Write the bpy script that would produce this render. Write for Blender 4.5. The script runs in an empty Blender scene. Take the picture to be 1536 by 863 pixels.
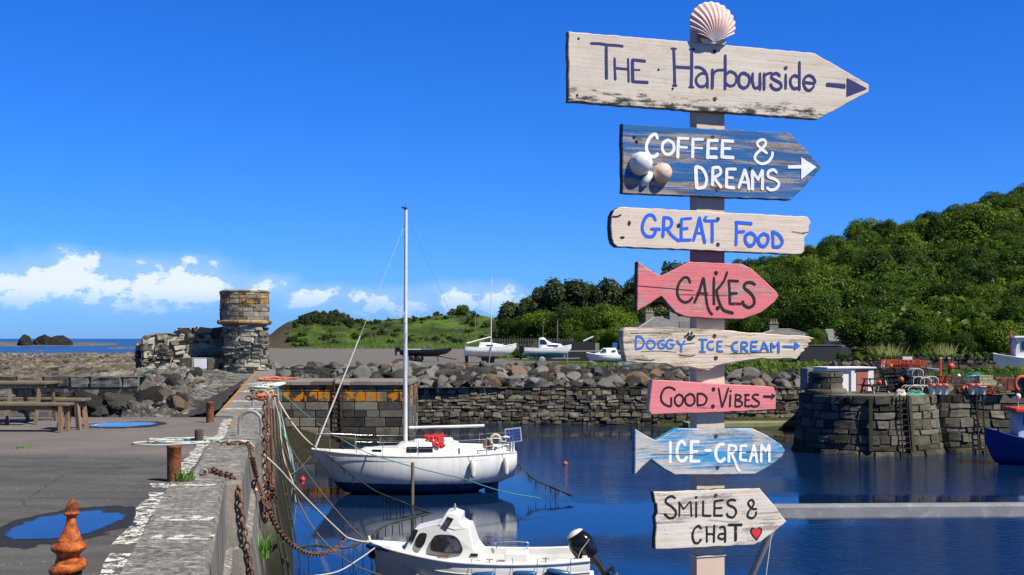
import bpy, bmesh, math, random
from mathutils import Vector, Matrix, Quaternion, noise as mnoise
R = math.radians
SC = bpy.context.scene
COL = SC.collection
CAMH = 1.68            # eye height above the quay (quay top is z = 0)
F, CX, HY = 1750.0, 768.0, 508.0   # focal length / principal column / horizon row of the photograph, in its pixels
WZ = -3.75             # water level at this tide
ZQ = -0.90             # top of the far quay

# ---------------------------------------------------------------- camera, sky, sun, exposure
cam = bpy.data.cameras.new('camera')
cam.sensor_width = 36.0
cam.lens = 36.0 * F / 1536.0
cam.shift_y = (HY - 431.5) / 1536.0
cam.clip_start = 0.1
cam.clip_end = 60000
camo = bpy.data.objects.new('camera', cam)
COL.objects.link(camo)
camo.location = (0, 0, CAMH)
camo.rotation_euler = (R(90), 0, 0)
SC.camera = camo

SUN_EL, SUN_AZ = 50.0, 124.0      # azimuth measured from +Y towards +X
sd = Vector((math.cos(R(SUN_EL)) * math.sin(R(SUN_AZ)), math.cos(R(SUN_EL)) * math.cos(R(SUN_AZ)), math.sin(R(SUN_EL))))
sun = bpy.data.lights.new('sun', 'SUN')
sun.energy = 5.0
sun.angle = R(0.5)
sun.color = (1.0, 0.94, 0.83)
suno = bpy.data.objects.new('sun', sun)
COL.objects.link(suno)
suno.rotation_euler = sd.to_track_quat('Z', 'Y').to_euler()

def nd(nt, typ, inputs=None, **props):
    n = nt.nodes.new(typ)
    for k, v in props.items():
        setattr(n, k, v)
    for k, v in (inputs or {}).items():
        put(nt, n.inputs[k], v)
    return n
def put(nt, sock, v):
    if isinstance(v, bpy.types.NodeSocket):
        nt.links.new(v, sock)
    elif v is not None:
        if sock.type == 'RGBA' and len(v) == 3:
            v = (*v, 1)
        sock.default_value = v
def mth(nt, op, a, b=None, c=None, clamp=False):
    n = nt.nodes.new('ShaderNodeMath'); n.operation = op; n.use_clamp = clamp
    put(nt, n.inputs[0], a)
    if b is not None: put(nt, n.inputs[1], b)
    if c is not None: put(nt, n.inputs[2], c)
    return n.outputs[0]
def mixc(nt, f, a, b, blend='MIX'):
    n = nt.nodes.new('ShaderNodeMix'); n.data_type = 'RGBA'; n.blend_type = blend
    put(nt, n.inputs[0], f); put(nt, n.inputs[6], a); put(nt, n.inputs[7], b)
    return n.outputs[2]
def ramp(nt, fac, stops, interp='LINEAR'):
    n = nt.nodes.new('ShaderNodeValToRGB'); n.color_ramp.interpolation = interp
    el = n.color_ramp.elements
    while len(el) < len(stops): el.new(0.5)
    for e, (p, c) in zip(el, stops):
        e.position = p
        e.color = (c, c, c, 1) if isinstance(c, (int, float)) else (*c, 1)
    put(nt, n.inputs[0], fac)
    return n.outputs[0]
def sstep(nt, x, a, b):
    n = nt.nodes.new('ShaderNodeMapRange'); n.interpolation_type = 'SMOOTHSTEP'
    put(nt, n.inputs[0], x); put(nt, n.inputs[1], a); put(nt, n.inputs[2], b)
    return n.outputs[0]
def vscale(nt, vec, s, loc=(0, 0, 0), rot=(0, 0, 0)):
    n = nt.nodes.new('ShaderNodeMapping')
    put(nt, n.inputs[0], vec); n.inputs[1].default_value = loc; n.inputs[2].default_value = rot
    n.inputs[3].default_value = s if isinstance(s, (tuple, list)) else (s, s, s)
    return n.outputs[0]
def nz(nt, vec, scale, detail=5, rough=0.55, dist=0.0):
    n = nt.nodes.new('ShaderNodeTexNoise')
    put(nt, n.inputs['Vector'], vec); n.inputs['Scale'].default_value = scale
    n.inputs['Detail'].default_value = detail; n.inputs['Roughness'].default_value = rough
    n.inputs['Distortion'].default_value = dist
    return n.outputs['Fac']

world = bpy.data.worlds.new('World')
SC.world = world
world.use_nodes = True
wt = world.node_tree
wt.nodes.clear()
sky = nd(wt, 'ShaderNodeTexSky', sky_type='NISHITA', sun_disc=False, sun_elevation=R(SUN_EL), sun_rotation=R(SUN_AZ),
         altitude=0, air_density=1.0, dust_density=0.15, ozone_density=3.5)
hs = nd(wt, 'ShaderNodeHueSaturation', {'Saturation': 1.22, 'Value': 1.0, 'Color': sky.outputs[0]})
tc = nd(wt, 'ShaderNodeTexCoord')
sx = nd(wt, 'ShaderNodeSeparateXYZ', {0: tc.outputs['Generated']})
# clear maritime blue towards the horizon, deep and dark overhead
zen = ramp(wt, sx.outputs[2], [(0.0, (0.30, 0.70, 1.95)), (0.05, (0.31, 0.76, 1.75)), (0.30, (0.25, 0.82, 1.8)), (0.44, (0.11, 0.17, 0.27)), (1.0, (0.09, 0.11, 0.15))])
skyb = mixc(wt, 1.0, hs.outputs[0], zen, 'MULTIPLY')
az = mth(wt, 'ARCTAN2', sx.outputs[0], sx.outputs[1])
el = mth(wt, 'ARCSINE', sx.outputs[2])
cv = nd(wt, 'ShaderNodeCombineXYZ', {0: az, 1: mth(wt, 'MULTIPLY', el, 1.6), 2: 0.37}).outputs[0]
# a bank of fair-weather cumulus low over the sea (azimuth, elevation, half width, half height in photo pixels / F)
field = None
for (px, py, rx, ry, k) in ((20, 432, 62, 30, 1.0), (112, 424, 42, 26, 1.2), (165, 438, 62, 32, 1.1), (225, 426, 34, 26, 1.1), (295, 432, 60, 28, 1.0),
                         (398, 432, 34, 16, 1.0), (470, 452, 55, 18, 0.85), (560, 460, 60, 20, 1.05), (625, 462, 50, 22, 1.05), (688, 454, 42, 22, 1.15), (742, 458, 34, 22, 1.15), (800, 470, 40, 18, 1.0),
                         (-150, 440, 110, 40, 1.0), (-420, 430, 140, 45, 1.0), (1900, 440, 160, 40, 1.0)):
    a0, e0 = math.atan2(px - CX, F), math.atan2(HY - py, F)
    dx = mth(wt, 'MULTIPLY', mth(wt, 'SUBTRACT', az, a0), F / rx)
    dy = mth(wt, 'MULTIPLY', mth(wt, 'SUBTRACT', el, e0), F / ry)
    d = mth(wt, 'SQRT', mth(wt, 'ADD', mth(wt, 'MULTIPLY', dx, dx), mth(wt, 'MULTIPLY', dy, dy)))
    b = mth(wt, 'SUBTRACT', k, d)
    field = b if field is None else mth(wt, 'SMOOTH_MAX', field, b, 0.25)
field = mth(wt, 'ADD', field, 0.22)
f1 = nz(wt, cv, 26, 7, 0.58)
f2 = nz(wt, cv, 75, 6, 0.6)
dens = mth(wt, 'ADD', field, mth(wt, 'ADD', mth(wt, 'MULTIPLY', mth(wt, 'SUBTRACT', f1, 0.5), 3.8), mth(wt, 'MULTIPLY', mth(wt, 'SUBTRACT', f2, 0.5), 2.0)))
body = mth(wt, 'MULTIPLY', sstep(wt, dens, 0.2, 0.78), 0.88)
veil = mth(wt, 'MULTIPLY', sstep(wt, mth(wt, 'ADD', field, mth(wt, 'MULTIPLY', mth(wt, 'SUBTRACT', f1, 0.5), 1.6)), -0.7, 0.5), 0.25)
# underside of the bank is thinner and bluer than its sunlit tops
topf = sstep(wt, el, 0.010, 0.044)
cloudc = mixc(wt, topf, (4.2, 7.2, 11.4), (10.0, 10.8, 11.8))
cov = mth(wt, 'MULTIPLY', mth(wt, 'MAXIMUM', body, veil), mth(wt, 'ADD', 0.42, mth(wt, 'MULTIPLY', topf, 0.58)))
skyc = mixc(wt, cov, skyb, cloudc)
bg = nd(wt, 'ShaderNodeBackground', {'Color': skyc, 'Strength': 0.066})
wo = nd(wt, 'ShaderNodeOutputWorld', {'Surface': bg.outputs[0]})

SC.view_settings.view_transform = 'Standard'
SC.view_settings.look = 'None'
SC.view_settings.exposure = 0.45
SC.view_settings.gamma = 1.0
SC.view_settings.use_curve_mapping = False
SC.render.engine = 'CYCLES'
SC.cycles.use_denoising = True
SC.cycles.max_bounces = 6
SC.cycles.transparent_max_bounces = 8

# ---------------------------------------------------------------- helpers
def P(px, py, Y):
    return Vector(((px - CX) / F * Y, Y, CAMH - (py - HY) / F * Y))
def G(px, py, z=0.0):
    Y = F * (CAMH - z) / (py - HY)
    return Vector(((px - CX) / F * Y, Y, z))
def XZ(px, Y, z):
    return Vector(((px - CX) / F * Y, Y, z))
def lerp(a, b, t): return a + (b - a) * t
def fbm(x, y, z=0.0, o=4):
    s, a, t = 0, 1, 0
    for i in range(o):
        s += a * mnoise.noise((x, y, z + i * 7.3)); t += a
        x *= 2.03; y *= 2.03; z *= 2.03; a *= 0.5
    return s / t
def interp(tab, x):
    if x <= tab[0][0]: return tab[0][1]
    for (x0, y0), (x1, y1) in zip(tab, tab[1:]):
        if x <= x1: return y0 + (y1 - y0) * (x - x0) / (x1 - x0)
    return tab[-1][1]
def smooth_path(pts, n=8, closed=False):
    pts = [Vector(p) for p in pts]
    if len(pts) < 3 and not closed:
        return [pts[0].lerp(pts[-1], i / n) for i in range(n + 1)]
    out = []
    m = len(pts)
    for i in range(m if closed else m - 1):
        if closed:
            p0, p1, p2, p3 = pts[i - 1], pts[i], pts[(i + 1) % m], pts[(i + 2) % m]
        else:
            p1, p2 = pts[i], pts[i + 1]
            p0 = pts[i - 1] if i else p1 * 2 - p2
            p3 = pts[i + 2] if i + 2 < m else p2 * 2 - p1
        for k in range(n):
            t = k / n
            out.append(0.5 * ((2 * p1) + (p2 - p0) * t + (2 * p0 - 5 * p1 + 4 * p2 - p3) * t * t + (3 * p1 - p0 - 3 * p2 + p3) * t ** 3))
    if not closed: out.append(pts[-1])
    return out

class MB:
    def __init__(s):
        s.v, s.f, s.m, s.sm, s.t = [], [], [], [], []
    def add(s, vs, fs, mat=0, smooth=False, tone=0.5):
        b = len(s.v)
        s.v.extend(Vector(v) for v in vs)
        for f in fs:
            s.f.append([i + b for i in f]); s.m.append(mat); s.sm.append(smooth); s.t.append(tone)
        return s
    def box(s, c, size, rot=None, mat=0, tone=0.5, bev=0.0):
        hx, hy, hz = size[0] / 2, size[1] / 2, size[2] / 2
        M = rot.to_3x3() if rot is not None else Matrix.Identity(3)
        c = Vector(c)
        if bev <= 0:
            vs = [c + M @ Vector((x * hx, y * hy, z * hz)) for z in (-1, 1) for x, y in ((-1, -1), (1, -1), (1, 1), (-1, 1))]
            fs = [(0, 3, 2, 1), (4, 5, 6, 7), (0, 1, 5, 4), (1, 2, 6, 5), (2, 3, 7, 6), (3, 0, 4, 7)]
            return s.add(vs, fs, mat, False, tone)
        bm = bmesh.new()
        bmesh.ops.create_cube(bm, size=1)
        for v in bm.verts: v.co = Vector((v.co.x * size[0], v.co.y * size[1], v.co.z * size[2]))
        bmesh.ops.bevel(bm, geom=bm.edges[:], offset=bev, segments=2, affect='EDGES', profile=0.6)
        bm.verts.index_update()
        vs = [c + M @ v.co for v in bm.verts]; fs = [[v.index for v in f.verts] for f in bm.faces]
        bm.free()
        return s.add(vs, fs, mat, False, tone)
    def bar(s, a, b, w, h, mat=0, tone=0.5, up=(0, 0, 1), bev=0.0):
        a, b = Vector(a), Vector(b); d = b - a; x = d.normalized()
        y = Vector(up).cross(x)
        if y.length < 1e-4: y = Vector((0, 1, 0)).cross(x)
        y.normalize(); z = x.cross(y)
        return s.box((a + b) / 2, (d.length, w, h), Matrix((x, y, z)).transposed(), mat, tone, bev)
    def tube(s, path, r, n=8, mat=0, closed=False, caps=True, smooth=True, tone=0.5):
        path = [Vector(p) for p in path]
        m = len(path)
        rr = r if isinstance(r, (list, tuple)) else [r] * m
        vs, fs = [], []
        t0 = (path[1] - path[0]).normalized()
        u = t0.orthogonal().normalized()
        for i, p in enumerate(path):
            if closed: t = path[(i + 1) % m] - path[i - 1]
            else: t = path[min(i + 1, m - 1)] - path[max(i - 1, 0)]
            if t.length < 1e-9: t = t0
            t = t.normalized()
            u = u - t * u.dot(t)
            u = u.normalized() if u.length > 1e-6 else t.orthogonal().normalized()
            w = t.cross(u)
            for k in range(n):
                a = 2 * math.pi * k / n
                vs.append(p + (u * math.cos(a) + w * math.sin(a)) * rr[i])
        for i in range(m if closed else m - 1):
            j = (i + 1) % m
            for k in range(n):
                l = (k + 1) % n
                fs.append((i * n + k, i * n + l, j * n + l, j * n + k))
        s.add(vs, fs, mat, smooth, tone)
        if caps and not closed:
            s.add(vs[:n], [tuple(reversed(range(n)))], mat, False, tone)
            s.add(vs[-n:], [tuple(range(n))], mat, False, tone)
        return s
    def lathe(s, prof, n=20, M=None, mat=0, smooth=True, tone=0.5, cap=True):
        M = M or Matrix.Identity(4)
        vs, fs = [], []
        for (r, z) in prof:
            for k in range(n):
                a = 2 * math.pi * k / n
                vs.append(M @ Vector((r * math.cos(a), r * math.sin(a), z)))
        for i in range(len(prof) - 1):
            for k in range(n):
                l = (k + 1) % n
                fs.append((i * n + k, i * n + l, (i + 1) * n + l, (i + 1) * n + k))
        s.add(vs, fs, mat, smooth, tone)
        if cap:
            if prof[0][0] > 1e-5: s.add(vs[:n], [tuple(reversed(range(n)))], mat, False, tone)
            if prof[-1][0] > 1e-5: s.add(vs[-n:], [tuple(range(n))], mat, False, tone)
        return s
    def ball(s, c, r, mat=0, n=14, tone=0.5, squash=(1, 1, 1)):
        c = Vector(c)
        M = Matrix.Translation(c) @ Matrix.Diagonal((*squash, 1))
        k = max(6, n // 2)
        return s.lathe([(r * math.sin(math.pi * i / k) + (1e-6), -r * math.cos(math.pi * i / k)) for i in range(k + 1)], n, M, mat, True, tone, False)
    def prism(s, poly, y0, y1, mat=0, bev=0.0, tone=0.5, side=None, M=None):
        """poly: (x, z) outline, extruded along y from y0 (front) to y1; optional small bevel on the front edge"""
        n = len(poly)
        M = M or Matrix.Identity(4)
        side = mat if side is None else side
        P2 = [Vector(p) for p in poly]
        area = sum(P2[i].x * P2[(i + 1) % n].y - P2[(i + 1) % n].x * P2[i].y for i in range(n))
        if area < 0: P2.reverse()
        def inset(d):
            o = []
            for i in range(n):
                e1 = (P2[i] - P2[i - 1]).normalized(); e2 = (P2[(i + 1) % n] - P2[i]).normalized()
                nn = Vector((-e1.y - e2.y, e1.x + e2.x))
                nn = nn.normalized() if nn.length > 1e-6 else Vector((-e1.y, e1.x))
                o.append(P2[i] + nn * d)
            return o
        rings = []
        if bev > 0:
            rings = [(inset(bev), y0), (P2, y0 + bev * 0.8), (P2, y1)]
        else:
            rings = [(P2, y0), (P2, y1)]
        vs = [M @ Vector((p.x, y, p.y)) for ring, y in rings for p in ring]
        s.add(vs[:n], [tuple(range(n))], mat, False, tone)
        for k in range(len(rings) - 1):
            q = vs[k * n:(k + 2) * n]
            s.add(q, [(i, n + i, n + (i + 1) % n, (i + 1) % n) for i in range(n)], mat if (bev > 0 and k == 0) else side, False, tone)
        s.add(vs[-n:], [tuple(reversed(range(n)))], side, False, tone)
        return s
    def grid(s, fn, nu, nv, mat=0, smooth=True, tone=0.5):
        vs = [fn(i / nu, j / nv) for j in range(nv + 1) for i in range(nu + 1)]
        fs = [(j * (nu + 1) + i, j * (nu + 1) + i + 1, (j + 1) * (nu + 1) + i + 1, (j + 1) * (nu + 1) + i) for j in range(nv) for i in range(nu)]
        return s.add(vs, fs, mat, smooth, tone)
    def build(s, name, mats, parent=None, origin=None, loc=None, rot=None):
        me = bpy.data.meshes.new(name)
        o0 = Vector(origin) if origin is not None else Vector((0, 0, 0))
        me.from_pydata([tuple(v - o0) for v in s.v], [], s.f)
        mats = mats if isinstance(mats, (list, tuple)) else [mats]
        for m in mats: me.materials.append(m)
        me.polygons.foreach_set('material_index', s.m)
        me.polygons.foreach_set('use_smooth', s.sm)
        at = me.attributes.new('tone', 'FLOAT', 'FACE')
        at.data.foreach_set('value', s.t)
        me.update()
        o = bpy.data.objects.new(name, me)
        COL.objects.link(o)
        if parent is not None: o.parent = parent
        if origin is not None: o.location = o0
        if loc is not None: o.location = loc
        if rot is not None: o.rotation_euler = rot
        return o

def tag(o, label=None, cat=None, group=None, kind=None):
    if label: o['label'] = label
    if cat: o['category'] = cat
    if group: o['group'] = group
    if kind: o['kind'] = kind
    return o
def struct(o): o['kind'] = 'structure'; return o
def thing(name, label, cat, loc=(0, 0, 0), rz=0.0, group=None):
    o = bpy.data.objects.new(name, None); o.empty_display_size = 0.2
    COL.objects.link(o); o.location = loc; o.rotation_euler = (0, 0, rz)
    return tag(o, label, cat, group)
KIDS = {}
def kids(o):
    if o.name not in KIDS: KIDS[o.name] = [c for c in COL.objects if c.parent == o]
    return KIDS[o.name]
def dup(o, loc=None, rz=None, scale=None, label=None, group=None, parent=None):
    c = o.copy(); COL.objects.link(c)
    if parent is not None: c.parent = parent
    if loc is not None: c.location = loc
    if rz is not None: c.rotation_euler = (c.rotation_euler[0], c.rotation_euler[1], rz)
    if scale is not None: c.scale = scale if isinstance(scale, (tuple, list)) else (scale,) * 3
    if label: c['label'] = label
    if group: c['group'] = group
    for ch in kids(o): dup(ch, parent=c)
    return c

# ---------------------------------------------------------------- materials
def newmat(name):
    m = bpy.data.materials.new(name); m.use_nodes = True
    nt = m.node_tree; nt.nodes.clear()
    out = nd(nt, 'ShaderNodeOutputMaterial')
    b = nd(nt, 'ShaderNodeBsdfPrincipled')
    nt.links.new(b.outputs[0], out.inputs[0])
    return m, nt, b
def setp(nt, b, **k):
    names = {'color': 'Base Color', 'rough': 'Roughness', 'metal': 'Metallic', 'normal': 'Normal', 'spec': 'Specular IOR Level', 'coat': 'Coat Weight', 'ior': 'IOR', 'alpha': 'Alpha', 'trans': 'Transmission Weight', 'sub': 'Subsurface Weight'}
    for a, v in k.items(): put(nt, b.inputs[names[a]], v)
def bump(nt, h, strength=0.4, dist=0.02, prev=None):
    n = nd(nt, 'ShaderNodeBump', {'Height': h, 'Strength': strength, 'Distance': dist})
    if prev is not None: put(nt, n.inputs['Normal'], prev)
    return n.outputs[0]
def attr(nt, name='tone'):
    return nd(nt, 'ShaderNodeAttribute', attribute_name=name).outputs['Fac']
def objco(nt): return nd(nt, 'ShaderNodeTexCoord').outputs['Object']
def wpos(nt): return nd(nt, 'ShaderNodeNewGeometry').outputs['Position']
def orand(nt): return nd(nt, 'ShaderNodeObjectInfo').outputs['Random']

def M_noise(name, c1, c2, scale=6, rough=0.6, metal=0, bmp=0.2, bdist=0.01, c3=None, t3=0.62, detail=6, spec=0.5, tone=0.0, coat=0.0, wscale=None):
    """paint / plastic / metal with soft mottling between c1 and c2, patches of c3"""
    m, nt, b = newmat(name)
    co = objco(nt)
    n1 = nz(nt, co, scale, detail, 0.6)
    c = mixc(nt, ramp(nt, n1, [(0.32, 0.0), (0.68, 1.0)]), c1, c2)
    if c3 is not None:
        n2 = nz(nt, vscale(nt, co, 1.0, (3.1, 1.7, 9.2)), scale * 1.7, 7, 0.65)
        c = mixc(nt, ramp(nt, n2, [(t3 - 0.05, 0.0), (t3 + 0.05, 1.0)]), c, c3)
    if tone:
        c = mixc(nt, 1.0, c, ramp(nt, attr(nt), [(0, 1 - tone), (1, 1 + tone)]), 'MULTIPLY')
    setp(nt, b, color=c, rough=rough, metal=metal, spec=spec, coat=coat)
    if bmp:
        n3 = nz(nt, co, scale * 5, 5, 0.6)
        setp(nt, b, normal=bump(nt, n3, bmp, bdist))
    return m

def M_stone(name, dark, mid, light, scale=3.0, warm=None, warm_amt=0.15, lichen=None, lich=None, weed=None, weed_z=None, pale=None, bmp=0.7, bdist=0.04, rough=0.88, rnd=False):
    """rubble / ashlar stone: each stone its own tone, mottled, lichen blotches, weed below the tide line"""
    m, nt, b = newmat(name)
    co = objco(nt); wp = wpos(nt)
    t = attr(nt)
    if rnd: t = mth(nt, 'FRACT', mth(nt, 'ADD', orand(nt), t))
    n1 = nz(nt, co, scale, 7, 0.65)
    n2 = nz(nt, co, scale * 6, 6, 0.7)
    n4 = nz(nt, co, scale * 22, 4, 0.7)
    v = mth(nt, 'ADD', mth(nt, 'MULTIPLY', t, 0.55), mth(nt, 'ADD', mth(nt, 'MULTIPLY', n1, 0.35), mth(nt, 'ADD', mth(nt, 'MULTIPLY', n2, 0.35), mth(nt, 'MULTIPLY', n4, 0.2))))
    c = ramp(nt, v, [(0.42, dark), (0.68, mid), (1.02, light)])
    if warm is not None:
        w = mth(nt, 'FRACT', mth(nt, 'MULTIPLY', t, 13.7))
        c = mixc(nt, mth(nt, 'MULTIPLY', sstep(nt, w, 1 - warm_amt - 0.03, 1 - warm_amt + 0.03), mth(nt, 'ADD', 0.45, mth(nt, 'MULTIPLY', n2, 0.6))), c, warm)
    if pale is not None:
        c = mixc(nt, ramp(nt, nz(nt, vscale(nt, co, 1, (5, 2, 1)), scale * 2.2, 8, 0.7), [(0.57, 0.0), (0.66, 0.75)]), c, pale)
    sz = nd(nt, 'ShaderNodeSeparateXYZ', {0: wp}).outputs[2]
    if lichen is not None:
        l = nz(nt, co, scale * 0.9, 8, 0.68, 0.5)
        thr = mth(nt, 'SUBTRACT', l, lich(nt, sz, wp))
        c = mixc(nt, sstep(nt, thr, -0.02, 0.05), c, mixc(nt, n2, tuple(x * 0.55 for x in lichen), lichen))
    if weed is not None:
        wn = mth(nt, 'ADD', sz, mth(nt, 'MULTIPLY', mth(nt, 'SUBTRACT', n1, 0.5), 1.4))
        c = mixc(nt, mth(nt, 'SUBTRACT', 1.0, sstep(nt, wn, weed_z - 0.5, weed_z + 0.5)), c, mixc(nt, n2, tuple(x * 0.4 for x in weed), weed))
    setp(nt, b, color=c, rough=rough, spec=0.25)
    hgt = mth(nt, 'ADD', mth(nt, 'MULTIPLY', n2, 0.7), mth(nt, 'MULTIPLY', n4, 0.3))
    setp(nt, b, normal=bump(nt, hgt, bmp, bdist))
    return m

def M_wood(name, paint, bare, wear=0.4, patch=None, patch_lo=0.5, dirt=0.0, crack=0.35, grain=1.0, dirt_z=-0.09, bands=None, edge=None):
    """painted weathered board: grain runs along local x"""
    m, nt, b = newmat(name)
    co = objco(nt)
    oi = orand(nt)
    off = nd(nt, 'ShaderNodeCombineXYZ', {0: mth(nt, 'MULTIPLY', oi, 17.0), 1: mth(nt, 'MULTIPLY', oi, 5.0), 2: mth(nt, 'MULTIPLY', oi, 9.0)}).outputs[0]
    va = nd(nt, 'ShaderNodeVectorMath', operation='ADD'); put(nt, va.inputs[0], co); put(nt, va.inputs[1], off)
    co2 = va.outputs[0]
    g = nz(nt, vscale(nt, co2, (3.0, 12, 95)), 1, 6, 0.6, 0.3)
    g2 = nz(nt, vscale(nt, co2, (5, 20, 260)), 1, 5, 0.65, 0.2)
    p = nz(nt, vscale(nt, co2, (7, 7, 24)), 1, 9, 0.72, 0.2)
    fine = nz(nt, co2, 420, 3, 0.7)
    m1 = mth(nt, 'ADD', mth(nt, 'MULTIPLY', p, 0.50), mth(nt, 'ADD', mth(nt, 'MULTIPLY', g, 0.27), mth(nt, 'MULTIPLY', fine, 0.23)))
    thr = 0.5 + (wear - 0.5) * 0.28
    mask = mth(nt, 'SUBTRACT', 1.0, sstep(nt, m1, thr - 0.03, thr + 0.03))       # 1 where bare wood shows
    pcol = mixc(nt, nz(nt, vscale(nt, co2, (4, 4, 14)), 1, 5, 0.6), tuple(x * 0.78 for x in paint), tuple(min(1, x * 1.10) for x in paint))
    pcol = mixc(nt, ramp(nt, nz(nt, vscale(nt, co2, (11, 5, 34), (2, 7, 1)), 1, 7, 0.7), [(0.48, 0.0), (0.66, 0.6)]), pcol, tuple(x * k_ for x, k_ in zip(paint, (0.80, 0.70, 0.62))))
    pcol = mixc(nt, ramp(nt, nz(nt, co2, 130, 4, 0.7), [(0.30, 0.45), (0.42, 0.0)]), pcol, tuple(x * 0.5 for x in paint))
    bcol = mixc(nt, ramp(nt, g, [(0.3, 0.0), (0.7, 1.0)]), tuple(x * 0.55 for x in bare), tuple(min(1, x * 1.2) for x in bare))
    c = mixc(nt, mask, pcol, bcol)
    if patch is not None:
        q = nz(nt, vscale(nt, co2, (2.6, 3, bands or 22), (4.2, 1, 2)), 1, 8, 0.66, 0.3)
        q = mth(nt, 'ADD', mth(nt, 'MULTIPLY', q, 0.56), mth(nt, 'ADD', mth(nt, 'MULTIPLY', fine, 0.24), mth(nt, 'MULTIPLY', g2, 0.20)))
        c = mixc(nt, sstep(nt, q, patch_lo - 0.015, patch_lo + 0.025), c, mixc(nt, g, tuple(x * 0.75 for x in patch), tuple(min(1, x * 1.2) for x in patch)))
    ck = ramp(nt, g2, [(0.24, 1.0), (0.36, 0.0)])
    ck2 = ramp(nt, g, [(0.27, 1.0), (0.34, 0.0)])
    c = mixc(nt, mth(nt, 'MULTIPLY', mth(nt, 'MAXIMUM', ck, ck2), crack), c, (0.035, 0.028, 0.024))
    if dirt:
        zz = nd(nt, 'ShaderNodeSeparateXYZ', {0: co}).outputs[2]
        dn = nz(nt, vscale(nt, co2, (16, 10, 60)), 1, 8, 0.7)
        dm = mth(nt, 'MULTIPLY', sstep(nt, zz, dirt_z + 0.055, dirt_z), dirt)
        c = mixc(nt, mth(nt, 'MULTIPLY', sstep(nt, mth(nt, 'ADD', dn, mth(nt, 'MULTIPLY', dm, 0.25)), 0.6, 0.74), sstep(nt, dm, 0.0, 0.4)), c, (0.05, 0.042, 0.036))
    setp(nt, b, color=c, rough=0.78, spec=0.25)
    h = mth(nt, 'ADD', mth(nt, 'MULTIPLY', g, 0.6), mth(nt, 'ADD', mth(nt, 'MULTIPLY', g2, 0.4), mth(nt, 'MULTIPLY', mask, -0.25)))
    setp(nt, b, normal=bump(nt, h, 0.55 * grain, 0.0035))
    return m

def M_rust(name, base=(0.16, 0.055, 0.025), hi=(0.42, 0.14, 0.04), dark=(0.03, 0.016, 0.012), scale=9):
    m, nt, b = newmat(name)
    co = objco(nt)
    n1 = nz(nt, co, scale, 8, 0.7, 0.4); n2 = nz(nt, co, scale * 6, 6, 0.7)
    c = ramp(nt, mth(nt, 'ADD', mth(nt, 'MULTIPLY', n1, 0.7), mth(nt, 'MULTIPLY', n2, 0.3)), [(0.36, dark), (0.5, base), (0.64, hi)])
    setp(nt, b, color=c, rough=0.82, spec=0.3, normal=bump(nt, n2, 0.6, 0.008))
    return m

MT = {}
MT['white_gel'] = M_noise('white_gelcoat', (0.78, 0.78, 0.77), (0.70, 0.70, 0.69), 2.5, 0.28, bmp=0.02, c3=(0.55, 0.54, 0.5), t3=0.68)
MT['hull_blue'] = M_noise('blue_antifouling', (0.012, 0.05, 0.16), (0.02, 0.075, 0.22), 2.0, 0.6, c3=(0.015, 0.03, 0.05), t3=0.6)
MT['navy'] = M_noise('navy_paint', (0.008, 0.03, 0.17), (0.012, 0.045, 0.24), 3, 0.4)
MT['black'] = M_noise('black_paint', (0.008, 0.008, 0.01), (0.018, 0.018, 0.02), 5, 0.45)
MT['glossblack'] = M_noise('glossy_black_cowl', (0.006, 0.007, 0.012), (0.01, 0.011, 0.018), 4, 0.16, bmp=0)
MT['glass'] = M_noise('dark_cabin_glass', (0.010, 0.012, 0.016), (0.02, 0.022, 0.026), 3, 0.06, bmp=0, spec=0.7)
MT['alu'] = M_noise('mast_aluminium', (0.72, 0.72, 0.72), (0.62, 0.62, 0.62), 5, 0.4, 0.1, bmp=0.05)
MT['steel'] = M_noise('stainless_tube', (0.6, 0.6, 0.6), (0.5, 0.5, 0.5), 5, 0.25, 0.9, bmp=0)
MT['galv'] = M_noise('galvanised_steel', (0.30, 0.305, 0.31), (0.23, 0.235, 0.24), 14, 0.55, 0.2, c3=(0.36, 0.365, 0.37), t3=0.6, bmp=0.08)
MT['red'] = M_noise('red_paint', (0.5, 0.035, 0.02), (0.6, 0.06, 0.03), 5, 0.5)
MT['orange'] = M_noise('orange_plastic', (0.62, 0.12, 0.04), (0.45, 0.08, 0.03), 5, 0.6)
MT['cloth_red'] = M_noise('red_cloth', (0.5, 0.02, 0.02), (0.36, 0.012, 0.015), 9, 0.85, bmp=0.4)
MT['blue_pl'] = M_noise('blue_plastic', (0.02, 0.11, 0.42), (0.03, 0.16, 0.5), 5, 0.45)
MT['fender_blue'] = M_noise('blue_fender_vinyl', (0.015, 0.07, 0.2), (0.02, 0.10, 0.26), 5, 0.3, bmp=0)
MT['fender_white'] = M_noise('white_fender_vinyl', (0.7, 0.69, 0.64), (0.6, 0.59, 0.55), 5, 0.4, bmp=0)
MT['white_pl'] = M_noise('white_bucket_plastic', (0.7, 0.7, 0.68), (0.58, 0.57, 0.54), 6, 0.45)
MT['teal'] = M_noise('teal_net', (0.01, 0.12, 0.11), (0.02, 0.2, 0.17), 12, 0.8, bmp=0.5)
MT['ropew'] = M_noise('pale_rope', (0.62, 0.58, 0.48), (0.45, 0.41, 0.33), 60, 0.85, bmp=0.6, bdist=0.01)
MT['ropeg'] = M_noise('green_rope', (0.10, 0.36, 0.28), (0.07, 0.25, 0.2), 60, 0.85, bmp=0.6)
MT['ropec'] = M_noise('pale_green_rope', (0.60, 0.67, 0.61), (0.42, 0.48, 0.43), 60, 0.85, bmp=0.6)
MT['ropeb'] = M_noise('weathered_blue_rope', (0.22, 0.33, 0.45), (0.3, 0.4, 0.48), 40, 0.85, bmp=0.6)
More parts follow.
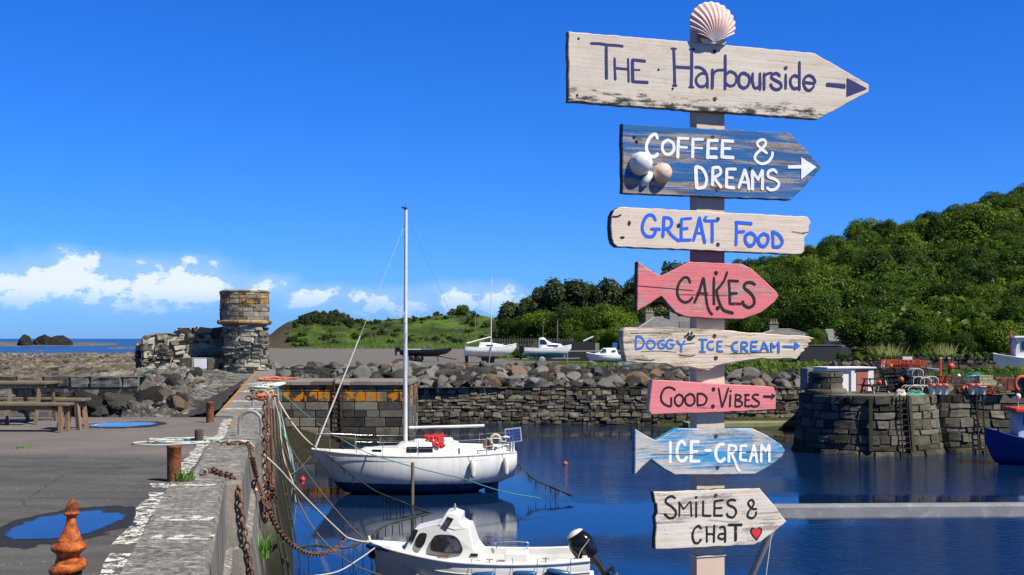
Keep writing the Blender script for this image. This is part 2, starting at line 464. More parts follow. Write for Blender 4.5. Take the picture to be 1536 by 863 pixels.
MT['ropebr'] = M_noise('tarry_brown_rope', (0.20, 0.145, 0.09), (0.12, 0.085, 0.05), 40, 0.85, bmp=0.6)
MT['weedrope'] = M_noise('weed_covered_rope', (0.016, 0.02, 0.010), (0.045, 0.05, 0.02), 12, 0.8, bmp=0.8)
MT['rust'] = M_rust('rusted_iron')
MT['rust_ch'] = M_rust('rusted_chain', (0.14, 0.06, 0.036), (0.31, 0.165, 0.11), (0.04, 0.022, 0.017), 20)
MT['rust_or'] = M_rust('orange_rusted_casting', (0.36, 0.075, 0.015), (0.85, 0.25, 0.03), (0.02, 0.008, 0.007), 26)
[n for n in MT['rust_or'].node_tree.nodes if n.type == 'BSDF_PRINCIPLED'][0].inputs['Roughness'].default_value = .5
MT['timber'] = M_noise('weathered_timber', (0.20, 0.15, 0.10), (0.12, 0.09, 0.06), 5, 0.85, c3=(0.14, 0.13, 0.045), t3=0.56, bmp=0.5)
MT['timber_r'] = M_noise('stained_timber', (0.27, 0.165, 0.105), (0.18, 0.11, 0.07), 5, 0.85, c3=(0.16, 0.12, 0.07), t3=0.6, bmp=0.5)
MT['wood_br'] = M_noise('varnished_wood', (0.22, 0.09, 0.035), (0.15, 0.06, 0.025), 8, 0.4)
MT['white_wall'] = M_noise('white_render', (0.76, 0.76, 0.76), (0.68, 0.68, 0.69), 3, 0.85, bmp=0.3, c3=(0.5, 0.5, 0.48), t3=0.7)
MT['slate'] = M_noise('slate_roof', (0.09, 0.09, 0.10), (0.16, 0.16, 0.165), 1.6, 0.7, c3=(0.26, 0.25, 0.23), t3=0.62, bmp=0.5)
MT['harl'] = M_noise('grey_harling', (0.27, 0.25, 0.225), (0.22, 0.205, 0.185), 2.5, 0.9, bmp=0.4)
MT['tarred'] = M_noise('tarred_boards', (0.010, 0.011, 0.015), (0.018, 0.018, 0.022), 2.5, 0.7)
MT['pot'] = M_noise('clay_pot', (0.55, 0.28, 0.09), (0.42, 0.2, 0.07), 3, 0.8)
# ================================================================ the setting
def edge_x(Y):      # harbour-side edge of the quay and pier, in plan
    return interp([(6.6, -1.78), (13.55, -3.34), (13.65, -3.16), (18.9, -4.24), (19.0, -4.08), (25, -5.35), (63, -12.75)], Y)

# ---- water
def M_water(name, deep, ripple, calm_spots, sc=1.0, rough=0.03):
    m, nt, b = newmat(name)
    wp = wpos(nt)
    n1 = nz(nt, vscale(nt, wp, (0.8 * sc, 2.2 * sc, 1)), 1.0, 4, 0.6, 0.3)
    n2 = nz(nt, vscale(nt, wp, (3.0 * sc, 7.5 * sc, 1)), 1.0, 4, 0.6, 0.4)
    big = nz(nt, vscale(nt, wp, (0.06, 0.13, 1), (3, 1, 0)), 1.0, 3, 0.5)
    h = mth(nt, 'ADD', mth(nt, 'MULTIPLY', n1, 0.6), mth(nt, 'MULTIPLY', n2, 0.4))
    sp = nd(nt, 'ShaderNodeSeparateXYZ', {0: wp})
    wind = sstep(nt, big, 0.40, 0.62)
    for (x, y, rx, ry) in calm_spots:     # sheltered water close under the pier and the moored boats
        dx = mth(nt, 'MULTIPLY', mth(nt, 'SUBTRACT', sp.outputs[0], x), 1 / rx)
        dy = mth(nt, 'MULTIPLY', mth(nt, 'SUBTRACT', sp.outputs[1], y), 1 / ry)
        d = mth(nt, 'ADD', mth(nt, 'MULTIPLY', dx, dx), mth(nt, 'MULTIPLY', dy, dy))
        wind = mth(nt, 'MULTIPLY', wind, sstep(nt, d, 0.45, 1.15))
    st = mth(nt, 'ADD', ripple[0], mth(nt, 'MULTIPLY', wind, ripple[1] - ripple[0]))
    bn = nd(nt, 'ShaderNodeBump', {'Height': h, 'Strength': st, 'Distance': 0.12})
    setp(nt, b, color=mixc(nt, n1, tuple(x * 0.8 for x in deep), deep), rough=rough, spec=0.5, ior=1.28, normal=bn.outputs[0])
    return m
MT['hwater'] = M_water('harbour_water', (0.003, 0.016, 0.055), (0.022, 0.5), [(-5.5, 42, 8.5, 22), (0, 22, 9, 8)])
MT['swater'] = M_water('sea_water', (0.006, 0.055, 0.20), (0.7, 0.9), [], 0.25, 0.3)
[n for n in MT['swater'].node_tree.nodes if n.type == 'BSDF_PRINCIPLED'][0].inputs['Specular IOR Level'].default_value = 0.12
b = MB().add([(-30, 5, WZ), (70, 5, WZ), (70, 76, WZ), (-30, 76, WZ)], [(0, 1, 2, 3)])
struct(b.build('harbour_water', MT['hwater']))
b = MB().add([(-30000, -200, WZ - 0.03), (30000, -200, WZ - 0.03), (30000, 40000, WZ - 0.03), (-30000, 40000, WZ - 0.03)], [(0, 1, 2, 3)])
struct(b.build('sea', MT['swater']))

# ---- quay surface: tarmac near, gravelly beyond
m, nt, bs = newmat('quay_tarmac')
wp = wpos(nt); sp = nd(nt, 'ShaderNodeSeparateXYZ', {0: wp})
n1 = nz(nt, wp, 0.7, 6, 0.6); n2 = nz(nt, wp, 30, 5, 0.7); n3 = nz(nt, wp, 120, 3, 0.7); n5 = nz(nt, vscale(nt, wp, (0.5, 2.2, 1)), 1.2, 6, 0.65)
vn = nd(nt, 'ShaderNodeTexVoronoi', {'Vector': wp, 'Scale': 15.0})
vor = mth(nt, 'ADD', vn.outputs['Distance'], mth(nt, 'MULTIPLY', sstep(nt, nd(nt, 'ShaderNodeSeparateXYZ', {0: vn.outputs['Color']}).outputs[0], .25, .32), 1.0))
tar = mixc(nt, ramp(nt, n5, [(0.35, 0.0), (0.65, 1.0)]), (0.058, 0.056, 0.055), (0.105, 0.101, 0.098))
tar = mixc(nt, ramp(nt, n2, [(0.44, 0.0), (0.66, 0.5)]), tar, (0.12, 0.118, 0.115))
tar = mixc(nt, ramp(nt, vor, [(0.10, 0.95), (0.17, 0.0)]), tar, (0.36, 0.34, 0.32))
tar = mixc(nt, ramp(nt, nz(nt, vscale(nt, wp, 1, (9, 4, 0)), 0.9, 8, 0.7), [(0.52, 0.0), (0.68, 0.55)]), tar, (0.030, 0.029, 0.028))
tar = mixc(nt, ramp(nt, n3, [(0.56, 0.0), (0.72, 0.5)]), tar, (0.20, 0.19, 0.18))
ve = nd(nt, 'ShaderNodeTexVoronoi', {'Vector': mixc(nt, .12, wp, nd(nt, 'ShaderNodeTexNoise', {'Vector': wp, 'Scale': 1.4}).outputs['Color']), 'Scale': 0.55}, feature='DISTANCE_TO_EDGE').outputs['Distance']
tar = mixc(nt, ramp(nt, ve, [(0.003, 0.45), (0.007, 0.0)]), tar, (0.015, 0.015, 0.015))
grv = mixc(nt, ramp(nt, n2, [(0.36, 0.0), (0.64, 1.0)]), (0.075, 0.062, 0.056), (0.235, 0.205, 0.19))
grv = mixc(nt, ramp(nt, n3, [(0.5, 0.0), (0.7, 0.6)]), grv, (0.35, 0.33, 0.31))
grv = mixc(nt, ramp(nt, vor, [(0.12, 0.9), (0.2, 0.0)]), grv, (0.45, 0.42, 0.39))
grv = mixc(nt, ramp(nt, n1, [(0.4, 0.0), (0.62, 0.5)]), grv, (0.10, 0.095, 0.092))
bd = mth(nt, 'ADD', sp.outputs[1], mth(nt, 'MULTIPLY', mth(nt, 'SUBTRACT', n1, 0.5), 1.6))
bd = mth(nt, 'ADD', bd, mth(nt, 'MULTIPLY', sp.outputs[0], 0.12))
col = mixc(nt, sstep(nt, bd, 15.6, 16.5), tar, grv)
hh = mth(nt, 'ADD', mth(nt, 'MULTIPLY', n2, 0.6), mth(nt, 'MULTIPLY', n3, 0.5))
setp(nt, bs, color=col, rough=0.88, spec=0.25, normal=bump(nt, hh, 0.6, 0.012))
MT['tarmac'] = m
W1 = 0.62   # width of the concrete coping along the edge
pts = [(-45, -6), (15, -6), (15, 6.0), (-1.78 - W1, 6.0)]
pts += [(edge_x(Y) - W1 + .35, Y) for Y in (6.6, 13.55, 13.65, 18.9, 19, 24.9)] + [(-45, 24.9)]
b = MB().add([(x, y, 0.0) for x, y in pts], [tuple(range(len(pts)))])
struct(b.build('quay_ground', MT['tarmac']))

# ---- pier wall: coping strip (1 m wide beyond the quay) with a battered concrete face down to the water
m, nt, bs = newmat('pier_concrete')
wp = wpos(nt); sp = nd(nt, 'ShaderNodeSeparateXYZ', {0: wp})
n1 = nz(nt, wp, 0.9, 7, 0.65); n2 = nz(nt, wp, 7, 7, 0.7); n3 = nz(nt, wp, 45, 4, 0.7)
streak = nz(nt, vscale(nt, wp, (3, 3, 0.35)), 1.3, 7, 0.65)
top = mixc(nt, ramp(nt, n2, [(0.38, 0.0), (0.62, 1.0)]), (0.06, 0.056, 0.052), (0.235, 0.225, 0.21))
top = mixc(nt, ramp(nt, n1, [(0.42, 0.55), (0.6, 0.0)]), top, (0.055, 0.052, 0.048))
n6 = nz(nt, wp, 17, 6, 0.75)
top = mixc(nt, ramp(nt, n6, [(0.44, 0.0), (0.60, 0.8)]), top, (0.30, 0.285, 0.265))
top = mixc(nt, ramp(nt, n6, [(0.60, 0.0), (0.65, 0.9)]), top, (0.52, 0.50, 0.47))
top = mixc(nt, ramp(nt, n3, [(0.30, 0.8), (0.40, 0.0)]), top, (0.03, 0.028, 0.026))
pw = nz(nt, vscale(nt, wp, (2.2, 5, 1)), 1.4, 8, 0.72)
top = mixc(nt, ramp(nt, pw, [(0.565, 0.0), (0.62, 0.8)]), top, (0.50, 0.49, 0.46))
fac = mixc(nt, ramp(nt, streak, [(0.36, 0.0), (0.62, 1.0)]), (0.06, 0.055, 0.048), (0.24, 0.225, 0.20))
fac = mixc(nt, ramp(nt, streak, [(0.60, 0.0), (0.70, 0.6)]), fac, (0.26, 0.12, 0.04))
wn = mth(nt, 'ADD', sp.outputs[2], mth(nt, 'MULTIPLY', mth(nt, 'SUBTRACT', n1, 0.5), 2.2))
fac = mixc(nt, mth(nt, 'SUBTRACT', 1.0, sstep(nt, wn, -2.1, -0.9)), fac, mixc(nt, n2, (0.006, 0.006, 0.004), (0.035, 0.036, 0.014)))
nzv = nd(nt, 'ShaderNodeSeparateXYZ', {0: nd(nt, 'ShaderNodeNewGeometry').outputs['Normal']}).outputs[2]
col = mixc(nt, sstep(nt, nzv, 0.5, 0.8), fac, top)
# orange lichen along the far landward lip
lx = mth(nt, 'ADD', sp.outputs[0], mth(nt, 'MULTIPLY', sp.outputs[1], 0.1947))
ln = mth(nt, 'ADD', lx, mth(nt, 'MULTIPLY', mth(nt, 'SUBTRACT', n2, 0.5), 0.4))
lm = mth(nt, 'MULTIPLY', mth(nt, 'SUBTRACT', 1.0, sstep(nt, ln, -1.42, -1.34)), mth(nt, 'MULTIPLY', sstep(nt, sp.outputs[1], 26, 29), sstep(nt, nz(nt, wp, 1.1, 7, .7), .40, .55)))
col = mixc(nt, lm, col, (0.42, 0.17, 0.03))
setp(nt, bs, color=col, rough=0.88, spec=0.25, normal=bump(nt, mth(nt, 'ADD', n2, mth(nt, 'MULTIPLY', n3, 0.4)), 0.7, 0.025))
MT['pier'] = m
ys = [6.0, 6.6, 10, 13.55, 13.65, 16, 18.9, 19.0, 22, 25, 25.05]
ys += [27 + 2 * i for i in range(19)]
b = MB()
prof = []
for Y in ys:
    e = edge_x(Y); w = W1 if Y <= 25 else 1.02
    j = 0.02 * fbm(Y * 1.3, 0.5)
    bat = interp([(6, 0.55), (20, 0.62), (63, 0.7)], Y)
    prof.append([(e - w, Y, -0.6), (e - w, Y, 0.02), (e - 0.035, Y, 0.02), (e + j, Y, -0.025), (e + 0.02 + j, Y, -0.75), (e + 0.10 + j, Y, -0.78), (e + bat * 0.6, Y, -2.3), (e + bat, Y, -3.2), (e + bat + 0.12, Y, -4.6)])
k = len(prof[0])
vs = [p for r in prof for p in r]
fs = [(i * k + j, (i + 1) * k + j, (i + 1) * k + j + 1, i * k + j + 1) for i in range(len(prof) - 1) for j in range(k - 1)]
b.add(vs, fs)
b.add(prof[0], [tuple(range(k))]).add(prof[-1], [tuple(range(k))])
# front wall of the quay, out of the picture below
b.add([(-1.78, 6.0, 0), (15, 6.0, 0), (15.0, 6.0, -4.6), (-1.0, 6.0, -4.6)], [(0, 1, 2, 3)])
tag(b.build('pier_wall', MT['pier']), 'long concrete pier wall with weathered coping running out to the round stone tower', 'pier')

# painted line along the inside of the coping, worn; cross bands on the pier
m, nt, bs = newmat('worn_white_paint')
wp = wpos(nt)
n1 = nz(nt, wp, 9, 8, 0.72); n2 = nz(nt, wp, 45, 5, 0.7)
setp(nt, bs, color=mixc(nt, n2, (0.60, 0.59, 0.56), (0.74, 0.73, 0.70)), rough=0.85, spec=0.2)
tr = nd(nt, 'ShaderNodeBsdfTransparent')
mx = nd(nt, 'ShaderNodeMixShader', {0: ramp(nt, mth(nt, 'ADD', mth(nt, 'MULTIPLY', n1, 0.7), mth(nt, 'MULTIPLY', n2, 0.3)), [(0.49, 0.0), (0.52, 1.0)]), 1: tr.outputs[0], 2: bs.outputs[0]})
nt.links.new(mx.outputs[0], [n for n in nt.nodes if n.type == 'OUTPUT_MATERIAL'][0].inputs[0])
MT['wpaint'] = m
rng = random.Random(5)
b = MB()
yy = [6.3 + 0.4 * i for i in range(int((24.6 - 6.3) / 0.4) + 1)]
L = []
for Y in yy:
    e = edge_x(Y) - W1 - 0.02
    if 13.2 < Y < 19.2: e -= 0.05
    L.append(((e - 0.15 + rng.uniform(-.04, .03), Y, 0.005), (e + .02 + rng.uniform(-.025, .03), Y, 0.005)))
for (a0, a1), (c0, c1) in zip(L, L[1:]):
    if rng.random() < 0.06: continue
    b.add([a0, a1, c1, c0], [(0, 1, 2, 3)])
def band(Y, dy, x0=None, x1=None, skew=0.0):
    xl = edge_x(Y) - 1.0 if x0 is None else x0; xr = edge_x(Y) - 0.08 if x1 is None else x1
    b.add([(xl, Y, 0.026), (xr, Y + skew, 0.026), (xr, Y + dy + skew, 0.026), (xl, Y + dy, 0.026)], [(0, 1, 2, 3)])
band(42, 2.6); band(36, 1.5); band(30.4, 0.8); band(27.2, 0.6); band(18.7, 0.22, -4.82, -4.25); band(13.1, 0.14, -3.85, -3.35); band(10.6, 0.3, -3.25, -2.75); band(9.6, 0.25, -3.0, -2.5)
struct(b.build('painted_lines', MT['wpaint']))
MT['ypaint'] = M_noise('yellow_paint', (0.62, 0.42, 0.03), (0.5, 0.33, 0.03), 20, 0.8)
b = MB()
for px, py in ((360, 620), (350, 638)):
    c = G(px, py); r = 0.10
    ring = [Vector((c.x + r * math.cos(a * math.pi / 8), c.y + r * 2.2 * math.sin(a * math.pi / 8), 0.027)) for a in range(16)]
    rin = [c + (p - c) * 0.62 for p in ring]
    for q in rin: q.z = 0.027
    b.add(ring + rin, [(i, (i + 1) % 16, 16 + (i + 1) % 16, 16 + i) for i in range(16)])
struct(b.build('painted_yellow_markings', MT['ypaint']))

# ---- puddles with the damp patch round each
MT['damp'] = M_noise('damp_tarmac', (0.011, 0.011, 0.011), (0.019, 0.019, 0.019), 9, 0.7, c3=(0.04, 0.04, 0.04), t3=0.66, bmp=0.5)
m, nt, bs = newmat('puddle_water')
setp(nt, bs, color=(0.012, 0.013, 0.016), rough=0.015, spec=0.6, ior=1.34)
MT['puddle'] = m
def ragged(name, k, amt, edge):
    m = MT[name]; nt = m.node_tree
    bs = [n for n in nt.nodes if n.type == 'BSDF_PRINCIPLED'][0]
    d = nd(nt, 'ShaderNodeVectorMath', operation='LENGTH', inputs={0: objco(nt)}).outputs['Value']
    n1 = nz(nt, vscale(nt, wpos(nt), (1, .55, 1)), k, 7, .66)
    f = sstep(nt, mth(nt, 'ADD', d, mth(nt, 'MULTIPLY', mth(nt, 'SUBTRACT', n1, .5), amt)), edge + .03, edge - .03)
    tr = nd(nt, 'ShaderNodeBsdfTransparent')
    mx = nd(nt, 'ShaderNodeMixShader', {0: f, 1: tr.outputs[0], 2: bs.outputs[0]})
    nt.links.new(mx.outputs[0], [n for n in nt.nodes if n.type == 'OUTPUT_MATERIAL'][0].inputs[0])
def pool(name, c, rx, ry, z, mt, rz=0.0):
    b = MB().add([(1.5 * math.cos(2 * math.pi * k / 40), 1.5 * math.sin(2 * math.pi * k / 40), 0) for k in range(40)], [tuple(range(40))])
    o = struct(b.build(name, mt, loc=(c.x, c.y, z), rot=(0, 0, rz))); o.scale = (rx, ry, 1); return o
def blob(cx, cy, rx, ry, z, seed, n=56, rough=0.16):
    o = []
    for i in range(n):
        a = 2 * math.pi * i / n
        r = 1 + rough * fbm(math.cos(a) * 1.6 + seed, math.sin(a) * 1.6, seed) * 2 + 0.05 * mnoise.noise((math.cos(a) * 7, math.sin(a) * 7, seed))
        o.append((cx + rx * r * math.cos(a), cy + ry * r * math.sin(a), z))
    return o
def sheet(name, pts, mt):
    b = MB().add(pts, [tuple(range(len(pts)))])
    return struct(b.build(name, mt))
pc = G(102, 787)
ragged('damp', 2.6, 1.1, .95); ragged('puddle', 3.2, .8, .95)
pool('damp_patch', pc + Vector((.03, -.02, 0)), .60, 1.22, .004, MT['damp'])
pool('damp_patch', G(222, 779), .30, .5, .0045, MT['damp'], R(-30))
pool('puddle', pc, .44, .84, .009, MT['puddle'])
pc2 = G(182, 637.5)
pool('damp_patch', pc2 + Vector((.1, 0, 0)), .85, 1.0, .004, MT['damp'])
pool('puddle', pc2, .62, .66, .009, MT['puddle'])

# ---- foreshore: tide-washed rock, reefs, sea rocks
m, nt, bs = newmat('foreshore_rock')
wp = wpos(nt); sp = nd(nt, 'ShaderNodeSeparateXYZ', {0: wp})
n1 = nz(nt, vscale(nt, wp, (1, 0.12, 1)), 0.3, 8, 0.68); n2 = nz(nt, vscale(nt, wp, (1, .10, 1)), 1.8, 7, 0.7); n3 = nz(nt, vscale(nt, wp, (1, .15, 1)), 7, 4, 0.7)
v = mth(nt, 'ADD', mth(nt, 'MULTIPLY', n1, 0.45), mth(nt, 'ADD', mth(nt, 'MULTIPLY', n2, 0.4), mth(nt, 'MULTIPLY', n3, 0.15)))
c = ramp(nt, v, [(0.42, (0.012, 0.010, 0.008)), (0.48, (0.085, 0.072, 0.056)), (0.55, (0.25, 0.215, 0.168)), (0.64, (0.46, 0.41, 0.33))])
c = mixc(nt, ramp(nt, nz(nt, vscale(nt, wp, (1, .4, 1), (30, 3, 1)), 0.13, 7, 0.66), [(0.58, 0.0), (0.66, 0.7)]), c, (0.24, 0.17, 0.03))
setp(nt, bs, color=c, rough=0.9, spec=0.2, normal=bump(nt, mth(nt, 'ADD', n2, n3), 0.8, 0.25))
MT['shore'] = m
def shore_z(x, Y):
    base = interp([(25, -0.6), (32, -1.1), (80, -1.35), (150, -1.55), (260, -2.1), (340, -2.9), (420, -3.7), (470, -4.6)], Y + 18 * fbm(x * 0.02, Y * 0.01, 3.3))
    r = fbm(x * 0.16, Y * 0.06, 1.7, 4); r2 = fbm(x * 0.75, Y * 0.25, 4.1, 4)
    return base + 0.8 * r + interp([(30, .5), (70, .8), (300, 2.0)], Y) * abs(r2) - 0.35
b = MB()
NV = 190
ysh = [25.5 * (480 / 25.5) ** (j / NV) for j in range(NV + 1)]
def shf(u, v):
    Y = ysh[min(NV, round(v * NV))]
    px = lerp(-260, 430, u)
    x = (px - CX) / F * Y
    if Y < 64: x = min(x, edge_x(max(Y, 26)) - 0.5)
    return Vector((x, Y, shore_z(x, Y)))
b.grid(shf, 230, NV, smooth=False)
struct(b.build('foreshore', MT['shore']))
def reef(name, px0, px1, Y0, Y1, h, seed, nu=160, nv=36):
    b = MB()
    def f(u, v):
        Y = lerp(Y0, Y1, v); px = lerp(px0, px1, u); x = (px - CX) / F * Y
        e = min(1, 5 * u, 5 * (1 - u)) * math.sin(math.pi * v) ** 0.5
        return Vector((x, Y, WZ - 1.0 + e * (h + 1.0) * (0.7 + 0.8 * fbm(x * 0.03, Y * 0.012, seed))))
    b.grid(f, nu, nv, smooth=False)
    return struct(b.build(name, MT['shore']))
reef('reef', -300, 235, 760, 1500, 1.5, 2.2)
reef('reef', 120, 430, 560, 800, 1.1, 5.2)
reef('reef', -40, 125, 500, 540, 0.7, 6.2, 80, 14)

# rocks: angular boulders cut by random planes; a handful of meshes shared by every boulder
MT['rock'] = M_stone('boulder_stone', (0.015, 0.0145, 0.0135), (0.085, 0.082, 0.075), (0.24, 0.23, 0.21), 2.6, warm=(0.24, 0.15, 0.09), warm_amt=0.11, bmp=1.0, bdist=0.12, rnd=True)
MT['rock_dk'] = M_stone('dark_boulder_stone', (0.008, 0.008, 0.008), (0.026, 0.025, 0.024), (0.075, 0.07, 0.066), 2.6, bmp=1.0, bdist=0.08, warm=(.06, .045, .035), warm_amt=.15, rnd=True)
MT['rock_sea'] = M_stone('sea_rock_stone', (0.008, 0.008, 0.008), (0.022, 0.021, 0.02), (0.06, 0.055, 0.05), 0.25, bmp=0.9, bdist=0.5, lichen=(0.2, 0.17, 0.09), lich=lambda nt, z, w: mth(nt, 'SUBTRACT', 0.70, mth(nt, 'MULTIPLY', z, 0.02)))
def rock_mesh(name, mt, seed, sub=3, planes=15, flat=False, rough=0.05):
    rg = random.Random(seed)
    bm = bmesh.new(); bmesh.ops.create_icosphere(bm, subdivisions=sub, radius=1)
    pl = []
    for i in range(planes):
        d = Vector((rg.gauss(0, 1), rg.gauss(0, 1), rg.gauss(0, 1))).normalized()
        pl.append((d, rg.uniform(0.62, 1.0)))
    for v in bm.verts:
        d = v.co.normalized(); r = 1.4
        for n, k in pl:
            c = n.dot(d)
            if c > 0.05: r = min(r, k / c)
        r *= 1 + rough * fbm(d.x * 3 + seed, d.y * 3, d.z * 3, 3)
        v.co = d * r * 0.62
    me = bpy.data.meshes.new(name); bm.to_mesh(me); bm.free()
    at = me.attributes.new('tone', 'FLOAT', 'FACE'); at.data.foreach_set('value', [0.3] * len(me.polygons))
    me.materials.append(mt)
    return me
ROCKS = [rock_mesh('boulder', MT['rock'], s, 3, 9, rough=.07) for s in range(9)]
ROCKS_D = [rock_mesh('dark_boulder', MT['rock_dk'], s + 40, 4, 26, rough=0.22) for s in range(4)]
def boulder(me, loc, size, rg, label, group, name='boulder', cat='boulder'):
    o = bpy.data.objects.new(name, me); COL.objects.link(o)
    o.location = loc; o.scale = size if isinstance(size, tuple) else (size * rg.uniform(.8, 1.2), size * rg.uniform(.75, 1.1), size * rg.uniform(.6, .95))
    o.rotation_euler = (rg.uniform(-.5, .5), rg.uniform(-.5, .5), rg.uniform(0, 6.28))
    return tag(o, label, cat, group)
rg = random.Random(11)
for (px, py, Y, w, h, lab) in ((38, 509, 860, 17, 7, 'low flat sea rock farthest left on the horizon'), (66, 511, 900, 22, 11, 'steep dark sea rock rising to a peak'), (90, 511, 880, 21, 9, 'broad sea rock with a pale lichen top beside the peaked one')):
    p = P(px, py + 6, Y)
    boulder(rock_mesh('sea_rock', MT['rock_sea'], 70 + px, 4, 22, rough=0.25), (p.x, p.y, -2.6), (w * 0.82, w * 0.6, h * 1.25), rg, lab, None, 'sea_rock', 'sea rock').rotation_euler = (0, 0, rg.uniform(0, 6))

# ---- masonry: every stone its own rounded, jittered face; a mortar core behind
def masonry(b, surf, U, V, course=(0.25, 0.4), stone=(0.4, 0.8), gap=0.025, relief=0.05, seed=1, mat=0, top=None, jit=0.0, depth=0.07, core=1, skip=None, wob=0.0, nuc=40):
    rg = random.Random(seed)
    v = 0.0
    while v < V - 0.03:
        h = rg.uniform(*course)
        if V - v - h < course[0] * 0.6: h = V - v
        u = -rg.uniform(0, stone[0])
        while u < U:
            w = rg.uniform(*stone)
            u0, u1 = max(u, 0), min(u + w, U)
            if u1 - u0 > 0.06 and (top is None or v + h * 0.55 < top((u0 + u1) / 2)) and not (skip and skip((u0 + u1) / 2, v + h / 2)):
                base = rg.uniform(-0.5, 1.0) * relief
                sh = rg.uniform(-.5, .5)
                c = [rg.uniform(-jit, jit) for _ in range(8)]
                ga = gap * rg.uniform(.6, 1.5)
                S = (0.0, 0.035, 0.3, 0.5, 0.7, 0.965, 1.0); T = (0.0, 0.06, 0.36, 0.66, 0.94, 1.0)
                vs = []
                for j, t in enumerate(T):
                    for i, s in enumerate(S):
                        uu = lerp(u0 + ga / 2, u1 - ga / 2, s); vv = lerp(v + ga / 2, v + h - ga / 2, t)
                        uu += lerp(lerp(c[0], c[1], s), lerp(c[2], c[3], s), t) * min(w, h); vv += lerp(lerp(c[4], c[5], s), lerp(c[6], c[7], s), t) * h
                        vv += wob * fbm(uu * 0.5, vv * 0.5, seed)
                        border = i in (0, 6) or j in (0, 5)
                        d = -depth if border else base + sh * (t - .5) * relief + relief * 0.8 * fbm(uu * 3.1, vv * 4.7, seed, 3)
                        vs.append(surf(min(max(uu, 0), U), vv, d))
                n = len(S)
                b.add(vs, [(j * n + i, j * n + i + 1, (j + 1) * n + i + 1, (j + 1) * n + i) for j in range(len(T) - 1) for i in range(n - 1)], mat, False, rg.random())
            u += w
        v += h
    if core is not None:
        if top is None:
            b.grid(lambda s, t: surf(s * U, t * V, -depth * 0.55), nuc, 4, core, True)
        else:
            b.grid(lambda s, t: surf(s * U, t * max(0.0, top(s * U) - 0.08), -depth * 0.55), nuc * 2, 4, core, True)
    return b
def plane_surf(p0, p1, batter=0.0, z0=0.0, curve=0.0):
    """wall face from p0 to p1 (plan), outward = to the right of p0->p1"""
    p0, p1 = Vector((p0[0], p0[1], 0)), Vector((p1[0], p1[1], 0)); d = (p1 - p0).normalized(); n = Vector((d.y, -d.x, 0))
    return (lambda u, v, o: p0 + d * u + n * (o - batter * v) + Vector((0, 0, z0 + v))), (p1 - p0).length

weedc = (0.022, 0.022, 0.009)
MT['mortar_dk'] = M_noise('dark_joint', (0.02, 0.019, 0.017), (0.045, 0.042, 0.037), 3, 0.95)
MT['mortar_lt'] = M_noise('lime_mortar', (0.33, 0.31, 0.25), (0.45, 0.42, 0.34), 2.5, 0.95, c3=(0.12, 0.11, 0.09), t3=0.6, bmp=0.6, bdist=.03)
MT['rubble_st'] = M_stone('rubble_wall_stone', (0.025, 0.022, 0.016), (0.10, 0.09, 0.068), (0.24, 0.218, 0.17), 2.8, warm=(0.17, 0.13, 0.08), warm_amt=.15, weed=(0.045, 0.042, 0.022), weed_z=-3.5, bmp=.9)
MT['tower_st'] = M_stone('tower_stone', (0.03, 0.026, 0.019), (0.15, 0.135, 0.102), (0.36, 0.33, 0.26), 3.0, lichen=(0.50, 0.27, 0.03),
    lich=lambda nt, z, w: mth(nt, 'SUBTRACT', 0.78, mth(nt, 'MULTIPLY', sstep(nt, z, 2.4, 3.6), 0.27)), bmp=.9, pale=(.36, .345, .28))
MT['land_st'] = M_stone('landing_stone', (0.02, 0.019, 0.017), (0.085, 0.079, 0.068), (0.23, 0.21, 0.17), 2.0, lichen=(0.60, 0.24, 0.015),
    lich=lambda nt, z, w: mth(nt, 'SUBTRACT', 0.97, mth(nt, 'MULTIPLY', mth(nt, 'MULTIPLY', sstep(nt, z, -2.0, -1.5), sstep(nt, z, -0.5, -0.7)), 0.455)), bmp=.6, pale=None, weed=weedc, weed_z=-3.3)
MT['land_top'] = M_stone('landing_coping_stone', (0.10, 0.09, 0.078), (0.22, 0.19, 0.165), (0.33, 0.29, 0.25), 2.0, lichen=(0.55, 0.24, 0.02), lich=lambda nt, z, w: 0.62, bmp=.6)
MT['head_st'] = M_stone('pierhead_stone', (0.022, 0.02, 0.015), (0.10, 0.09, 0.068), (0.20, 0.182, 0.142), 2.2, bmp=1.0, weed=(0.05, 0.047, 0.03), weed_z=-3.55, warm=(.085, .078, .045), warm_amt=.2)

MT['mortar_tw'] = M_noise('weathered_mortar', (.12, .11, .088), (.2, .18, .14), 4, .95, bmp=.5)
# round tower at the pier end
tc0 = XZ(367, 60.6, 0)
tw = thing('round_tower', 'round stone tower with orange lichened upper drum at the end of the pier wall', 'tower', tc0)
def cyl_surf(r0, r1, z0, V):
    return lambda u, v, o: Vector(((lerp(r0, r1, v / V) + o) * math.sin(u / r0), -(lerp(r0, r1, v / V) + o) * math.cos(u / r0), z0 + v))
b = MB(); rr = 1.12
masonry(b, cyl_surf(rr + .06, rr, 0.0, 2.42), 2 * math.pi * (rr + .06), 2.42, (.14, .34), (.3, 1.0), .05, .15, 3, jit=.22, depth=.16, wob=.06)
b.build('lower_drum', [MT['tower_st'], MT['mortar_lt']], tw)
b = MB(); rr = 1.24
masonry(b, cyl_surf(rr, rr, 2.62, 1.42), 2 * math.pi * rr, 1.42, (.17, .28), (.28, .6), .014, .035, 4, jit=.07, depth=.03)
b.lathe([(0.01, 4.02), (rr - .03, 4.03)], 40, mat=1, cap=False)
b.build('upper_drum', [MT['tower_st'], MT['mortar_tw']], tw)
MT['lich_band'] = M_stone('lichened_coping', (0.07, 0.055, 0.035), (0.20, 0.15, 0.085), (0.36, 0.28, 0.16), 3, lichen=(0.42, 0.22, 0.03), lich=lambda nt, z, w: 0.53, bmp=.8)
b = MB()
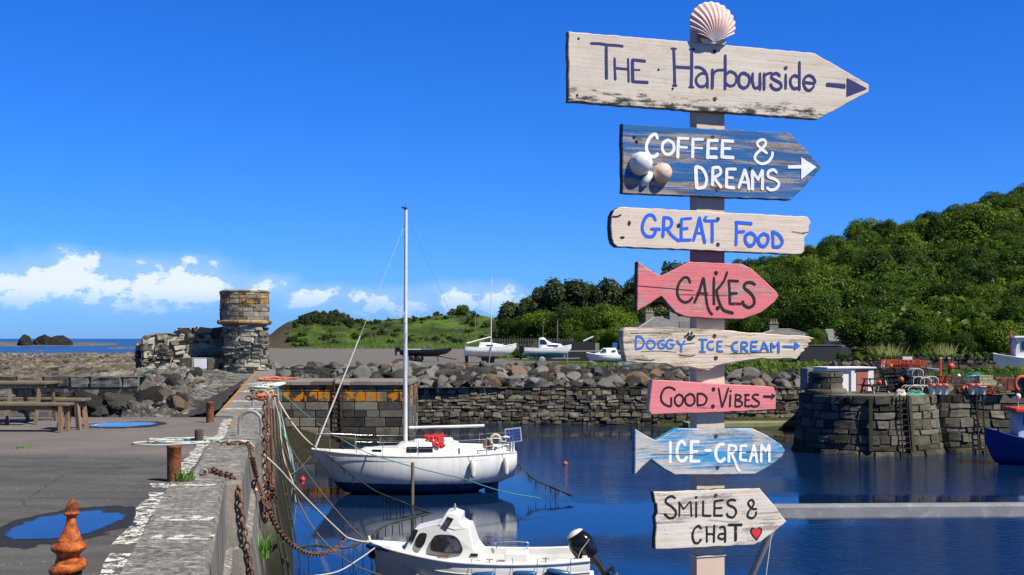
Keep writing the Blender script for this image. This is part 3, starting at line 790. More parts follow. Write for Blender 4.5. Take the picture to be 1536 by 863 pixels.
def ring_course(b, r, z, h, seed, n=14, mat=0, bulge=.05):
    rg = random.Random(seed)
    for k in range(n):
        a0, a1 = 2 * math.pi * (k + .015) / n, 2 * math.pi * (k + .985) / n
        pr = [(r - .25, 0), (r - .02, 0), (r + bulge * .6, h * .15), (r + bulge, h * .5), (r + bulge * .7, h * .88), (r - .04, h), (r - .25, h)]
        dr, dz = rg.uniform(-.03, .03), rg.uniform(-.02, .02)
        vs = []; na = 6
        for i in range(na + 1):
            a = lerp(a0, a1, i / na)
            vs += [Vector(((q + dr) * math.sin(a), -(q + dr) * math.cos(a), z + dz + zz)) for q, zz in pr]
        m_ = len(pr)
        b.add(vs, [(i * m_ + j, (i + 1) * m_ + j, (i + 1) * m_ + j + 1, i * m_ + j + 1) for i in range(na) for j in range(m_ - 1)], mat, True, rg.random())
        b.add(vs[:m_], [tuple(range(m_))], mat); b.add(vs[-m_:], [tuple(range(m_))], mat)
ring_course(b, 1.30, 2.40, .22, 5, bulge=.08); b.build('string_course', MT['lich_band'], tw)
b = MB(); ring_course(b, 1.23, 4.02, .14, 6, bulge=.05); b.lathe([(0.01, 4.13), (1.1, 4.12)], 30, cap=False); b.build('top_course', MT['lich_band'], tw)

# ruined wall beside the tower
rw0, rw1 = XZ(214, 59.6, 0), XZ(348, 62.3, 0)
sf, U = plane_surf((rw0.x, rw0.y), (rw1.x, rw1.y), 0.05, -1.2)
toptab = [(0, 2.55), (.25, 2.85), (.42, 3.1), (1.2, 3.2), (2.0, 3.1), (2.05, 3.38), (9, 3.42)]
rtop = lambda u: interp(toptab, u) + 0.07 * mnoise.noise((u * 3, 0, 1))
b = MB()
masonry(b, sf, U, 3.5, (.11, .36), (.25, 1.0), .06, .2, 8, top=rtop, jit=.25, depth=.18, wob=.1)
n = Vector((sf(0, 0, 1) - sf(0, 0, 0)))
b.grid(lambda s, t: sf(s * U, rtop(s * U) - .05 + .12 * fbm(s * 19, t * 3), -t * 1.1), 60, 5, 0, False)
b.grid(lambda s, t: sf(s * U, t * (rtop(s * U) - .1), -1.1), 30, 3, 0, False)
sf2, U2 = plane_surf((rw0.x - .7, rw0.y + .85), (rw0.x, rw0.y), 0.05, -1.2)
masonry(b, sf2, U2, 2.6, (.15, .4), (.3, .7), .05, .2, 9, jit=.2, depth=.15, core=None)
tag(b.build('ruined_wall', [MT['tower_st'], MT['mortar_lt']], origin=(rw0.x, rw0.y, -1.2)), 'ruined jagged rubble wall with pale mortar beside the round tower', 'wall')
# stone niche block with a white plaque, orange lichened ledge below
pl = P(299, 546, 59.7)
b = MB(); b.box((0, 0.1, 0), (0.64, 0.06, 0.5), bev=.01); o = b.build('plaque', M_noise('white_plaque_face', (0.72, 0.74, 0.78), (0.66, 0.68, 0.73), 4, 0.5), origin=(0, 0, 0), loc=(pl.x, pl.y + .1, pl.z))
tag(o, 'small white square plaque fixed low on the ruined rubble wall', 'plaque')
b = MB()
for k, (dx, w, tn) in enumerate(((-.85, .55, .1), (.62, .62, .3))):
    b.box((dx, .35, .0), (w, .5, .62), bev=.04, tone=tn)
b.box((0.0, .4, -.02), (1.06, .4, .66), bev=.03, tone=.9, mat=1)
b.box((-.5, .3, -.62), (.95, .7, .42), bev=.05, tone=.3, mat=2); b.box((.5, .3, -.6), (1.0, .7, .42), bev=.05, tone=.9, mat=2)
MT['lich_ledge'] = M_stone('lichened_ledge_stone', (0.05, 0.04, 0.03), (0.13, 0.105, 0.07), (0.25, 0.2, 0.13), 1.2, lichen=(0.5, 0.2, 0.02), lich=lambda nt, z, w: 0.52)
tag(b.build('stone_niche', [MT['tower_st'], MT['tower_st'], MT['lich_ledge']], loc=(pl.x, pl.y + .25, pl.z)), 'squared stone blocks round the plaque above an orange lichened ledge', 'stonework')

# rubble bank between the quay and the tower
m, nt, bs = newmat('rubble_bank')
wp = wpos(nt); n1 = nz(nt, wp, 0.5, 7, 0.65); n2 = nz(nt, wp, 3.2, 7, 0.7); n3 = nz(nt, wp, 18, 4, 0.7)
c = ramp(nt, mth(nt, 'ADD', mth(nt, 'MULTIPLY', n1, .4), mth(nt, 'MULTIPLY', n2, .6)), [(0.36, (0.012, 0.012, 0.012)), (0.47, (0.07, 0.068, 0.064)), (0.55, (0.22, 0.215, 0.20)), (0.64, (0.46, 0.45, 0.42))])
setp(nt, bs, color=c, rough=.92, spec=.2, normal=bump(nt, mth(nt, 'ADD', n2, mth(nt, 'MULTIPLY', n3, .4)), .9, .12))
MT['bank'] = m
def bankf(u, v):
    Y = lerp(25.2, 60, v)
    xr = edge_x(Y) - 1.0
    xl = (200 - CX) / F * Y - 0.6
    x = lerp(xl, xr, u)
    z = -0.3 + 0.34 * fbm(x * .6, Y * .35, 2.1, 4) + 0.75 * abs(fbm(x * 1.7, Y * .9, 5, 4)) + interp([(25, .0), (30, .05), (45, .0), (60, .35)], Y)
    z -= max(0, 1 - u * 9) * 1.6
    if u > .5: z = lerp(z, -.12, min(1, (u - .5) * 2.4))
    return Vector((x, Y, z))
b = MB(); b.grid(bankf, 110, 170, smooth=False)
struct(b.build('rubble_ground', MT['bank']))
# dark sloping apron of pitched stone against the pier
b = MB()
MT['apron'] = M_stone('apron_stone', (0.010, 0.010, 0.010), (0.035, 0.033, 0.03), (0.085, 0.08, 0.072), 1.5, warm=(.16, .06, .02), warm_amt=.1, bmp=.9, bdist=.06)
def apf(u, v):
    Y = lerp(25.15, 44, v)
    xr = edge_x(Y) - 1.0; xl = lerp((232 - CX) / F * 25.15, (345 - CX) / F * 44, v)
    x = lerp(xl, xr, u)
    return Vector((x, Y, lerp(-.2, .12, u ** .8) + .13 * fbm(x * 2.2, Y * .9, 8, 4)))
b.grid(apf, 34, 50, smooth=False)
tag(b.build('stone_apron', MT['apron'], origin=apf(0, 0)), 'dark sloping apron of pitched stone leaning against the pier wall', 'stone apron')
rg = random.Random(77)
for (px, py, Y, s, dk) in ((172, 609, 26.6, .5, 1), (128, 605, 26.2, .42, 1), (222, 608, 27.0, .48, 1), (112, 603, 27.0, .36, 1), (210, 620, 26.0, .22, 0), (190, 621, 25.9, .22, 1), (240, 616, 26.4, .26, 1), (196, 596, 28.6, .42, 1), (232, 598, 31, .42, 0), (150, 619, 26, .2, 1), (262, 606, 30, .32, 0)):
    Y *= 1.19; s *= 1.19; p = P(px, py, Y); lab = {172: 'biggest black boulder with a pale scar behind the quay', 128: 'dark rounded boulder right behind the stool at the tables', 222: 'dark reddish boulder at the foot of the rubble bank'}.get(px, 'loose boulder lying at the landward end of the quay')
    boulder((ROCKS_D if dk else ROCKS)[rg.randrange(4)], (p.x, p.y, p.z - .02), (s * 2.0, s * 1.5, s * 1.35), rg, lab, None if px in (172, 128, 222) else 'boulders behind the quay')
for k in range(120):
    v = rg.uniform(.1, .8); u = rg.uniform(.06, .6)
    p = bankf(u, v); s = rg.uniform(.16, .5)
    boulder(ROCKS[rg.randrange(9)], (p.x, p.y, p.z + .03), s, rg, 'loose stone lying on the rubble bank below the ruined wall', 'stones on the rubble bank', 'loose_stone', 'stone')

# low dark wall behind the picnic tables
lw0, lw1 = XZ(-190, 33.6, 0), XZ(206, 33.2, 0)
sf, U = plane_surf((lw0.x, lw0.y), (lw1.x, lw1.y), .04, -.9)
MT['low_st'] = M_stone('low_wall_stone', (0.02, 0.02, 0.02), (0.07, 0.068, 0.064), (0.16, 0.155, 0.14), 2.2, pale=(.3, .28, .24), warm=(.2, .17, .12), warm_amt=.2, bmp=.9)
b = MB(); masonry(b, sf, U, 1.52, (.2, .42), (.3, 1.0), .06, .12, 21, jit=.1, depth=.12, wob=.05)
b.grid(lambda s, t: sf(s * U, 1.48 + .05 * fbm(s * 30, t * 3), -t * .7), 60, 3, 0, False)
b.grid(lambda s, t: sf(s * U, t * 1.48, -.7), 10, 2, 1, False)
tag(b.build('low_stone_wall', [MT['low_st'], M_noise('grey_mortar', (.24, .225, .19), (.15, .14, .12), 3, .95, bmp=.6)], origin=(lw0.x, lw0.y, -.9)), 'low wall of big dark stones with pale joints behind the picnic tables', 'wall')

# stone landing: ashlar block across the pier, ladder down its face
Yl = 60.0
lx0, lx1 = edge_x(60) - .2, (615 - CX) / F * Yl
ld = thing('stone_landing', 'square ashlar landing with a band of orange lichen and an iron ladder', 'landing stage', (lx0, Yl, -4.3))
sf, U = plane_surf((0, 0), (lx1 - lx0, 0), .015, 0)
lad_u = (508 - CX) / F * Yl - lx0
b = MB(); masonry(b, sf, U, 3.62, (.36, .6), (.5, 1.5), .016, .016, 31, depth=.05, jit=.02, skip=lambda u, v: abs(u - lad_u) < .0)
sf3, U3 = plane_surf((lx1 - lx0, 0), (lx1 - lx0, 5.5), .015, 0)
masonry(b, sf3, U3, 3.62, (.44, .56), (.6, 1.3), .018, .018, 32, depth=.05)
b.build('block_wall', [MT['land_st'], MT['mortar_dk']], ld)
b = MB(); rg = random.Random(3); u = 0
while u < U:
    w = rg.uniform(.8, 1.5); b.box(((u + min(u + w, U)) / 2, .35, 3.68), (min(w, U - u) - .015, .86, .2), bev=.02, tone=rg.random()); u += w
b.box((U / 2, 3.2, 3.66), (U, 4.9, .16), bev=.01, tone=.4)
b.build('coping', MT['land_top'], ld)
b = MB()
for s in (-.2, .2): b.bar((lad_u + s, -.10, .2), (lad_u + s, -.10, 3.9), .06, .05)
for k in range(14): b.bar((lad_u - .2, -.10, .4 + .25 * k), (lad_u + .2, -.10, .4 + .25 * k), .035, .035)
b.build('iron_ladder', M_rust('ladder_iron', (.05, .025, .015), (.12, .05, .025), (.012, .009, .008)), ld)
# weedy rubble at the foot of the landing
def footf(u, v):
    Y = lerp(48, 60.3, v); x = lerp(edge_x(60) + .2, (540 - CX) / F * Y, u)
    h = interp([(0, .95), (.55, .55), (1, -.5)], u) * interp([(0, -.25), (.5, .5), (1, 1.1)], v)
    return Vector((x, Y, WZ - .12 + h + .35 * fbm(x * 1.1, Y * .9, 4.4, 4)))
MT['weed'] = M_stone('weedy_rubble', (0.006, 0.006, 0.004), (0.02, 0.019, 0.010), (0.06, 0.055, 0.03), 2.5, bmp=1.0, bdist=.1)
b = MB(); b.grid(footf, 40, 40, smooth=False); struct(b.build('weedy_foreshore', MT['weed']))

# harbour wall across the basin
hw0, hw1 = (lx1 - 6, 74.6), (26.0, 72.5)
sf, U = plane_surf(hw0, hw1, .13, -4.2)
b = MB(); masonry(b, sf, U, 2.82, (.16, .34), (.26, .78), .04, .09, 41, jit=.2, depth=.1, wob=.16, nuc=60)
b.grid(lambda s, t: sf(s * U, 2.8 + .08 * fbm(s * 40, t * 2), .05 - t * 2.2), 90, 4, 2, False)
MT['wall_top'] = M_stone('wall_head_rubble', (.025, .022, .018), (.08, .072, .06), (.18, .16, .135), 1.6, lichen=(.36, .16, .03), lich=lambda nt, z, w: .62, bmp=.9)
tag(b.build('harbour_wall', [MT['rubble_st'], MT['mortar_dk'], MT['wall_top']], origin=(hw0[0], hw0[1], -4.2)), 'long rubble stone harbour wall closing the far side of the basin', 'wall')
# concrete step and green weed at the foot of that wall
b = MB(); b.box((0, 0, 0), (9.5, 1.5, .3), bev=.04)
tag(b.build('concrete_step', M_noise('weedy_concrete', (.26, .25, .15), (.17, .17, .09), 1.2, .9, bmp=.6), loc=(15.2, 70.9, -3.52), rot=(0, 0, R(5))), 'pale greenish concrete step at the waterline below the harbour wall', 'step')
def slipf(u, v):
    x = lerp(7, 24, u); Y = lerp(65.5, 73.2, v)
    return Vector((x, Y, WZ - .5 + interp([(0, 0), (.3, .35), (1, 1.0)], v) * interp([(0, .35), (.35, .9), (.6, 1), (1, 1.1)], u) + .22 * fbm(x * .8, Y * .8, 9.4, 4)))
MT['greenweed'] = M_stone('green_weed_rubble', (0.006, 0.007, 0.003), (0.03, 0.036, 0.010), (0.09, 0.11, 0.025), 1.8, bmp=1.0, bdist=.08)
b = MB(); b.grid(slipf, 60, 26, smooth=False); struct(b.build('weedy_slope', MT['greenweed']))

# ---- ground ashore
m, nt, bs = newmat('shore_ground')
wp = wpos(nt); sp = nd(nt, 'ShaderNodeSeparateXYZ', {0: wp})
n1 = nz(nt, vscale(nt, wp, (1, .5, 1)), 0.09, 6, .6); n2 = nz(nt, wp, 1.4, 7, .7); n3 = nz(nt, wp, 9, 4, .7)
sand = mixc(nt, n2, (.10, .092, .088), (.22, .205, .195))
grass = mixc(nt, ramp(nt, mth(nt, 'ADD', mth(nt, 'MULTIPLY', n2, .6), mth(nt, 'MULTIPLY', n3, .4)), [(.38, 0.0), (.62, 1.0)]), (.035, .07, .010), (.12, .20, .030))
grass = mixc(nt, ramp(nt, nz(nt, vscale(nt, wp, (1, .6, 1)), .12, 8, .7), [(.42, 0.0), (.56, .95)]), grass, (.026, .038, .012))
grass = mixc(nt, ramp(nt, nz(nt, vscale(nt, wp, (1, .4, 1), (7, 3, 1)), .07, 7, .66), [(.56, 0.0), (.66, .7)]), grass, (.15, .15, .05))
xx = mth(nt, 'DIVIDE', sp.outputs[0], sp.outputs[1])
gm = mth(nt, 'ADD', mth(nt, 'MULTIPLY', sstep(nt, xx, -.055, .05), .30), mth(nt, 'ADD', mth(nt, 'MULTIPLY', sstep(nt, sp.outputs[1], 190, 250), .6), n1))
c = mixc(nt, sstep(nt, gm, .66, .78), sand, grass)
cl = mth(nt, 'MULTIPLY', sstep(nt, mth(nt, 'ADD', xx, mth(nt, 'MULTIPLY', mth(nt, 'SUBTRACT', n1, .5), .06)), -.183, -.196), sstep(nt, sp.outputs[1], 232, 240))
c = mixc(nt, cl, c, mixc(nt, n2, (.025, .02, .014), (.12, .095, .065)))
c = mixc(nt, sstep(nt, sp.outputs[1], 84.5, 82.5), c, mixc(nt, n2, (.008, .008, .008), (.05, .048, .045)))
setp(nt, bs, color=c, rough=.95, spec=.15, normal=bump(nt, mth(nt, 'ADD', n2, n3), .8, .12))
MT['ground'] = m
RIDGE = [(380, 500), (404, 500), (418, 489), (430, 483), (470, 470), (512, 470), (526, 481), (560, 481), (585, 477), (640, 477), (700, 477), (760, 477), (840, 476), (950, 470), (1040, 462), (1090, 440), (1210, 408), (1260, 390), (1300, 380), (1340, 381), (1380, 379), (1430, 357), (1480, 334), (1536, 323), (1700, 310), (1900, 300)]
def ground_z(x, Y):
    z = interp([(74, -1.5), (81, -.35), (90, -.25), (400, -.05)], Y)
    px = CX + F * x / max(Y, 1)
    crest = CAMH + (HY - interp(RIDGE, px)) / F * (275 if px > 900 else 300)
    w0 = interp([(400, 236), (700, 225), (900, 205), (1010, 120), (1150, 100), (1500, 88)], px)
    w1 = interp([(700, 300), (900, 290), (1010, 275), (1500, 262)], px)
    t = (Y - w0) / (w1 - w0); t = max(0, min(1, t)); t = t * t * (3 - 2 * t) * .55 + t * .45
    back = max(0.0, Y - w1) * .05
    f = crest * t - back * (1 if crest > 2 else .3)
    if t > 0: f += (fbm(x * .035, Y * .03, 2, 4) * 3.0 + fbm(x * .13, Y * .12, 6, 3) * .8) * min(1, t * 3) * (.6 if px < 760 else 1)
    return z + f
b = MB()
def gf(u, v):
    if v < .06: Y = lerp(74.2, 84, v / .06)
    else: Y = 84 * (430 / 84) ** ((v - .06) / .94)
    px = lerp(340, 1900, u); x = (px - CX) / F * Y
    return Vector((x, Y, ground_z(x, Y) - (0.0 if px > 390 else .3)))
b.grid(gf, 260, 120)
struct(b.build('shore_ground', MT['ground']))

# rock armour above the harbour wall
rg = random.Random(21)
cnt = 0
GRP = 'rock armour boulders above the harbour wall'
for k in range(298):
    row = k % 6
    px = lerp(398, 1212, (k // 6 + rg.uniform(-.45, .45) + (.5 if row % 2 else 0)) / 49.6)
    t = max(0.0, (row + rg.uniform(-.25, .25)) / 5)
    Y = lerp(74.9, 82.5, t)
    z = lerp(-1.35, -.42, t ** .8)
    if px > 1020: z += -.05 * (px - 1020) / 100
    s = rg.uniform(.42, .85) if rg.random() < .85 else rg.uniform(.85, 1.15)
    boulder(ROCKS[rg.randrange(9)], XZ(px, Y, z), s, rg, 'angular grey rock armour boulder heaped above the harbour wall', GRP)

b = MB()
def bedf(u, v):
    px = lerp(392, 1225, u); Y = lerp(74.3, 83.5, v); x = (px - CX) / F * Y
    return Vector((x, Y, lerp(-1.55, -.62, v ** .8) + 1.0 * abs(fbm(x * .9, Y * .8, 3.3, 4)) - (.05 * (px - 1020) / 100 if px > 1020 else 0)))
b.grid(bedf, 420, 26, smooth=False)
struct(b.build('rubble_bed', MT['rock']))
# ---- right-hand quay with its round pier head
hc = Vector((17.35, 57.2, 0)); hr = 3.25
ph = thing('round_pier_head', 'massive rounded pier head and quay wall of coursed stone', 'pier', (hc.x, hc.y, -4.4))
VH = 3.42
def head_surf(u, v, o):
    # runs down the left flank, round the nose, then straight along the quay face
    bat = .16 * v if v < 2.4 else .16 * 2.4 + .07 * (v - 2.4)
    flare = .25 * max(0, 1 - v / .9)
    q = hr + .45 - bat + flare + o
    arc = (hr) * math.radians(158)
    if u < 9: return Vector((-q + .32 * (9 - u), 9 - u, v))
    u -= 9
    if u < arc:
        a = -math.pi / 2 + u / hr
        return Vector((q * math.sin(a), -q * math.cos(a), v))
    u -= arc
    a = -math.pi / 2 + math.radians(158)
    p = Vector((q * math.sin(a), -q * math.cos(a), v))
    d = Vector((math.cos(math.radians(3)), math.sin(math.radians(3)), 0))
    # the straight run sets off from a fixed return so that courses stay level
    q0 = Vector((hr * math.sin(a) + .05, -hr * math.cos(a) - 0.42, 0))
    st = q0 + d * u + Vector((0, -1, 0)) * (o + .45 - bat + flare) + Vector((0, 0, v))
    k = min(1, u / .8)
    return p.lerp(st, k)
UH = 9 + hr * math.radians(158) + 24
b = MB(); masonry(b, head_surf, UH, VH, (.22, .5), (.3, 1.15), .03, .07, 51, jit=.13, depth=.1, nuc=120, wob=.1)
b.build('stone_face', [MT['head_st'], MT['mortar_dk']], ph)
b = MB()
top = [head_surf(UH * i / 90, VH, -.1) for i in range(91)]
top += [Vector((top[-1].x, 24, VH)), Vector((24 * .34 - hr, 24, VH))]
b.add(top, [tuple(range(len(top)))])
b.build('quay_top', M_noise('far_quay_surface', (.17, .16, .14), (.10, .095, .085), 1.5, .9, c3=(.05, .07, .02), t3=.62, bmp=.5), ph)
def head_pt(px):  # quay-face point seen in a given column
    best = min((abs(CX + F * (head_surf(u, 2.5, 0).x + hc.x) / (head_surf(u, 2.5, 0).y + hc.y) - px), u) for u in [9.5 + .05 * i for i in range(600)])
    return best[1]
rustl = M_rust('weedy_ladder_iron', (.03, .022, .015), (.07, .045, .025), (.01, .009, .007))
for px in (1353, 1468):
    u0 = head_pt(px); b = MB()
    for s in (-.17, .17): b.tube([head_surf(u0 + s, v, .16) for v in (.1, .9, 1.8, 2.6, 3.5)], .035, 6)
    for k in range(13): b.tube([head_surf(u0 - .17, .25 + .26 * k, .16), head_surf(u0 + .17, .25 + .26 * k, .16)], .022, 6)
    b.build('iron_ladder', rustl, ph)
for px in (1306, 1362):
    u0 = head_pt(px); b = MB()
    b.bar(head_surf(u0, .9, .13), head_surf(u0, 3.35, .13), .16, .14)
    b.build('timber_fender', MT['weedrope'], ph)
# stepped drum parapet on the nose of the pier head
dp = XZ(1238, 56.5, 0)
pr = thing('drum_parapet', 'stepped round stone parapet stub on the nose of the pier head', 'parapet', (dp.x, dp.y, -1.0))
b = MB(); masonry(b, cyl_surf(.84, .78, .26, .82), 2 * math.pi * .84, .82, (.24, .32), (.45, .95), .018, .04, 5, depth=.05, jit=.05)
b.lathe([(.01, 1.06), (.76, 1.05), (.80, 1.0)], 24, cap=False); b.build('drum', [MT['head_st'], MT['mortar_dk']], pr)
for nm, z0, h, r, sd_ in (('plinth_course', .0, .27, 1.0, 1),):
    b = MB(); ring_course(b, r, z0, h, sd_, 5, bulge=.015); b.lathe([(.01, z0 + h - .02), (r, z0 + h - .03)], 24, cap=False); b.build(nm, MT['head_st'], pr)
# ================================================================ the signpost
SP = Vector(((1066 - CX) / F * 3.5, 3.5, 0))           # middle of the post's front face, in plan
SA = R(18.2)
su = Vector((math.cos(SA), math.sin(SA), 0)); sn = Vector((math.sin(SA), -math.cos(SA), 0))
BT = 0.024                                              # board thickness
def on_board(px, py, off=BT):
    """point of the board face seen at a pixel, as (along, up) in the board plane"""
    dx = (px - CX) / F
    p0 = SP + sn * off
    t = (sn.x * p0.x + sn.y * p0.y) / (sn.x * dx + sn.y)
    q = Vector((dx * t, t, CAMH - (py - HY) / F * t))
    return Vector((su.dot(q - p0), q.z))
sign = thing('signpost', 'tall wooden signpost with hand-painted boards topped by a pink scallop shell', 'signpost', (SP.x, SP.y, 0), SA)
MT['post'] = M_noise('beige_post_paint', (.62, .47, .365), (.56, .42, .325), 4, .7, c3=(.36, .29, .23), t3=.69, bmp=.15)
MT['post_pink'] = M_noise('pink_paint_drip', (.62, .20, .20), (.55, .17, .17), 4, .7, bmp=.15)
pw = (on_board(1087, 500, 0).x - on_board(1045.5, 500, 0).x)
pc_ = (on_board(1087, 500, 0).x + on_board(1045.5, 500, 0).x) / 2
zt = on_board(1060, 37, 0).y
zp0, zp1 = on_board(1066, 396, 0).y, on_board(1066, 372, 0).y
b = MB()
for z0, z1, mm in ((0.0, zp0, 0), (zp0, zp1, 1), (zp1, zt, 0)):
    b.box((pc_, .024, (z0 + z1) / 2), (pw, .046, z1 - z0), mat=mm)
b.build('post', [MT['post'], MT['post_pink']], sign)
b = MB(); zz = on_board(1066, 834, 0).y
b.box((pc_, .024, zz), (pw + .007, .053, .006), bev=.002)
b.build('cable_tie', MT['fender_white'], sign)

class Board:
    def __init__(s, name, outline, mats, crop, label, jit=.0012, sub=10, seed=1, thick=BT, curve=False):
        s.cx, s.cy, s.k = crop
        rg = random.Random(seed)
        pts = [on_board(*q) for q in outline]
        if curve: pts = [Vector((v.x, v.y)) for v in smooth_path([Vector((p.x, p.y, 0)) for p in pts], 4, True)]
        cxx = sum(p.x for p in pts) / len(pts); czz = sum(p.y for p in pts) / len(pts)
        s.o = Vector((cxx, czz))
        fine = []
        for i, p in enumerate(pts):
            q = pts[(i + 1) % len(pts)]; n = max(1, int((q - p).length / .018)) if sub else 1
            for j in range(n):
                w = p.lerp(q, j / n)
                fine.append((w.x - cxx + rg.uniform(-jit, jit), w.y - czz + rg.uniform(-jit, jit)))
        b = MB(); b.prism(fine, -thick, -.0005, 0, .0022, side=1)
        s.ob = b.build(name, mats, sign, loc=(cxx, 0, czz))
        s.ob['label'] = label
        s.n = 0; s.th = thick
        s.lay = 0
    def pt(s, x, y):
        q = on_board(s.cx + x / s.k, s.cy + y / s.k)
        return q - s.o
    def pxm(s, w): return w / s.k * .002 * 1.07        # crop pixels -> metres on the board
    def lettering(s, strokes, mt, fills=(), name='lettering', wob=True):
        b = MB(); rg = random.Random(len(strokes))
        for pts, w in strokes:
            s.lay += 1
            y = -s.th - .0006 - .00004 * (s.lay % 40)
            path = [Vector((p.x, p.y, 0)) for p in (s.pt(*q) for q in pts)]
            path = smooth_path(path, 7)
            hw = s.pxm(w) / 2
            n = len(path); l, r_ = [], []
            dirs = []
            for i in range(n):
                t = path[min(i + 1, n - 1)] - path[max(i - 1, 0)]
                t = t.normalized() if t.length > 1e-9 else Vector((1, 0, 0)); dirs.append(t)
                h = hw * (1 + (.09 * mnoise.noise((i * .45, s.lay * 3.1, 0)) if wob else 0)) * (.86 + .14 * min(1, i / 2) if i < 2 else 1)
                m_ = Vector((-t.y, t.x, 0)) * h
                l.append(path[i] + m_); r_.append(path[i] - m_)
            vs = [(p.x, y - 2e-6 * i, p.y) for i, p in enumerate(l)] + [(p.x, y - 2e-6 * i, p.y) for i, p in enumerate(r_)]
            b.add(vs, [(i, i + 1, n + i + 1, n + i) for i in range(n - 1)])
            for e, dr in ((0, -1), (n - 1, 1)):
                t = dirs[e] * dr; c0 = path[e]; m_ = Vector((-t.y, t.x, 0))
                ww = (l[e] - r_[e]).length / 2
                fan = [c0 + m_ * ww * math.cos(a) + t * ww * .7 * math.sin(a) for a in [math.pi * k / 6 for k in range(7)]]
                b.add([(p.x, y - 2e-6 * e, p.y) for p in fan], [tuple(range(7))])
        for poly in fills:
            s.lay += 1
            y = -s.th - .0006 - .00004 * (s.lay % 40)
            q = [s.pt(*p) for p in poly]
            b.add([(p.x, y, p.y) for p in q], [tuple(range(len(q)))])
        o = b.build(name, mt, s.ob)
        return o
    def words(s, strokes, mt, cuts, fills=(), arrow=(), shaft=0):
        body = strokes[:len(strokes) - shaft] if shaft else strokes
        c = [0] + list(cuts) + [len(body)]
        for i in range(len(c) - 1): s.lettering(body[c[i]:c[i + 1]], mt, fills if i == len(c) - 2 else ())
        if arrow: s.lettering(strokes[len(strokes) - shaft:] if shaft else [], mt, arrow, name='arrow')
    def screws(s, pts, mt='screw', r=.0062, name='screw'):
        for q in pts:
            p = s.pt(*q); b = MB()
            M = Matrix.Translation((p.x, -s.th, p.y)) @ Matrix.Rotation(R(90), 4, 'X')
            b.lathe([(r * .1, .0008), (r * .35, .0004), (r * .5, .0016), (r * .85, .0018), (r, .0006), (r * 1.02, -.002)], 14, M)
            b.build(name, MT[mt], s.ob)
def ell(cx, cy, rx, ry, n=16, a0=0.0):
    return [(cx + rx * math.cos(2 * math.pi * i / n) * math.cos(a0) - ry * math.sin(2 * math.pi * i / n) * math.sin(a0), cy + rx * math.cos(2 * math.pi * i / n) * math.sin(a0) + ry * math.sin(2 * math.pi * i / n) * math.cos(a0)) for i in range(n)]
MT['screw'] = M_noise('rusty_screw', (.03, .025, .022), (.09, .07, .055), 150, .6, .4)
MT['hole'] = M_noise('nail_hole', (.008, .007, .006), (.02, .016, .012), 60, .9)
MT['edge_wood'] = M_wood('board_edge_wood', (.30, .25, .20), (.16, .12, .09), .55)
MT['edge_dark'] = M_wood('dark_board_edge', (.05, .04, .035), (.10, .08, .06), .5)
def ink(name, c, fade=.0, k=.06):
    m, nt, bs = newmat(name)
    co = objco(nt)
    n1 = nz(nt, vscale(nt, co, (6, 6, 60)), 1, 7, .7); n2 = nz(nt, co, 260, 4, .7)
    setp(nt, bs, color=mixc(nt, n1, tuple(x * .75 for x in c), tuple(min(1, x * 1.15) for x in c)), rough=.6, spec=.3)
    if fade:      # brush paint worn through along the grain
        tr = nd(nt, 'ShaderNodeBsdfTransparent')
        f = ramp(nt, mth(nt, 'ADD', mth(nt, 'MULTIPLY', n1, .6), mth(nt, 'MULTIPLY', n2, .4)), [(fade - .03, 0.0), (fade + .02, 1.0)])
        mx = nd(nt, 'ShaderNodeMixShader', {0: f, 1: tr.outputs[0], 2: bs.outputs[0]})
        nt.links.new(mx.outputs[0], [n for n in nt.nodes if n.type == 'OUTPUT_MATERIAL'][0].inputs[0])
    return m
INK_NAVY = ink('navy_brush_paint', (.024, .026, .145), .36)
INK_WHITE = ink('white_brush_paint', (.76, .77, .76), .36)
INK_WHITE2 = ink('thin_white_brush_paint', (.80, .82, .82), .38)
INK_BLUE = ink('bright_blue_paint', (.018, .12, .75), .28)
INK_BLACK = ink('black_brush_paint', (.016, .016, .018), .39)
INK_DBLUE = ink('chalky_blue_paint', (.03, .16, .55), .40)
INK_RED = ink('red_heart_paint', (.72, .03, .05), .2)

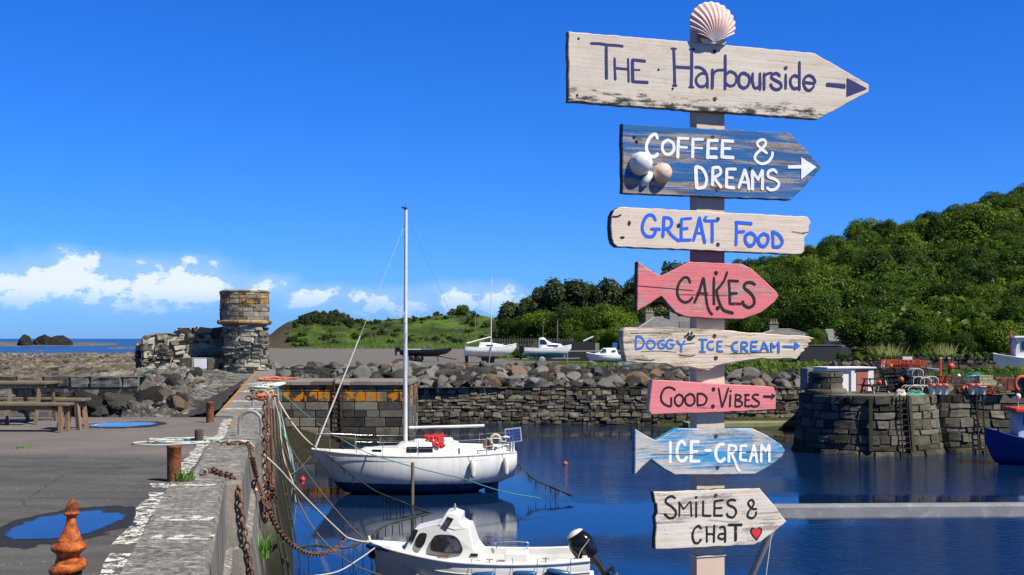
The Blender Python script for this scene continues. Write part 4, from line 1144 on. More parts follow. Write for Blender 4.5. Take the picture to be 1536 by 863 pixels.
# --- 1 The Harbourside
W1m = M_wood('whitewashed_board', (.62, .555, .475), (.46, .39, .32), .14, dirt=.62, crack=.25, dirt_z=-.092)
B = Board('signboard', [(853, 47.5), (1040, 63), (1222, 80), (1303.3, 127), (1303.3, 138), (1227.5, 178.8), (1040, 166), (853, 152.5)], [W1m, MT['edge_wood']], (880, 50, 6.4), 'large whitewashed arrow board with navy harbourside lettering', seed=1)
S1 = [([(40, 98), (120, 100), (200, 112), (290, 118), (345, 125)], 24), ([(188, 115), (188, 250), (190, 435)], 29), ([(268, 240), (270, 340), (275, 445)], 23), ([(397, 245), (400, 350), (403, 465)], 21), ([(280, 335), (340, 342), (395, 345)], 21),
      ([(440, 255), (440, 360), (443, 465)], 31), ([(440, 255), (560, 268)], 27), ([(450, 350), (510, 352)], 14), ([(445, 465), (585, 472)], 26),
      ([(835, 150), (842, 330), (845, 500)], 27), ([(812, 146), (858, 150)], 18), ([(825, 502), (862, 503)], 20), ([(1008, 155), (1008, 330), (1003, 515)], 28), ([(988, 153), (1032, 156)], 20), ([(982, 516), (1025, 518)], 18), ([(850, 322), (930, 328), (1005, 332)], 25),
      ([(1150, 390), (1105, 385), (1058, 420), (1052, 470), (1085, 510), (1135, 503), (1155, 470)], 23), ([(1040, 325), (1090, 330), (1140, 370), (1158, 430), (1160, 522)], 23), ([(1207, 350), (1208, 430), (1205, 525)], 30), ([(1215, 400), (1245, 358), (1310, 352)], 21),
      ([(1330, 212), (1330, 380), (1328, 535)], 27), ([(1335, 400), (1375, 367), (1425, 390), (1440, 435), (1420, 490), (1375, 505), (1335, 480)], 23)]
def sh2(l, dx, dy): return [([(x + dx, y + dy) for x, y in p], w) for p, w in l]
S1 += sh2([([(230, 380), (275, 410), (285, 455), (265, 505), (225, 525), (185, 495), (180, 440), (195, 395), (230, 380)], 27), ([(313, 385), (313, 470), (335, 525), (375, 510), (390, 480)], 25), ([(383, 385), (383, 540)], 27), ([(423, 385), (423, 540)], 26), ([(425, 420), (450, 390), (495, 380)], 20),
      ([(575, 410), (545, 385), (505, 395), (495, 425), (530, 450), (580, 480), (585, 520), (545, 540), (505, 525), (485, 490)], 25), ([(630, 395), (630, 530)], 23), ([(750, 420), (715, 405), (680, 435), (678, 490), (710, 530), (755, 520)], 25), ([(762, 275), (762, 400), (762, 540)], 24),
      ([(805, 470), (905, 478), (900, 435), (860, 405), (815, 425), (802, 480), (825, 535), (865, 545), (900, 510)], 24)], 1280, 0)
A1 = [[(x + 1280, y) for x, y in q] for q in ([(1018, 475), (1200, 487), (1204, 528), (1018, 508)], [(1217, 430), (1410, 532), (1215, 608)], ell(630, 333, 17, 17))]
B.words(S1, INK_NAVY, [9], A1[2:], A1[:2])
B.screws([(1228, 175), (1230, 633)]); B.screws([(-77, 51), (-90, 595), (690, 350), (825, 533)], 'hole', .0035, 'nail_hole')

# --- scallop shell on the top edge
def scallop():
    nu, nv, rib = 112, 18, 14
    vs, fs, tn = [], [], []
    for j in range(nv + 1):
        q = (j / nv) ** .8
        for i in range(nu + 1):
            a = lerp(-1.0, 1.0, i / nu); th = a * R(65)
            Rr = (.056 * math.cos(th) + math.sqrt(.068 ** 2 - (.056 * math.sin(th)) ** 2)) * (1 + .006 * math.cos(a * rib * math.pi))
            r = Rr * q
            ribh = .0021 * math.cos(a * rib * math.pi) * min(1, q * 1.6)
            dome = .026 * math.sin(math.pi * min(1, q * .93 + .03)) * (1 - .35 * a * a)
            vs.append(Vector((1.1 * r * math.sin(th), -dome - ribh, r * math.cos(th))))
    b = MB()
    for j in range(nv):
        for i in range(nu):
            a = lerp(-1, 1, (i + .5) / nu)
            b_ = .5 + .5 * math.cos(a * rib * math.pi)
            k = j * (nu + 1) + i
            fs.append((k, k + 1, k + nu + 2, k + nu + 1)); tn.append(b_ * .85 + .15 * random.Random(j * 7).random())
    b.add(vs, fs, 0, True)
    b.t = tn
    # rim thickness and ears
    n = len(vs)
    b.add([vs[nv * (nu + 1) + i] for i in range(nu + 1)] + [vs[nv * (nu + 1) + i] + Vector((0, .004, 0)) for i in range(nu + 1)], [(i, i + 1, nu + 2 + i, nu + 1 + i) for i in range(nu)], 0, True, .9)
    for s in (-1, 1):
        b.prism([(0, -.002), (s * .037, .0), (s * .043, .012), (s * .012, .014)], -.004, .001, 1, tone=.7)
    return b
m, nt, bs = newmat('scallop_shell')
co = objco(nt)
dist = nd(nt, 'ShaderNodeVectorMath', operation='LENGTH', inputs={0: co}).outputs['Value']
c = mixc(nt, attr(nt), (.46, .28, .265), (.80, .56, .53))
c = mixc(nt, ramp(nt, nz(nt, co, 45, 6, .65), [(.48, 0.0), (.66, .75)]), c, (.62, .52, .40))
c = mixc(nt, sstep(nt, dist, .045, .012), c, (.82, .74, .74))
c = mixc(nt, mth(nt, 'MULTIPLY', sstep(nt, dist, .114, .123), .6), c, (.85, .80, .76))
setp(nt, bs, color=c, rough=.45, spec=.4, normal=bump(nt, nz(nt, vscale(nt, co, (60, 60, 60)), 4, 4, .7), .25, .002))
q = on_board(1068, 66.5)
o = scallop().build('scallop_shell', [m, M_noise('pale_shell_ear', (.72, .64, .60), (.6, .52, .46), 60, .5)], sign, loc=(q.x, -BT - .012, q.y), rot=(R(-4), R(-3), 0))
o['label'] = 'pale pink ribbed scallop shell crowning the post'

# --- 2 Coffee & Dreams
W2m = M_wood('blue_flaked_board', (.36, .295, .245), (.17, .135, .11), .42, patch=(.018, .12, .34), patch_lo=.488, bands=42, crack=.55)
B = Board('signboard', [(933.5, 186), (1185, 199.5), (1232.4, 251.5), (1187, 300.3), (934.5, 290)], [W2m, MT['edge_dark']], (920, 180, 4.8), 'flaking blue arrow board with white coffee and dreams lettering and shells', seed=2)
S2 = [([(318, 135), (305, 105), (275, 115), (245, 160), (238, 210), (260, 255), (295, 265), (320, 245)], 22), ([(395, 145), (430, 170), (435, 215), (410, 245), (375, 245), (352, 210), (360, 165), (395, 145)], 21), ([(470, 130), (465, 200), (463, 270)], 23), ([(462, 132), (540, 135)], 20), ([(470, 195), (530, 200)], 16),
      ([(572, 135), (570, 270)], 23), ([(570, 140), (645, 140)], 20), ([(572, 200), (640, 205)], 14), ([(683, 145), (678, 275)], 25), ([(680, 148), (750, 148)], 22), ([(685, 205), (745, 207)], 18), ([(680, 268), (742, 270)], 24),
      ([(785, 150), (782, 270)], 25), ([(785, 150), (860, 155)], 22), ([(785, 205), (840, 207)], 20), ([(785, 268), (862, 272)], 24),
      ([(1105, 240), (1060, 205), (1035, 175), (1050, 150), (1085, 145), (1095, 175), (1060, 215), (1025, 250), (1020, 285), (1060, 315), (1110, 305), (1140, 265), (1145, 235)], 20),
      ([(592, 340), (595, 420), (600, 490)], 27), ([(595, 335), (640, 355), (670, 420), (655, 480), (605, 492)], 23), ([(715, 345), (712, 470)], 23), ([(715, 345), (760, 345), (770, 385), (720, 420)], 21), ([(725, 420), (755, 460), (775, 485)], 21),
      ([(815, 355), (812, 485)], 23), ([(815, 355), (880, 355)], 20), ([(815, 415), (860, 418)], 18), ([(815, 485), (868, 490)], 22), ([(900, 490), (925, 420), (945, 360)], 23), ([(945, 360), (965, 430), (975, 500)], 23), ([(920, 450), (965, 450)], 16),
      ([(998, 370), (1000, 440), (1000, 500)], 25), ([(998, 365), (1040, 430)], 21), ([(1040, 430), (1070, 365)], 21), ([(1072, 365), (1072, 440), (1070, 500)], 23), ([(1175, 380), (1150, 360), (1115, 375), (1115, 410), (1165, 430), (1190, 460), (1170, 495), (1130, 505), (1105, 490)], 21)]
B.words(S2, INK_WHITE, [16, 17], (), [[(1255, 328), (1350, 325), (1350, 351), (1255, 352)], [(1351, 270), (1460, 340), (1350, 430)]])
B.screws([(716, 124), (747, 498), (988, 348)]); B.screws([(150, 125), (168, 158)], 'hole', .005, 'nail_hole')
def clam(name, q, rx, rz, h, mt, rot, label):
    p = B.pt(*q); b = MB(); n = 36
    vs = []
    K = 9
    for j in range(K + 1):
        t = j / K
        for i in range(n):
            a = 2 * math.pi * i / n
            rr = math.sin(t * math.pi / 2)
            rib = 1 + .018 * math.cos(18 * a) * t
            x = rx * rr * math.cos(a) * rib; z = rz * (rr * math.sin(a) * rib + .12 * (1 - t))
            vs.append((x, -h * math.cos(t * math.pi / 2) ** .8, z))
    fs = [(j * n + i, j * n + (i + 1) % n, (j + 1) * n + (i + 1) % n, (j + 1) * n + i) for j in range(K) for i in range(n)]
    b.add(vs, fs, 0, True)
    o = b.build(name, mt, B.ob, loc=(p.x, -BT, p.y), rot=(0, rot, 0)); o['label'] = label
def shellmat(name, c1, c2, c3):
    m, nt, bs = newmat(name)
    co = objco(nt); d = nd(nt, 'ShaderNodeVectorMath', operation='LENGTH', inputs={0: co}).outputs['Value']
    w = mth(nt, 'SINE', mth(nt, 'MULTIPLY', mth(nt, 'ADD', d, mth(nt, 'MULTIPLY', nz(nt, co, 30), .004)), 900))
    c = mixc(nt, mth(nt, 'MULTIPLY', mth(nt, 'ADD', w, 1), .5), c1, c2)
    c = mixc(nt, ramp(nt, nz(nt, co, 50, 5, .6), [(.5, 0.0), (.65, .8)]), c, c3)
    setp(nt, bs, color=c, rough=.4, normal=bump(nt, w, .12, .002)); return m
clam('clam_shell', (190, 318), .0335, .034, .046, shellmat('white_clam', (.70, .70, .68), (.78, .78, .76), (.62, .61, .58)), 0, 'round white clam shell')
clam('clam_shell', (345, 386), .028, .030, .036, shellmat('peach_clam', (.68, .47, .33), (.74, .58, .44), (.60, .30, .14)), R(25), 'peach coloured clam shell')
clam('clam_shell', (236, 428), .012, .026, .022, shellmat('small_white_clam', (.74, .74, .72), (.8, .8, .78), (.7, .69, .66)), R(35), 'small narrow white shell')

# --- 3 Great Food
W3m = M_wood('cream_board', (.67, .575, .485), (.52, .44, .36), .10, crack=.22)
B = Board('signboard', [(900 + x / 4.6545, 300 + y / 4.6545) for x, y in [(76, 118), (95, 75), (132, 50), (640, 76), (1000, 97), (1400, 117), (1445, 122), (1466, 155), (1452, 190), (1448, 235), (1419, 265), (1418, 300), (1418, 360), (1400, 382), (1100, 372), (700, 352), (400, 342), (115, 328), (90, 305), (76, 265), (72, 190)]],
          [W3m, MT['edge_dark']], (900, 300, 4.6545), 'cream plank with rounded ends and bright blue great food lettering', seed=3, thick=.03)
S3 = [([(382, 145), (360, 110), (320, 115), (292, 170), (292, 220), (320, 255), (360, 255), (378, 230), (378, 205)], 22), ([(350, 205), (412, 207)], 22), ([(440, 120), (437, 190), (432, 258)], 23), ([(438, 125), (480, 130), (495, 160), (480, 195), (445, 205)], 21), ([(460, 205), (500, 255), (545, 288)], 21),
      ([(562, 140), (560, 210), (560, 285)], 22), ([(560, 135), (630, 130)], 18), ([(555, 205), (605, 200)], 18), ([(560, 283), (625, 280)], 20), ([(645, 285), (670, 200), (688, 125)], 22), ([(688, 125), (705, 210), (725, 300)], 23), ([(660, 230), (710, 235)], 16),
      ([(735, 118), (722, 140), (745, 148), (815, 145)], 18), ([(775, 150), (777, 220), (776, 295)], 22), ([(945, 155), (945, 230), (942, 315)], 20), ([(940, 157), (1050, 167)], 22), ([(945, 225), (1000, 222)], 18), ([(1045, 230), (1075, 255), (1070, 300), (1040, 322), (1010, 295), (1010, 250), (1045, 230)], 22),
      ([(1135, 235), (1165, 255), (1160, 300), (1135, 325), (1105, 310), (1100, 265), (1135, 235)], 22), ([(1195, 220), (1200, 270), (1200, 325)], 20), ([(1197, 222), (1240, 245), (1265, 290), (1245, 325), (1205, 328)], 22)]
B.words(S3, INK_BLUE, [14])
B.lettering([([(80, 116), (110, 118), (140, 106)], 9), ([(1405, 232), (1450, 226)], 4), ([(1330, 222), (1420, 236)], 4)], MT['hole'], [ell(198, 164, 10, 17), ell(150, 263, 17, 8), ell(542, 180, 12, 15)], name='crack')
B.screws([(817, 135), (817, 313)])

# --- 4 Cakes (fish)
W4m = M_wood('pink_fish_board', (.70, .19, .215), (.52, .40, .36), .36, crack=.10, patch=(.55, .44, .40), patch_lo=.63, bands=16)
fish = [(110, 80), (290, 205), (340, 213), (470, 150), (600, 83), (1110, 103), (1200, 150), (1330, 265), (1440, 370), (1462, 410), (1420, 470), (1290, 570), (1120, 632), (840, 630), (560, 610), (470, 570), (405, 500), (345, 422), (333, 412), (230, 480), (100, 555)]
B = Board('signboard', [(940 + x / 6.4, 380 + y / 6.4) for x, y in fish], [W4m, MT['edge_dark']], (940, 380, 6.4), 'pink fish-shaped board with black cakes lettering', seed=4, jit=.0006)
S4 = [([(610, 285), (590, 240), (550, 235), (505, 285), (485, 360), (500, 430), (550, 470), (600, 460), (630, 425)], 25), ([(650, 475), (695, 370), (735, 240)], 28), ([(740, 240), (755, 370), (770, 480), (790, 550), (820, 588)], 25), ([(675, 380), (775, 388)], 18), ([(838, 235), (835, 360), (838, 490)], 26), ([(965, 180), (930, 270), (860, 360)], 25),
      ([(862, 365), (885, 460), (930, 545), (1020, 575)], 28), ([(980, 260), (988, 370), (990, 485)], 25), ([(975, 262), (1070, 268)], 24), ([(985, 385), (1058, 385)], 22), ([(988, 485), (1095, 485)], 24), ([(1232, 300), (1190, 280), (1140, 290), (1130, 330), (1180, 375), (1220, 430), (1220, 490), (1170, 520), (1120, 490), (1115, 462)], 28)]
B.lettering(S4, INK_BLACK)
B.lettering([([(95, 312), (300, 328), (640, 358)], 5), ([(500, 395), (760, 402), (1020, 408)], 4)], MT['hole'], name='crack')
B.screws([(858, 190), (873, 527)], 'hole', .0066)

# --- 5 Doggy ice cream (driftwood)
W5m = M_wood('driftwood_board', (.66, .56, .45), (.42, .33, .24), .30, crack=.62, grain=2.2)
dr = [(66, 80), (80, 60), (400, 55), (750, 75), (1100, 100), (1440, 122), (1492, 134), (1455, 150), (1470, 160), (1438, 180), (1445, 200), (1410, 215), (1418, 232), (1385, 250), (1380, 270), (1355, 292), (1190, 288), (1050, 290), (900, 315), (760, 345), (700, 375), (640, 372), (560, 350), (450, 355), (380, 328), (270, 322), (85, 315), (72, 230), (68, 150)]
B = Board('signboard', [(920 + x / 4.955, 480 + y / 4.955) for x, y in dr], [W5m, W5m], (920, 480, 4.955), 'bleached cracked driftwood plank with small blue doggy ice cream lettering', seed=5, jit=.0016, thick=.03)
S5 = [([(165, 125), (160, 170), (162, 220)], 15), ([(160, 122), (200, 130), (222, 165), (205, 205), (168, 218)], 15), ([(268, 150), (297, 165), (300, 195), (275, 215), (245, 200), (245, 165), (268, 150)], 14), ([(370, 150), (340, 155), (325, 180), (340, 210), (372, 205), (372, 185)], 14), ([(350, 185), (385, 187)], 12), ([(435, 150), (405, 150), (388, 185), (405, 212), (432, 205), (435, 185)], 14), ([(415, 183), (448, 185)], 12),
      ([(465, 155), (495, 190)], 14), ([(525, 155), (500, 195), (495, 235)], 15), ([(655, 145), (655, 235)], 19), ([(628, 145), (690, 148)], 14), ([(632, 236), (675, 238)], 14), ([(735, 160), (705, 165), (692, 190), (705, 218), (738, 218)], 14), ([(768, 160), (765, 230)], 15), ([(765, 160), (802, 158)], 12), ([(765, 195), (795, 195)], 12), ([(765, 232), (805, 233)], 14),
      ([(915, 165), (885, 175), (875, 205), (890, 230), (915, 232)], 17), ([(945, 165), (945, 235)], 15), ([(945, 165), (980, 168), (985, 190), (950, 205)], 14), ([(955, 205), (990, 235)], 14), ([(1018, 165), (1015, 230)], 15), ([(1015, 163), (1062, 162)], 14), ([(1015, 197), (1055, 197)], 12), ([(1015, 230), (1070, 232)], 14), ([(1085, 235), (1100, 195), (1110, 165)], 15), ([(1110, 165), (1130, 200), (1142, 235)], 15), ([(1095, 210), (1130, 210)], 10),
      ([(1165, 235), (1165, 170)], 15), ([(1165, 172), (1190, 205)], 14), ([(1190, 205), (1220, 165)], 14), ([(1220, 168), (1220, 240)], 17), ([(1255, 195), (1335, 200)], 15)]
B.words(S5, INK_DBLUE, [9, 17], (), shaft=1, arrow=[[(1338, 165), (1382, 190), (1335, 228)]])
B.lettering([], INK_BLACK, [ell(562, 134, 23, 17), ell(530, 122, 8, 11, a0=.4), ell(549, 104, 8, 12), ell(575, 98, 8, 11), ell(592, 119, 7, 10, a0=-.4)], name='paw_print')
B.lettering([([(480, 188), (540, 178), (600, 172)], 4), ([(200, 236), (330, 232), (460, 240)], 3.5), ([(160, 290), (240, 302), (300, 296)], 5), ([(480, 262), (560, 268), (600, 262)], 6), ([(860, 250), (1000, 246), (1180, 240)], 3.5), ([(120, 100), (300, 96), (420, 104)], 3), ([(820, 190), (870, 196)], 4)], MT['hole'], name='crack')
B.screws([(745, 120), (755, 283)], 'screw', .0065)

# --- 6 Good Vibes
W6m = M_wood('pink_plank', (.74, .235, .255), (.50, .22, .19), .22, crack=.22, patch=(.70, .50, .46), patch_lo=.66, bands=40)
MT['edge_cream'] = M_wood('pale_board_edge', (.62, .5, .45), (.4, .3, .26), .4)
B = Board('signboard', [(960 + x / 5.395, 560 + y / 5.395) for x, y in [(98, 53), (600, 82), (1085, 112), (1098, 160), (1100, 230), (1097, 294), (850, 306), (590, 320), (300, 328), (90, 335), (72, 305), (88, 160)]], [W6m, MT['edge_cream']], (960, 560, 5.395), 'tapering pink plank with black good vibes lettering', seed=6, jit=.0009)
S6 = [([(285, 135), (245, 115), (200, 125), (172, 175), (175, 225), (205, 255), (250, 265), (252, 200)], 17), ([(315, 170), (345, 190), (345, 235), (315, 265), (285, 240), (285, 195), (315, 170)], 17), ([(405, 165), (435, 185), (440, 235), (405, 262), (370, 240), (370, 190), (405, 165)], 17), ([(465, 165), (465, 255)], 17), ([(465, 165), (510, 170), (540, 205), (520, 250), (468, 260)], 17),
      ([(635, 120), (650, 200), (663, 272)], 15), ([(715, 120), (690, 200), (665, 272)], 17), ([(732, 175), (727, 270)], 17), ([(775, 170), (770, 265)], 15), ([(770, 172), (810, 180), (815, 200), (780, 215)], 14), ([(780, 215), (825, 235), (815, 265), (775, 270)], 15), ([(855, 170), (850, 265)], 15), ([(845, 173), (885, 175)], 14), ([(852, 215), (885, 215)], 12), ([(852, 265), (888, 267)], 14),
      ([(960, 175), (930, 172), (910, 190), (935, 215), (962, 235), (955, 262), (920, 268), (893, 258)], 15), ([(1000, 187), (1075, 190)], 18)]
B.words(S6, INK_BLACK, [5], [ell(733, 143, 9, 9)], [[(1065, 160), (1098, 183), (1055, 222), (1068, 190)]], shaft=1)
B.screws([(595, 130), (590, 268)], 'hole', .0064)

# --- 7 Ice-Cream (fish)
W7m = M_wood('pale_fish_board', (.56, .53, .49), (.33, .27, .23), .36, patch=(.03, .27, .55), patch_lo=.515, bands=12, crack=.26)
MT['edge_blue'] = M_wood('blue_board_edge', (.04, .30, .52), (.12, .12, .11), .42)
B = Board('signboard', [(952.5, 643), (968, 653), (984, 661), (1000, 652), (1017, 643), (1128.6, 643), (1150, 653), (1172, 667), (1178, 676), (1174, 685), (1155, 699), (1133, 711.5), (1075, 712.5), (1013, 712.5), (997, 704), (985, 695), (977, 689), (965, 699), (952.5, 712)], [W7m, MT['edge_blue']], (960, 560, 5.395), 'pale fish-shaped board flecked with blue and white ice cream lettering', seed=7, jit=.0006)
S7 = [([(245, 555), (245, 640), (243, 720)], 25), ([(365, 580), (340, 550), (310, 575), (298, 640), (315, 700), (350, 710), (378, 680)], 25), ([(415, 550), (412, 715)], 28), ([(412, 555), (475, 555)], 25), ([(415, 635), (465, 632)], 22), ([(415, 712), (480, 712)], 25), ([(525, 625), (570, 625)], 23), ([(680, 575), (640, 580), (612, 630), (620, 690), (650, 715), (685, 690)], 26),
      ([(718, 585), (718, 715)], 25), ([(715, 585), (765, 590), (775, 620), (735, 650)], 22), ([(740, 650), (770, 720), (790, 775), (805, 790)], 22), ([(815, 585), (810, 700)], 22), ([(812, 588), (860, 588)], 20), ([(815, 640), (850, 640)], 16), ([(812, 702), (860, 705)], 22), ([(885, 715), (905, 650), (920, 580)], 23), ([(920, 580), (935, 650), (945, 720)], 23), ([(900, 665), (935, 665)], 16),
      ([(980, 580), (978, 715)], 22), ([(982, 580), (1015, 635)], 22), ([(1015, 635), (1042, 580)], 22), ([(1045, 580), (1045, 715)], 23)]
B.lettering(S7, INK_WHITE2)
B.lettering([([(90, 655), (300, 655), (500, 658), (560, 650)], 3.5), ([(720, 632), (900, 636), (1175, 640)], 4)], MT['hole'], name='crack')
B.screws([(615, 510), (628, 763)])

# --- 8 Smiles & Chat
W8m = M_wood('white_cracked_board', (.68, .625, .56), (.42, .35, .30), .33, crack=.50, patch=(.36, .40, .40), patch_lo=.68)
B = Board('signboard', [(960 + x / 6.033, 720 + y / 6.033) for x, y in [(122, 110), (600, 92), (1080, 76), (1225, 245), (1325, 380), (1165, 510), (1090, 565), (1030, 588), (760, 602), (380, 622), (140, 630), (138, 540), (146, 430), (142, 340), (160, 300), (152, 215), (136, 205)]], [W8m, MT['edge_dark']], (960, 720, 6.033), 'white cracked arrow board with black smiles and chat lettering and a red heart', seed=8, jit=.0011)
S8 = [([(320, 165), (280, 148), (235, 175), (240, 210), (290, 245), (325, 290), (310, 335), (265, 345), (222, 310)], 21), ([(355, 330), (357, 270), (355, 200)], 17), ([(355, 205), (395, 265)], 15), ([(395, 265), (455, 195)], 15), ([(460, 200), (465, 330)], 16), ([(508, 200), (508, 335)], 19), ([(572, 190), (570, 325)], 19), ([(570, 322), (640, 325)], 19), ([(675, 190), (672, 325)], 19), ([(672, 192), (750, 182)], 18), ([(675, 255), (740, 252)], 16), ([(672, 322), (745, 322)], 19),
      ([(865, 185), (830, 178), (795, 195), (800, 225), (850, 250), (870, 290), (845, 335), (800, 330), (785, 305)], 19), ([(1055, 262), (1025, 262), (990, 235), (980, 200), (1010, 180), (1030, 205), (1015, 245), (980, 290), (975, 330), (1015, 345), (1045, 320), (1050, 290)], 18), ([(555, 440), (530, 415), (495, 440), (475, 500), (490, 560), (525, 570), (550, 540)], 19), ([(603, 420), (605, 560)], 17), ([(672, 410), (668, 560)], 19), ([(605, 488), (670, 490)], 17),
      ([(720, 430), (760, 425), (770, 470), (770, 560)], 19), ([(765, 485), (720, 490), (710, 520), (745, 535), (768, 515)], 17), ([(800, 405), (920, 405)], 22), ([(865, 410), (865, 545)], 25)]
heart = [(1050, 452), (1062, 432), (1080, 425), (1100, 436), (1104, 460), (1098, 485), (1080, 515), (1057, 547), (1030, 522), (1008, 492), (997, 468), (998, 445), (1010, 430), (1030, 432)]
B.lettering(S8[:13], INK_BLACK, [ell(508, 157, 12, 12)]); B.lettering(S8[13:14], INK_BLACK); B.lettering(S8[14:], INK_BLACK); B.lettering([], INK_BLACK, [heart], name='heart_outline')
B.lettering([], INK_RED, [[(1050 + (x - 1050) * .74, 482 + (y - 482) * .74) for x, y in heart]], name='heart')
B.lettering([([(150, 300), (330, 312), (560, 318)], 4), ([(620, 360), (820, 378), (900, 372)], 3), ([(1060, 300), (1180, 294), (1260, 286)], 3)], MT['hole'], name='crack')
B.screws([(685, 142)])

# --- galvanised guard rail behind the signpost
ra, rb = P(1128, 768, 3.86), P(1990, 762, 3.98)
gr = thing('guard_rail', 'galvanised steel guard rail running off behind the lowest board', 'guard rail', (ra.x, ra.y, 0))
o_ = Vector((ra.x, ra.y, 0))
b = MB(); b.bar(ra - o_, rb - o_, .052, .047, bev=.007); b.build('rail', MT['galv'], gr)
b = MB(); b.tube([P(1160, 790, 3.86) - o_, P(1118, 882, 3.9) - o_, Vector((-.1, .5, .0))], .0125, 10); b.build('brace', MT['galv'], gr)
b = MB(); b.box((rb.x - ra.x - .1, .1, .58), (.05, .05, 1.16), bev=.005); b.build('post', MT['galv'], gr)
b = MB(); q0, q1 = P(1158, 795, 3.84), P(1146, 885, 3.84)
b.tube([q0 - q0, q1 - q0], .0016, 6)
tag(b.build('fishing_line', MT['fender_white'], loc=q0), 'thin pale cord hanging from the rail under the lowest board', 'cord')
# ================================================================ boats
def hull_mb(st, mats=(0, 1), split=None, nsec=14, flare=.0, deckcam=.04, trans=True, fine=3):
    """st: stations (x, half beam at deck, z deck, half beam at chine, z chine, z keel) from stern to bow"""
    # resample the stations smoothly
    S = []
    P6 = [Vector(s[:3]) for s in st]; Q6 = [Vector(s[3:]) for s in st]
    S = [(*a, *c) for a, c in zip(smooth_path(P6, fine), smooth_path(Q6, fine))]
    b = MB(); rings = []
    for (x, bd, zd, bc, zc, zk) in S:
        bd, bc = max(bd, .012), max(bc, .008)
        half = []
        for i in range(nsec + 1):
            t = i / nsec
            # quadratic bezier pair keel -> chine -> deck
            y = (1 - t) ** 2 * 0 + 2 * t * (1 - t) * bc * 1.32 + t * t * bd
            z = (1 - t) ** 2 * zk + 2 * t * (1 - t) * (zc - .1 * (zd - zk)) + t * t * zd
            half.append((y, z))
        ring = [Vector((x, -y, z)) for y, z in reversed(half)] + [Vector((x, y, z)) for y, z in half[1:]]
        rings.append(ring)
    n = len(rings[0])
    vs = [p for r in rings for p in r]
    for i in range(len(rings) - 1):
        for j in range(n - 1):
            q = (i * n + j, (i + 1) * n + j, (i + 1) * n + j + 1, i * n + j + 1)
            zc = sum(vs[k].z for k in q) / 4
            b_m = mats[1] if split is not None and zc < (split(sum(vs[k].x for k in q) / 4) if callable(split) else split) else mats[0]
            b.f.append(list(q)); b.m.append(b_m); b.sm.append(True); b.t.append(.5)
    b.v = list(vs)
    if trans:
        b.add(rings[0], [tuple(range(n))], mats[0])
    return b, S
def deck_mb(S, cam=.04, mat=0, inset=0.0, x0=None, x1=None, hole=None):
    b = MB(); m = 8
    rows = []
    for (x, bd, zd, *_r) in S:
        if (x0 is not None and x < x0) or (x1 is not None and x > x1): continue
        w = max(.01, bd - inset)
        rows.append([Vector((x, w * (2 * i / m - 1), zd + cam * (1 - (2 * i / m - 1) ** 2))) for i in range(m + 1)])
    vs = [p for r in rows for p in r]
    fs = []
    for i in range(len(rows) - 1):
        for j in range(m):
            c = (rows[i][j] + rows[i + 1][j + 1]) / 2
            if hole and hole(c): continue
            fs.append((i * (m + 1) + j, (i + 1) * (m + 1) + j, (i + 1) * (m + 1) + j + 1, i * (m + 1) + j + 1))
    b.add(vs, fs, mat, True); return b
def rail_mb(S, r, dz=0.0, x0=None, x1=None, out=0.0, mb=None, both=True, h=None):
    b = mb or MB()
    for s in ((-1, 1) if both else (-1,)):
        path = [Vector((x, s * (max(.012, bd) + out), zd + dz)) for (x, bd, zd, *_r) in S if (x0 is None or x >= x0) and (x1 is None or x <= x1)]
        b.tube(path, r, 8)
    return b
def loft_x(secs, mb=None, mat=0, smooth=True, caps=True):
    """secs: list of (x, [(y, z) ...]) cross sections, same point count"""
    b = mb or MB(); n = len(secs[0][1])
    vs = [Vector((x, y, z)) for x, s in secs for y, z in s]
    b.add(vs, [(i * n + j, (i + 1) * n + j, (i + 1) * n + j + 1, i * n + j + 1) for i in range(len(secs) - 1) for j in range(n - 1)], mat, smooth)
    if caps:
        b.add(vs[:n], [tuple(range(n))], mat); b.add(vs[-n:], [tuple(range(n))], mat)
    return b
def hump(w, z0, h, wt=.72, r=.25, n=6):
    """cabin cross-section: sloping side, rounded shoulder, cambered top"""
    wtop = w * wt
    pts = [(-w, z0), (-lerp(w, wtop, .8), z0 + h * .78)]
    for k in range(n + 1):
        t = k / n
        y = lerp(-wtop, wtop, t); pts.append((y, z0 + h * (.93 + .12 * math.sin(math.pi * t))))
    pts += [(lerp(w, wtop, .8), z0 + h * .78), (w, z0)]
    return pts

# ------------------------------------------------ white sailing yacht on its mooring
yl = Vector(((770 - CX) / F * 41.8, 41.8, WZ))
ya = R(180 + 9)
yacht = thing('sailing_yacht', 'white sailing yacht with blue bottom and tall bare mast moored in the basin', 'yacht', yl, ya)
L = 7.12
yst = [(0.0, .80, 1.42, .72, .82, .50), (.45, .92, 1.40, .82, .56, .32), (1.4, 1.10, 1.36, .92, .34, -.02), (2.6, 1.22, 1.34, 1.05, .24, -.16), (3.8, 1.22, 1.35, 1.02, .24, -.18), (5.0, 1.02, 1.40, .78, .32, -.10), (6.0, .66, 1.46, .42, .50, .08), (6.6, .36, 1.51, .18, .86, .74), (7.12, .03, 1.56, .015, 1.47, 1.42)]
b, YS = hull_mb(yst, (0, 1))
m, nt, bs = newmat('yacht_topsides_and_antifouling')
co = objco(nt); q3 = nd(nt, 'ShaderNodeSeparateXYZ', {0: co}); n1 = nz(nt, co, 2.5, 7, .65); n2 = nz(nt, vscale(nt, co, (5, 5, .5)), 1.5, 6, .65)
lev = mth(nt, 'SUBTRACT', q3.outputs[2], mth(nt, 'ADD', .36, mth(nt, 'MULTIPLY', q3.outputs[0], .014)))
wh_ = mixc(nt, ramp(nt, n2, [(.50, 0.0), (.68, .5)]), (.80, .80, .78), (.50, .48, .43))
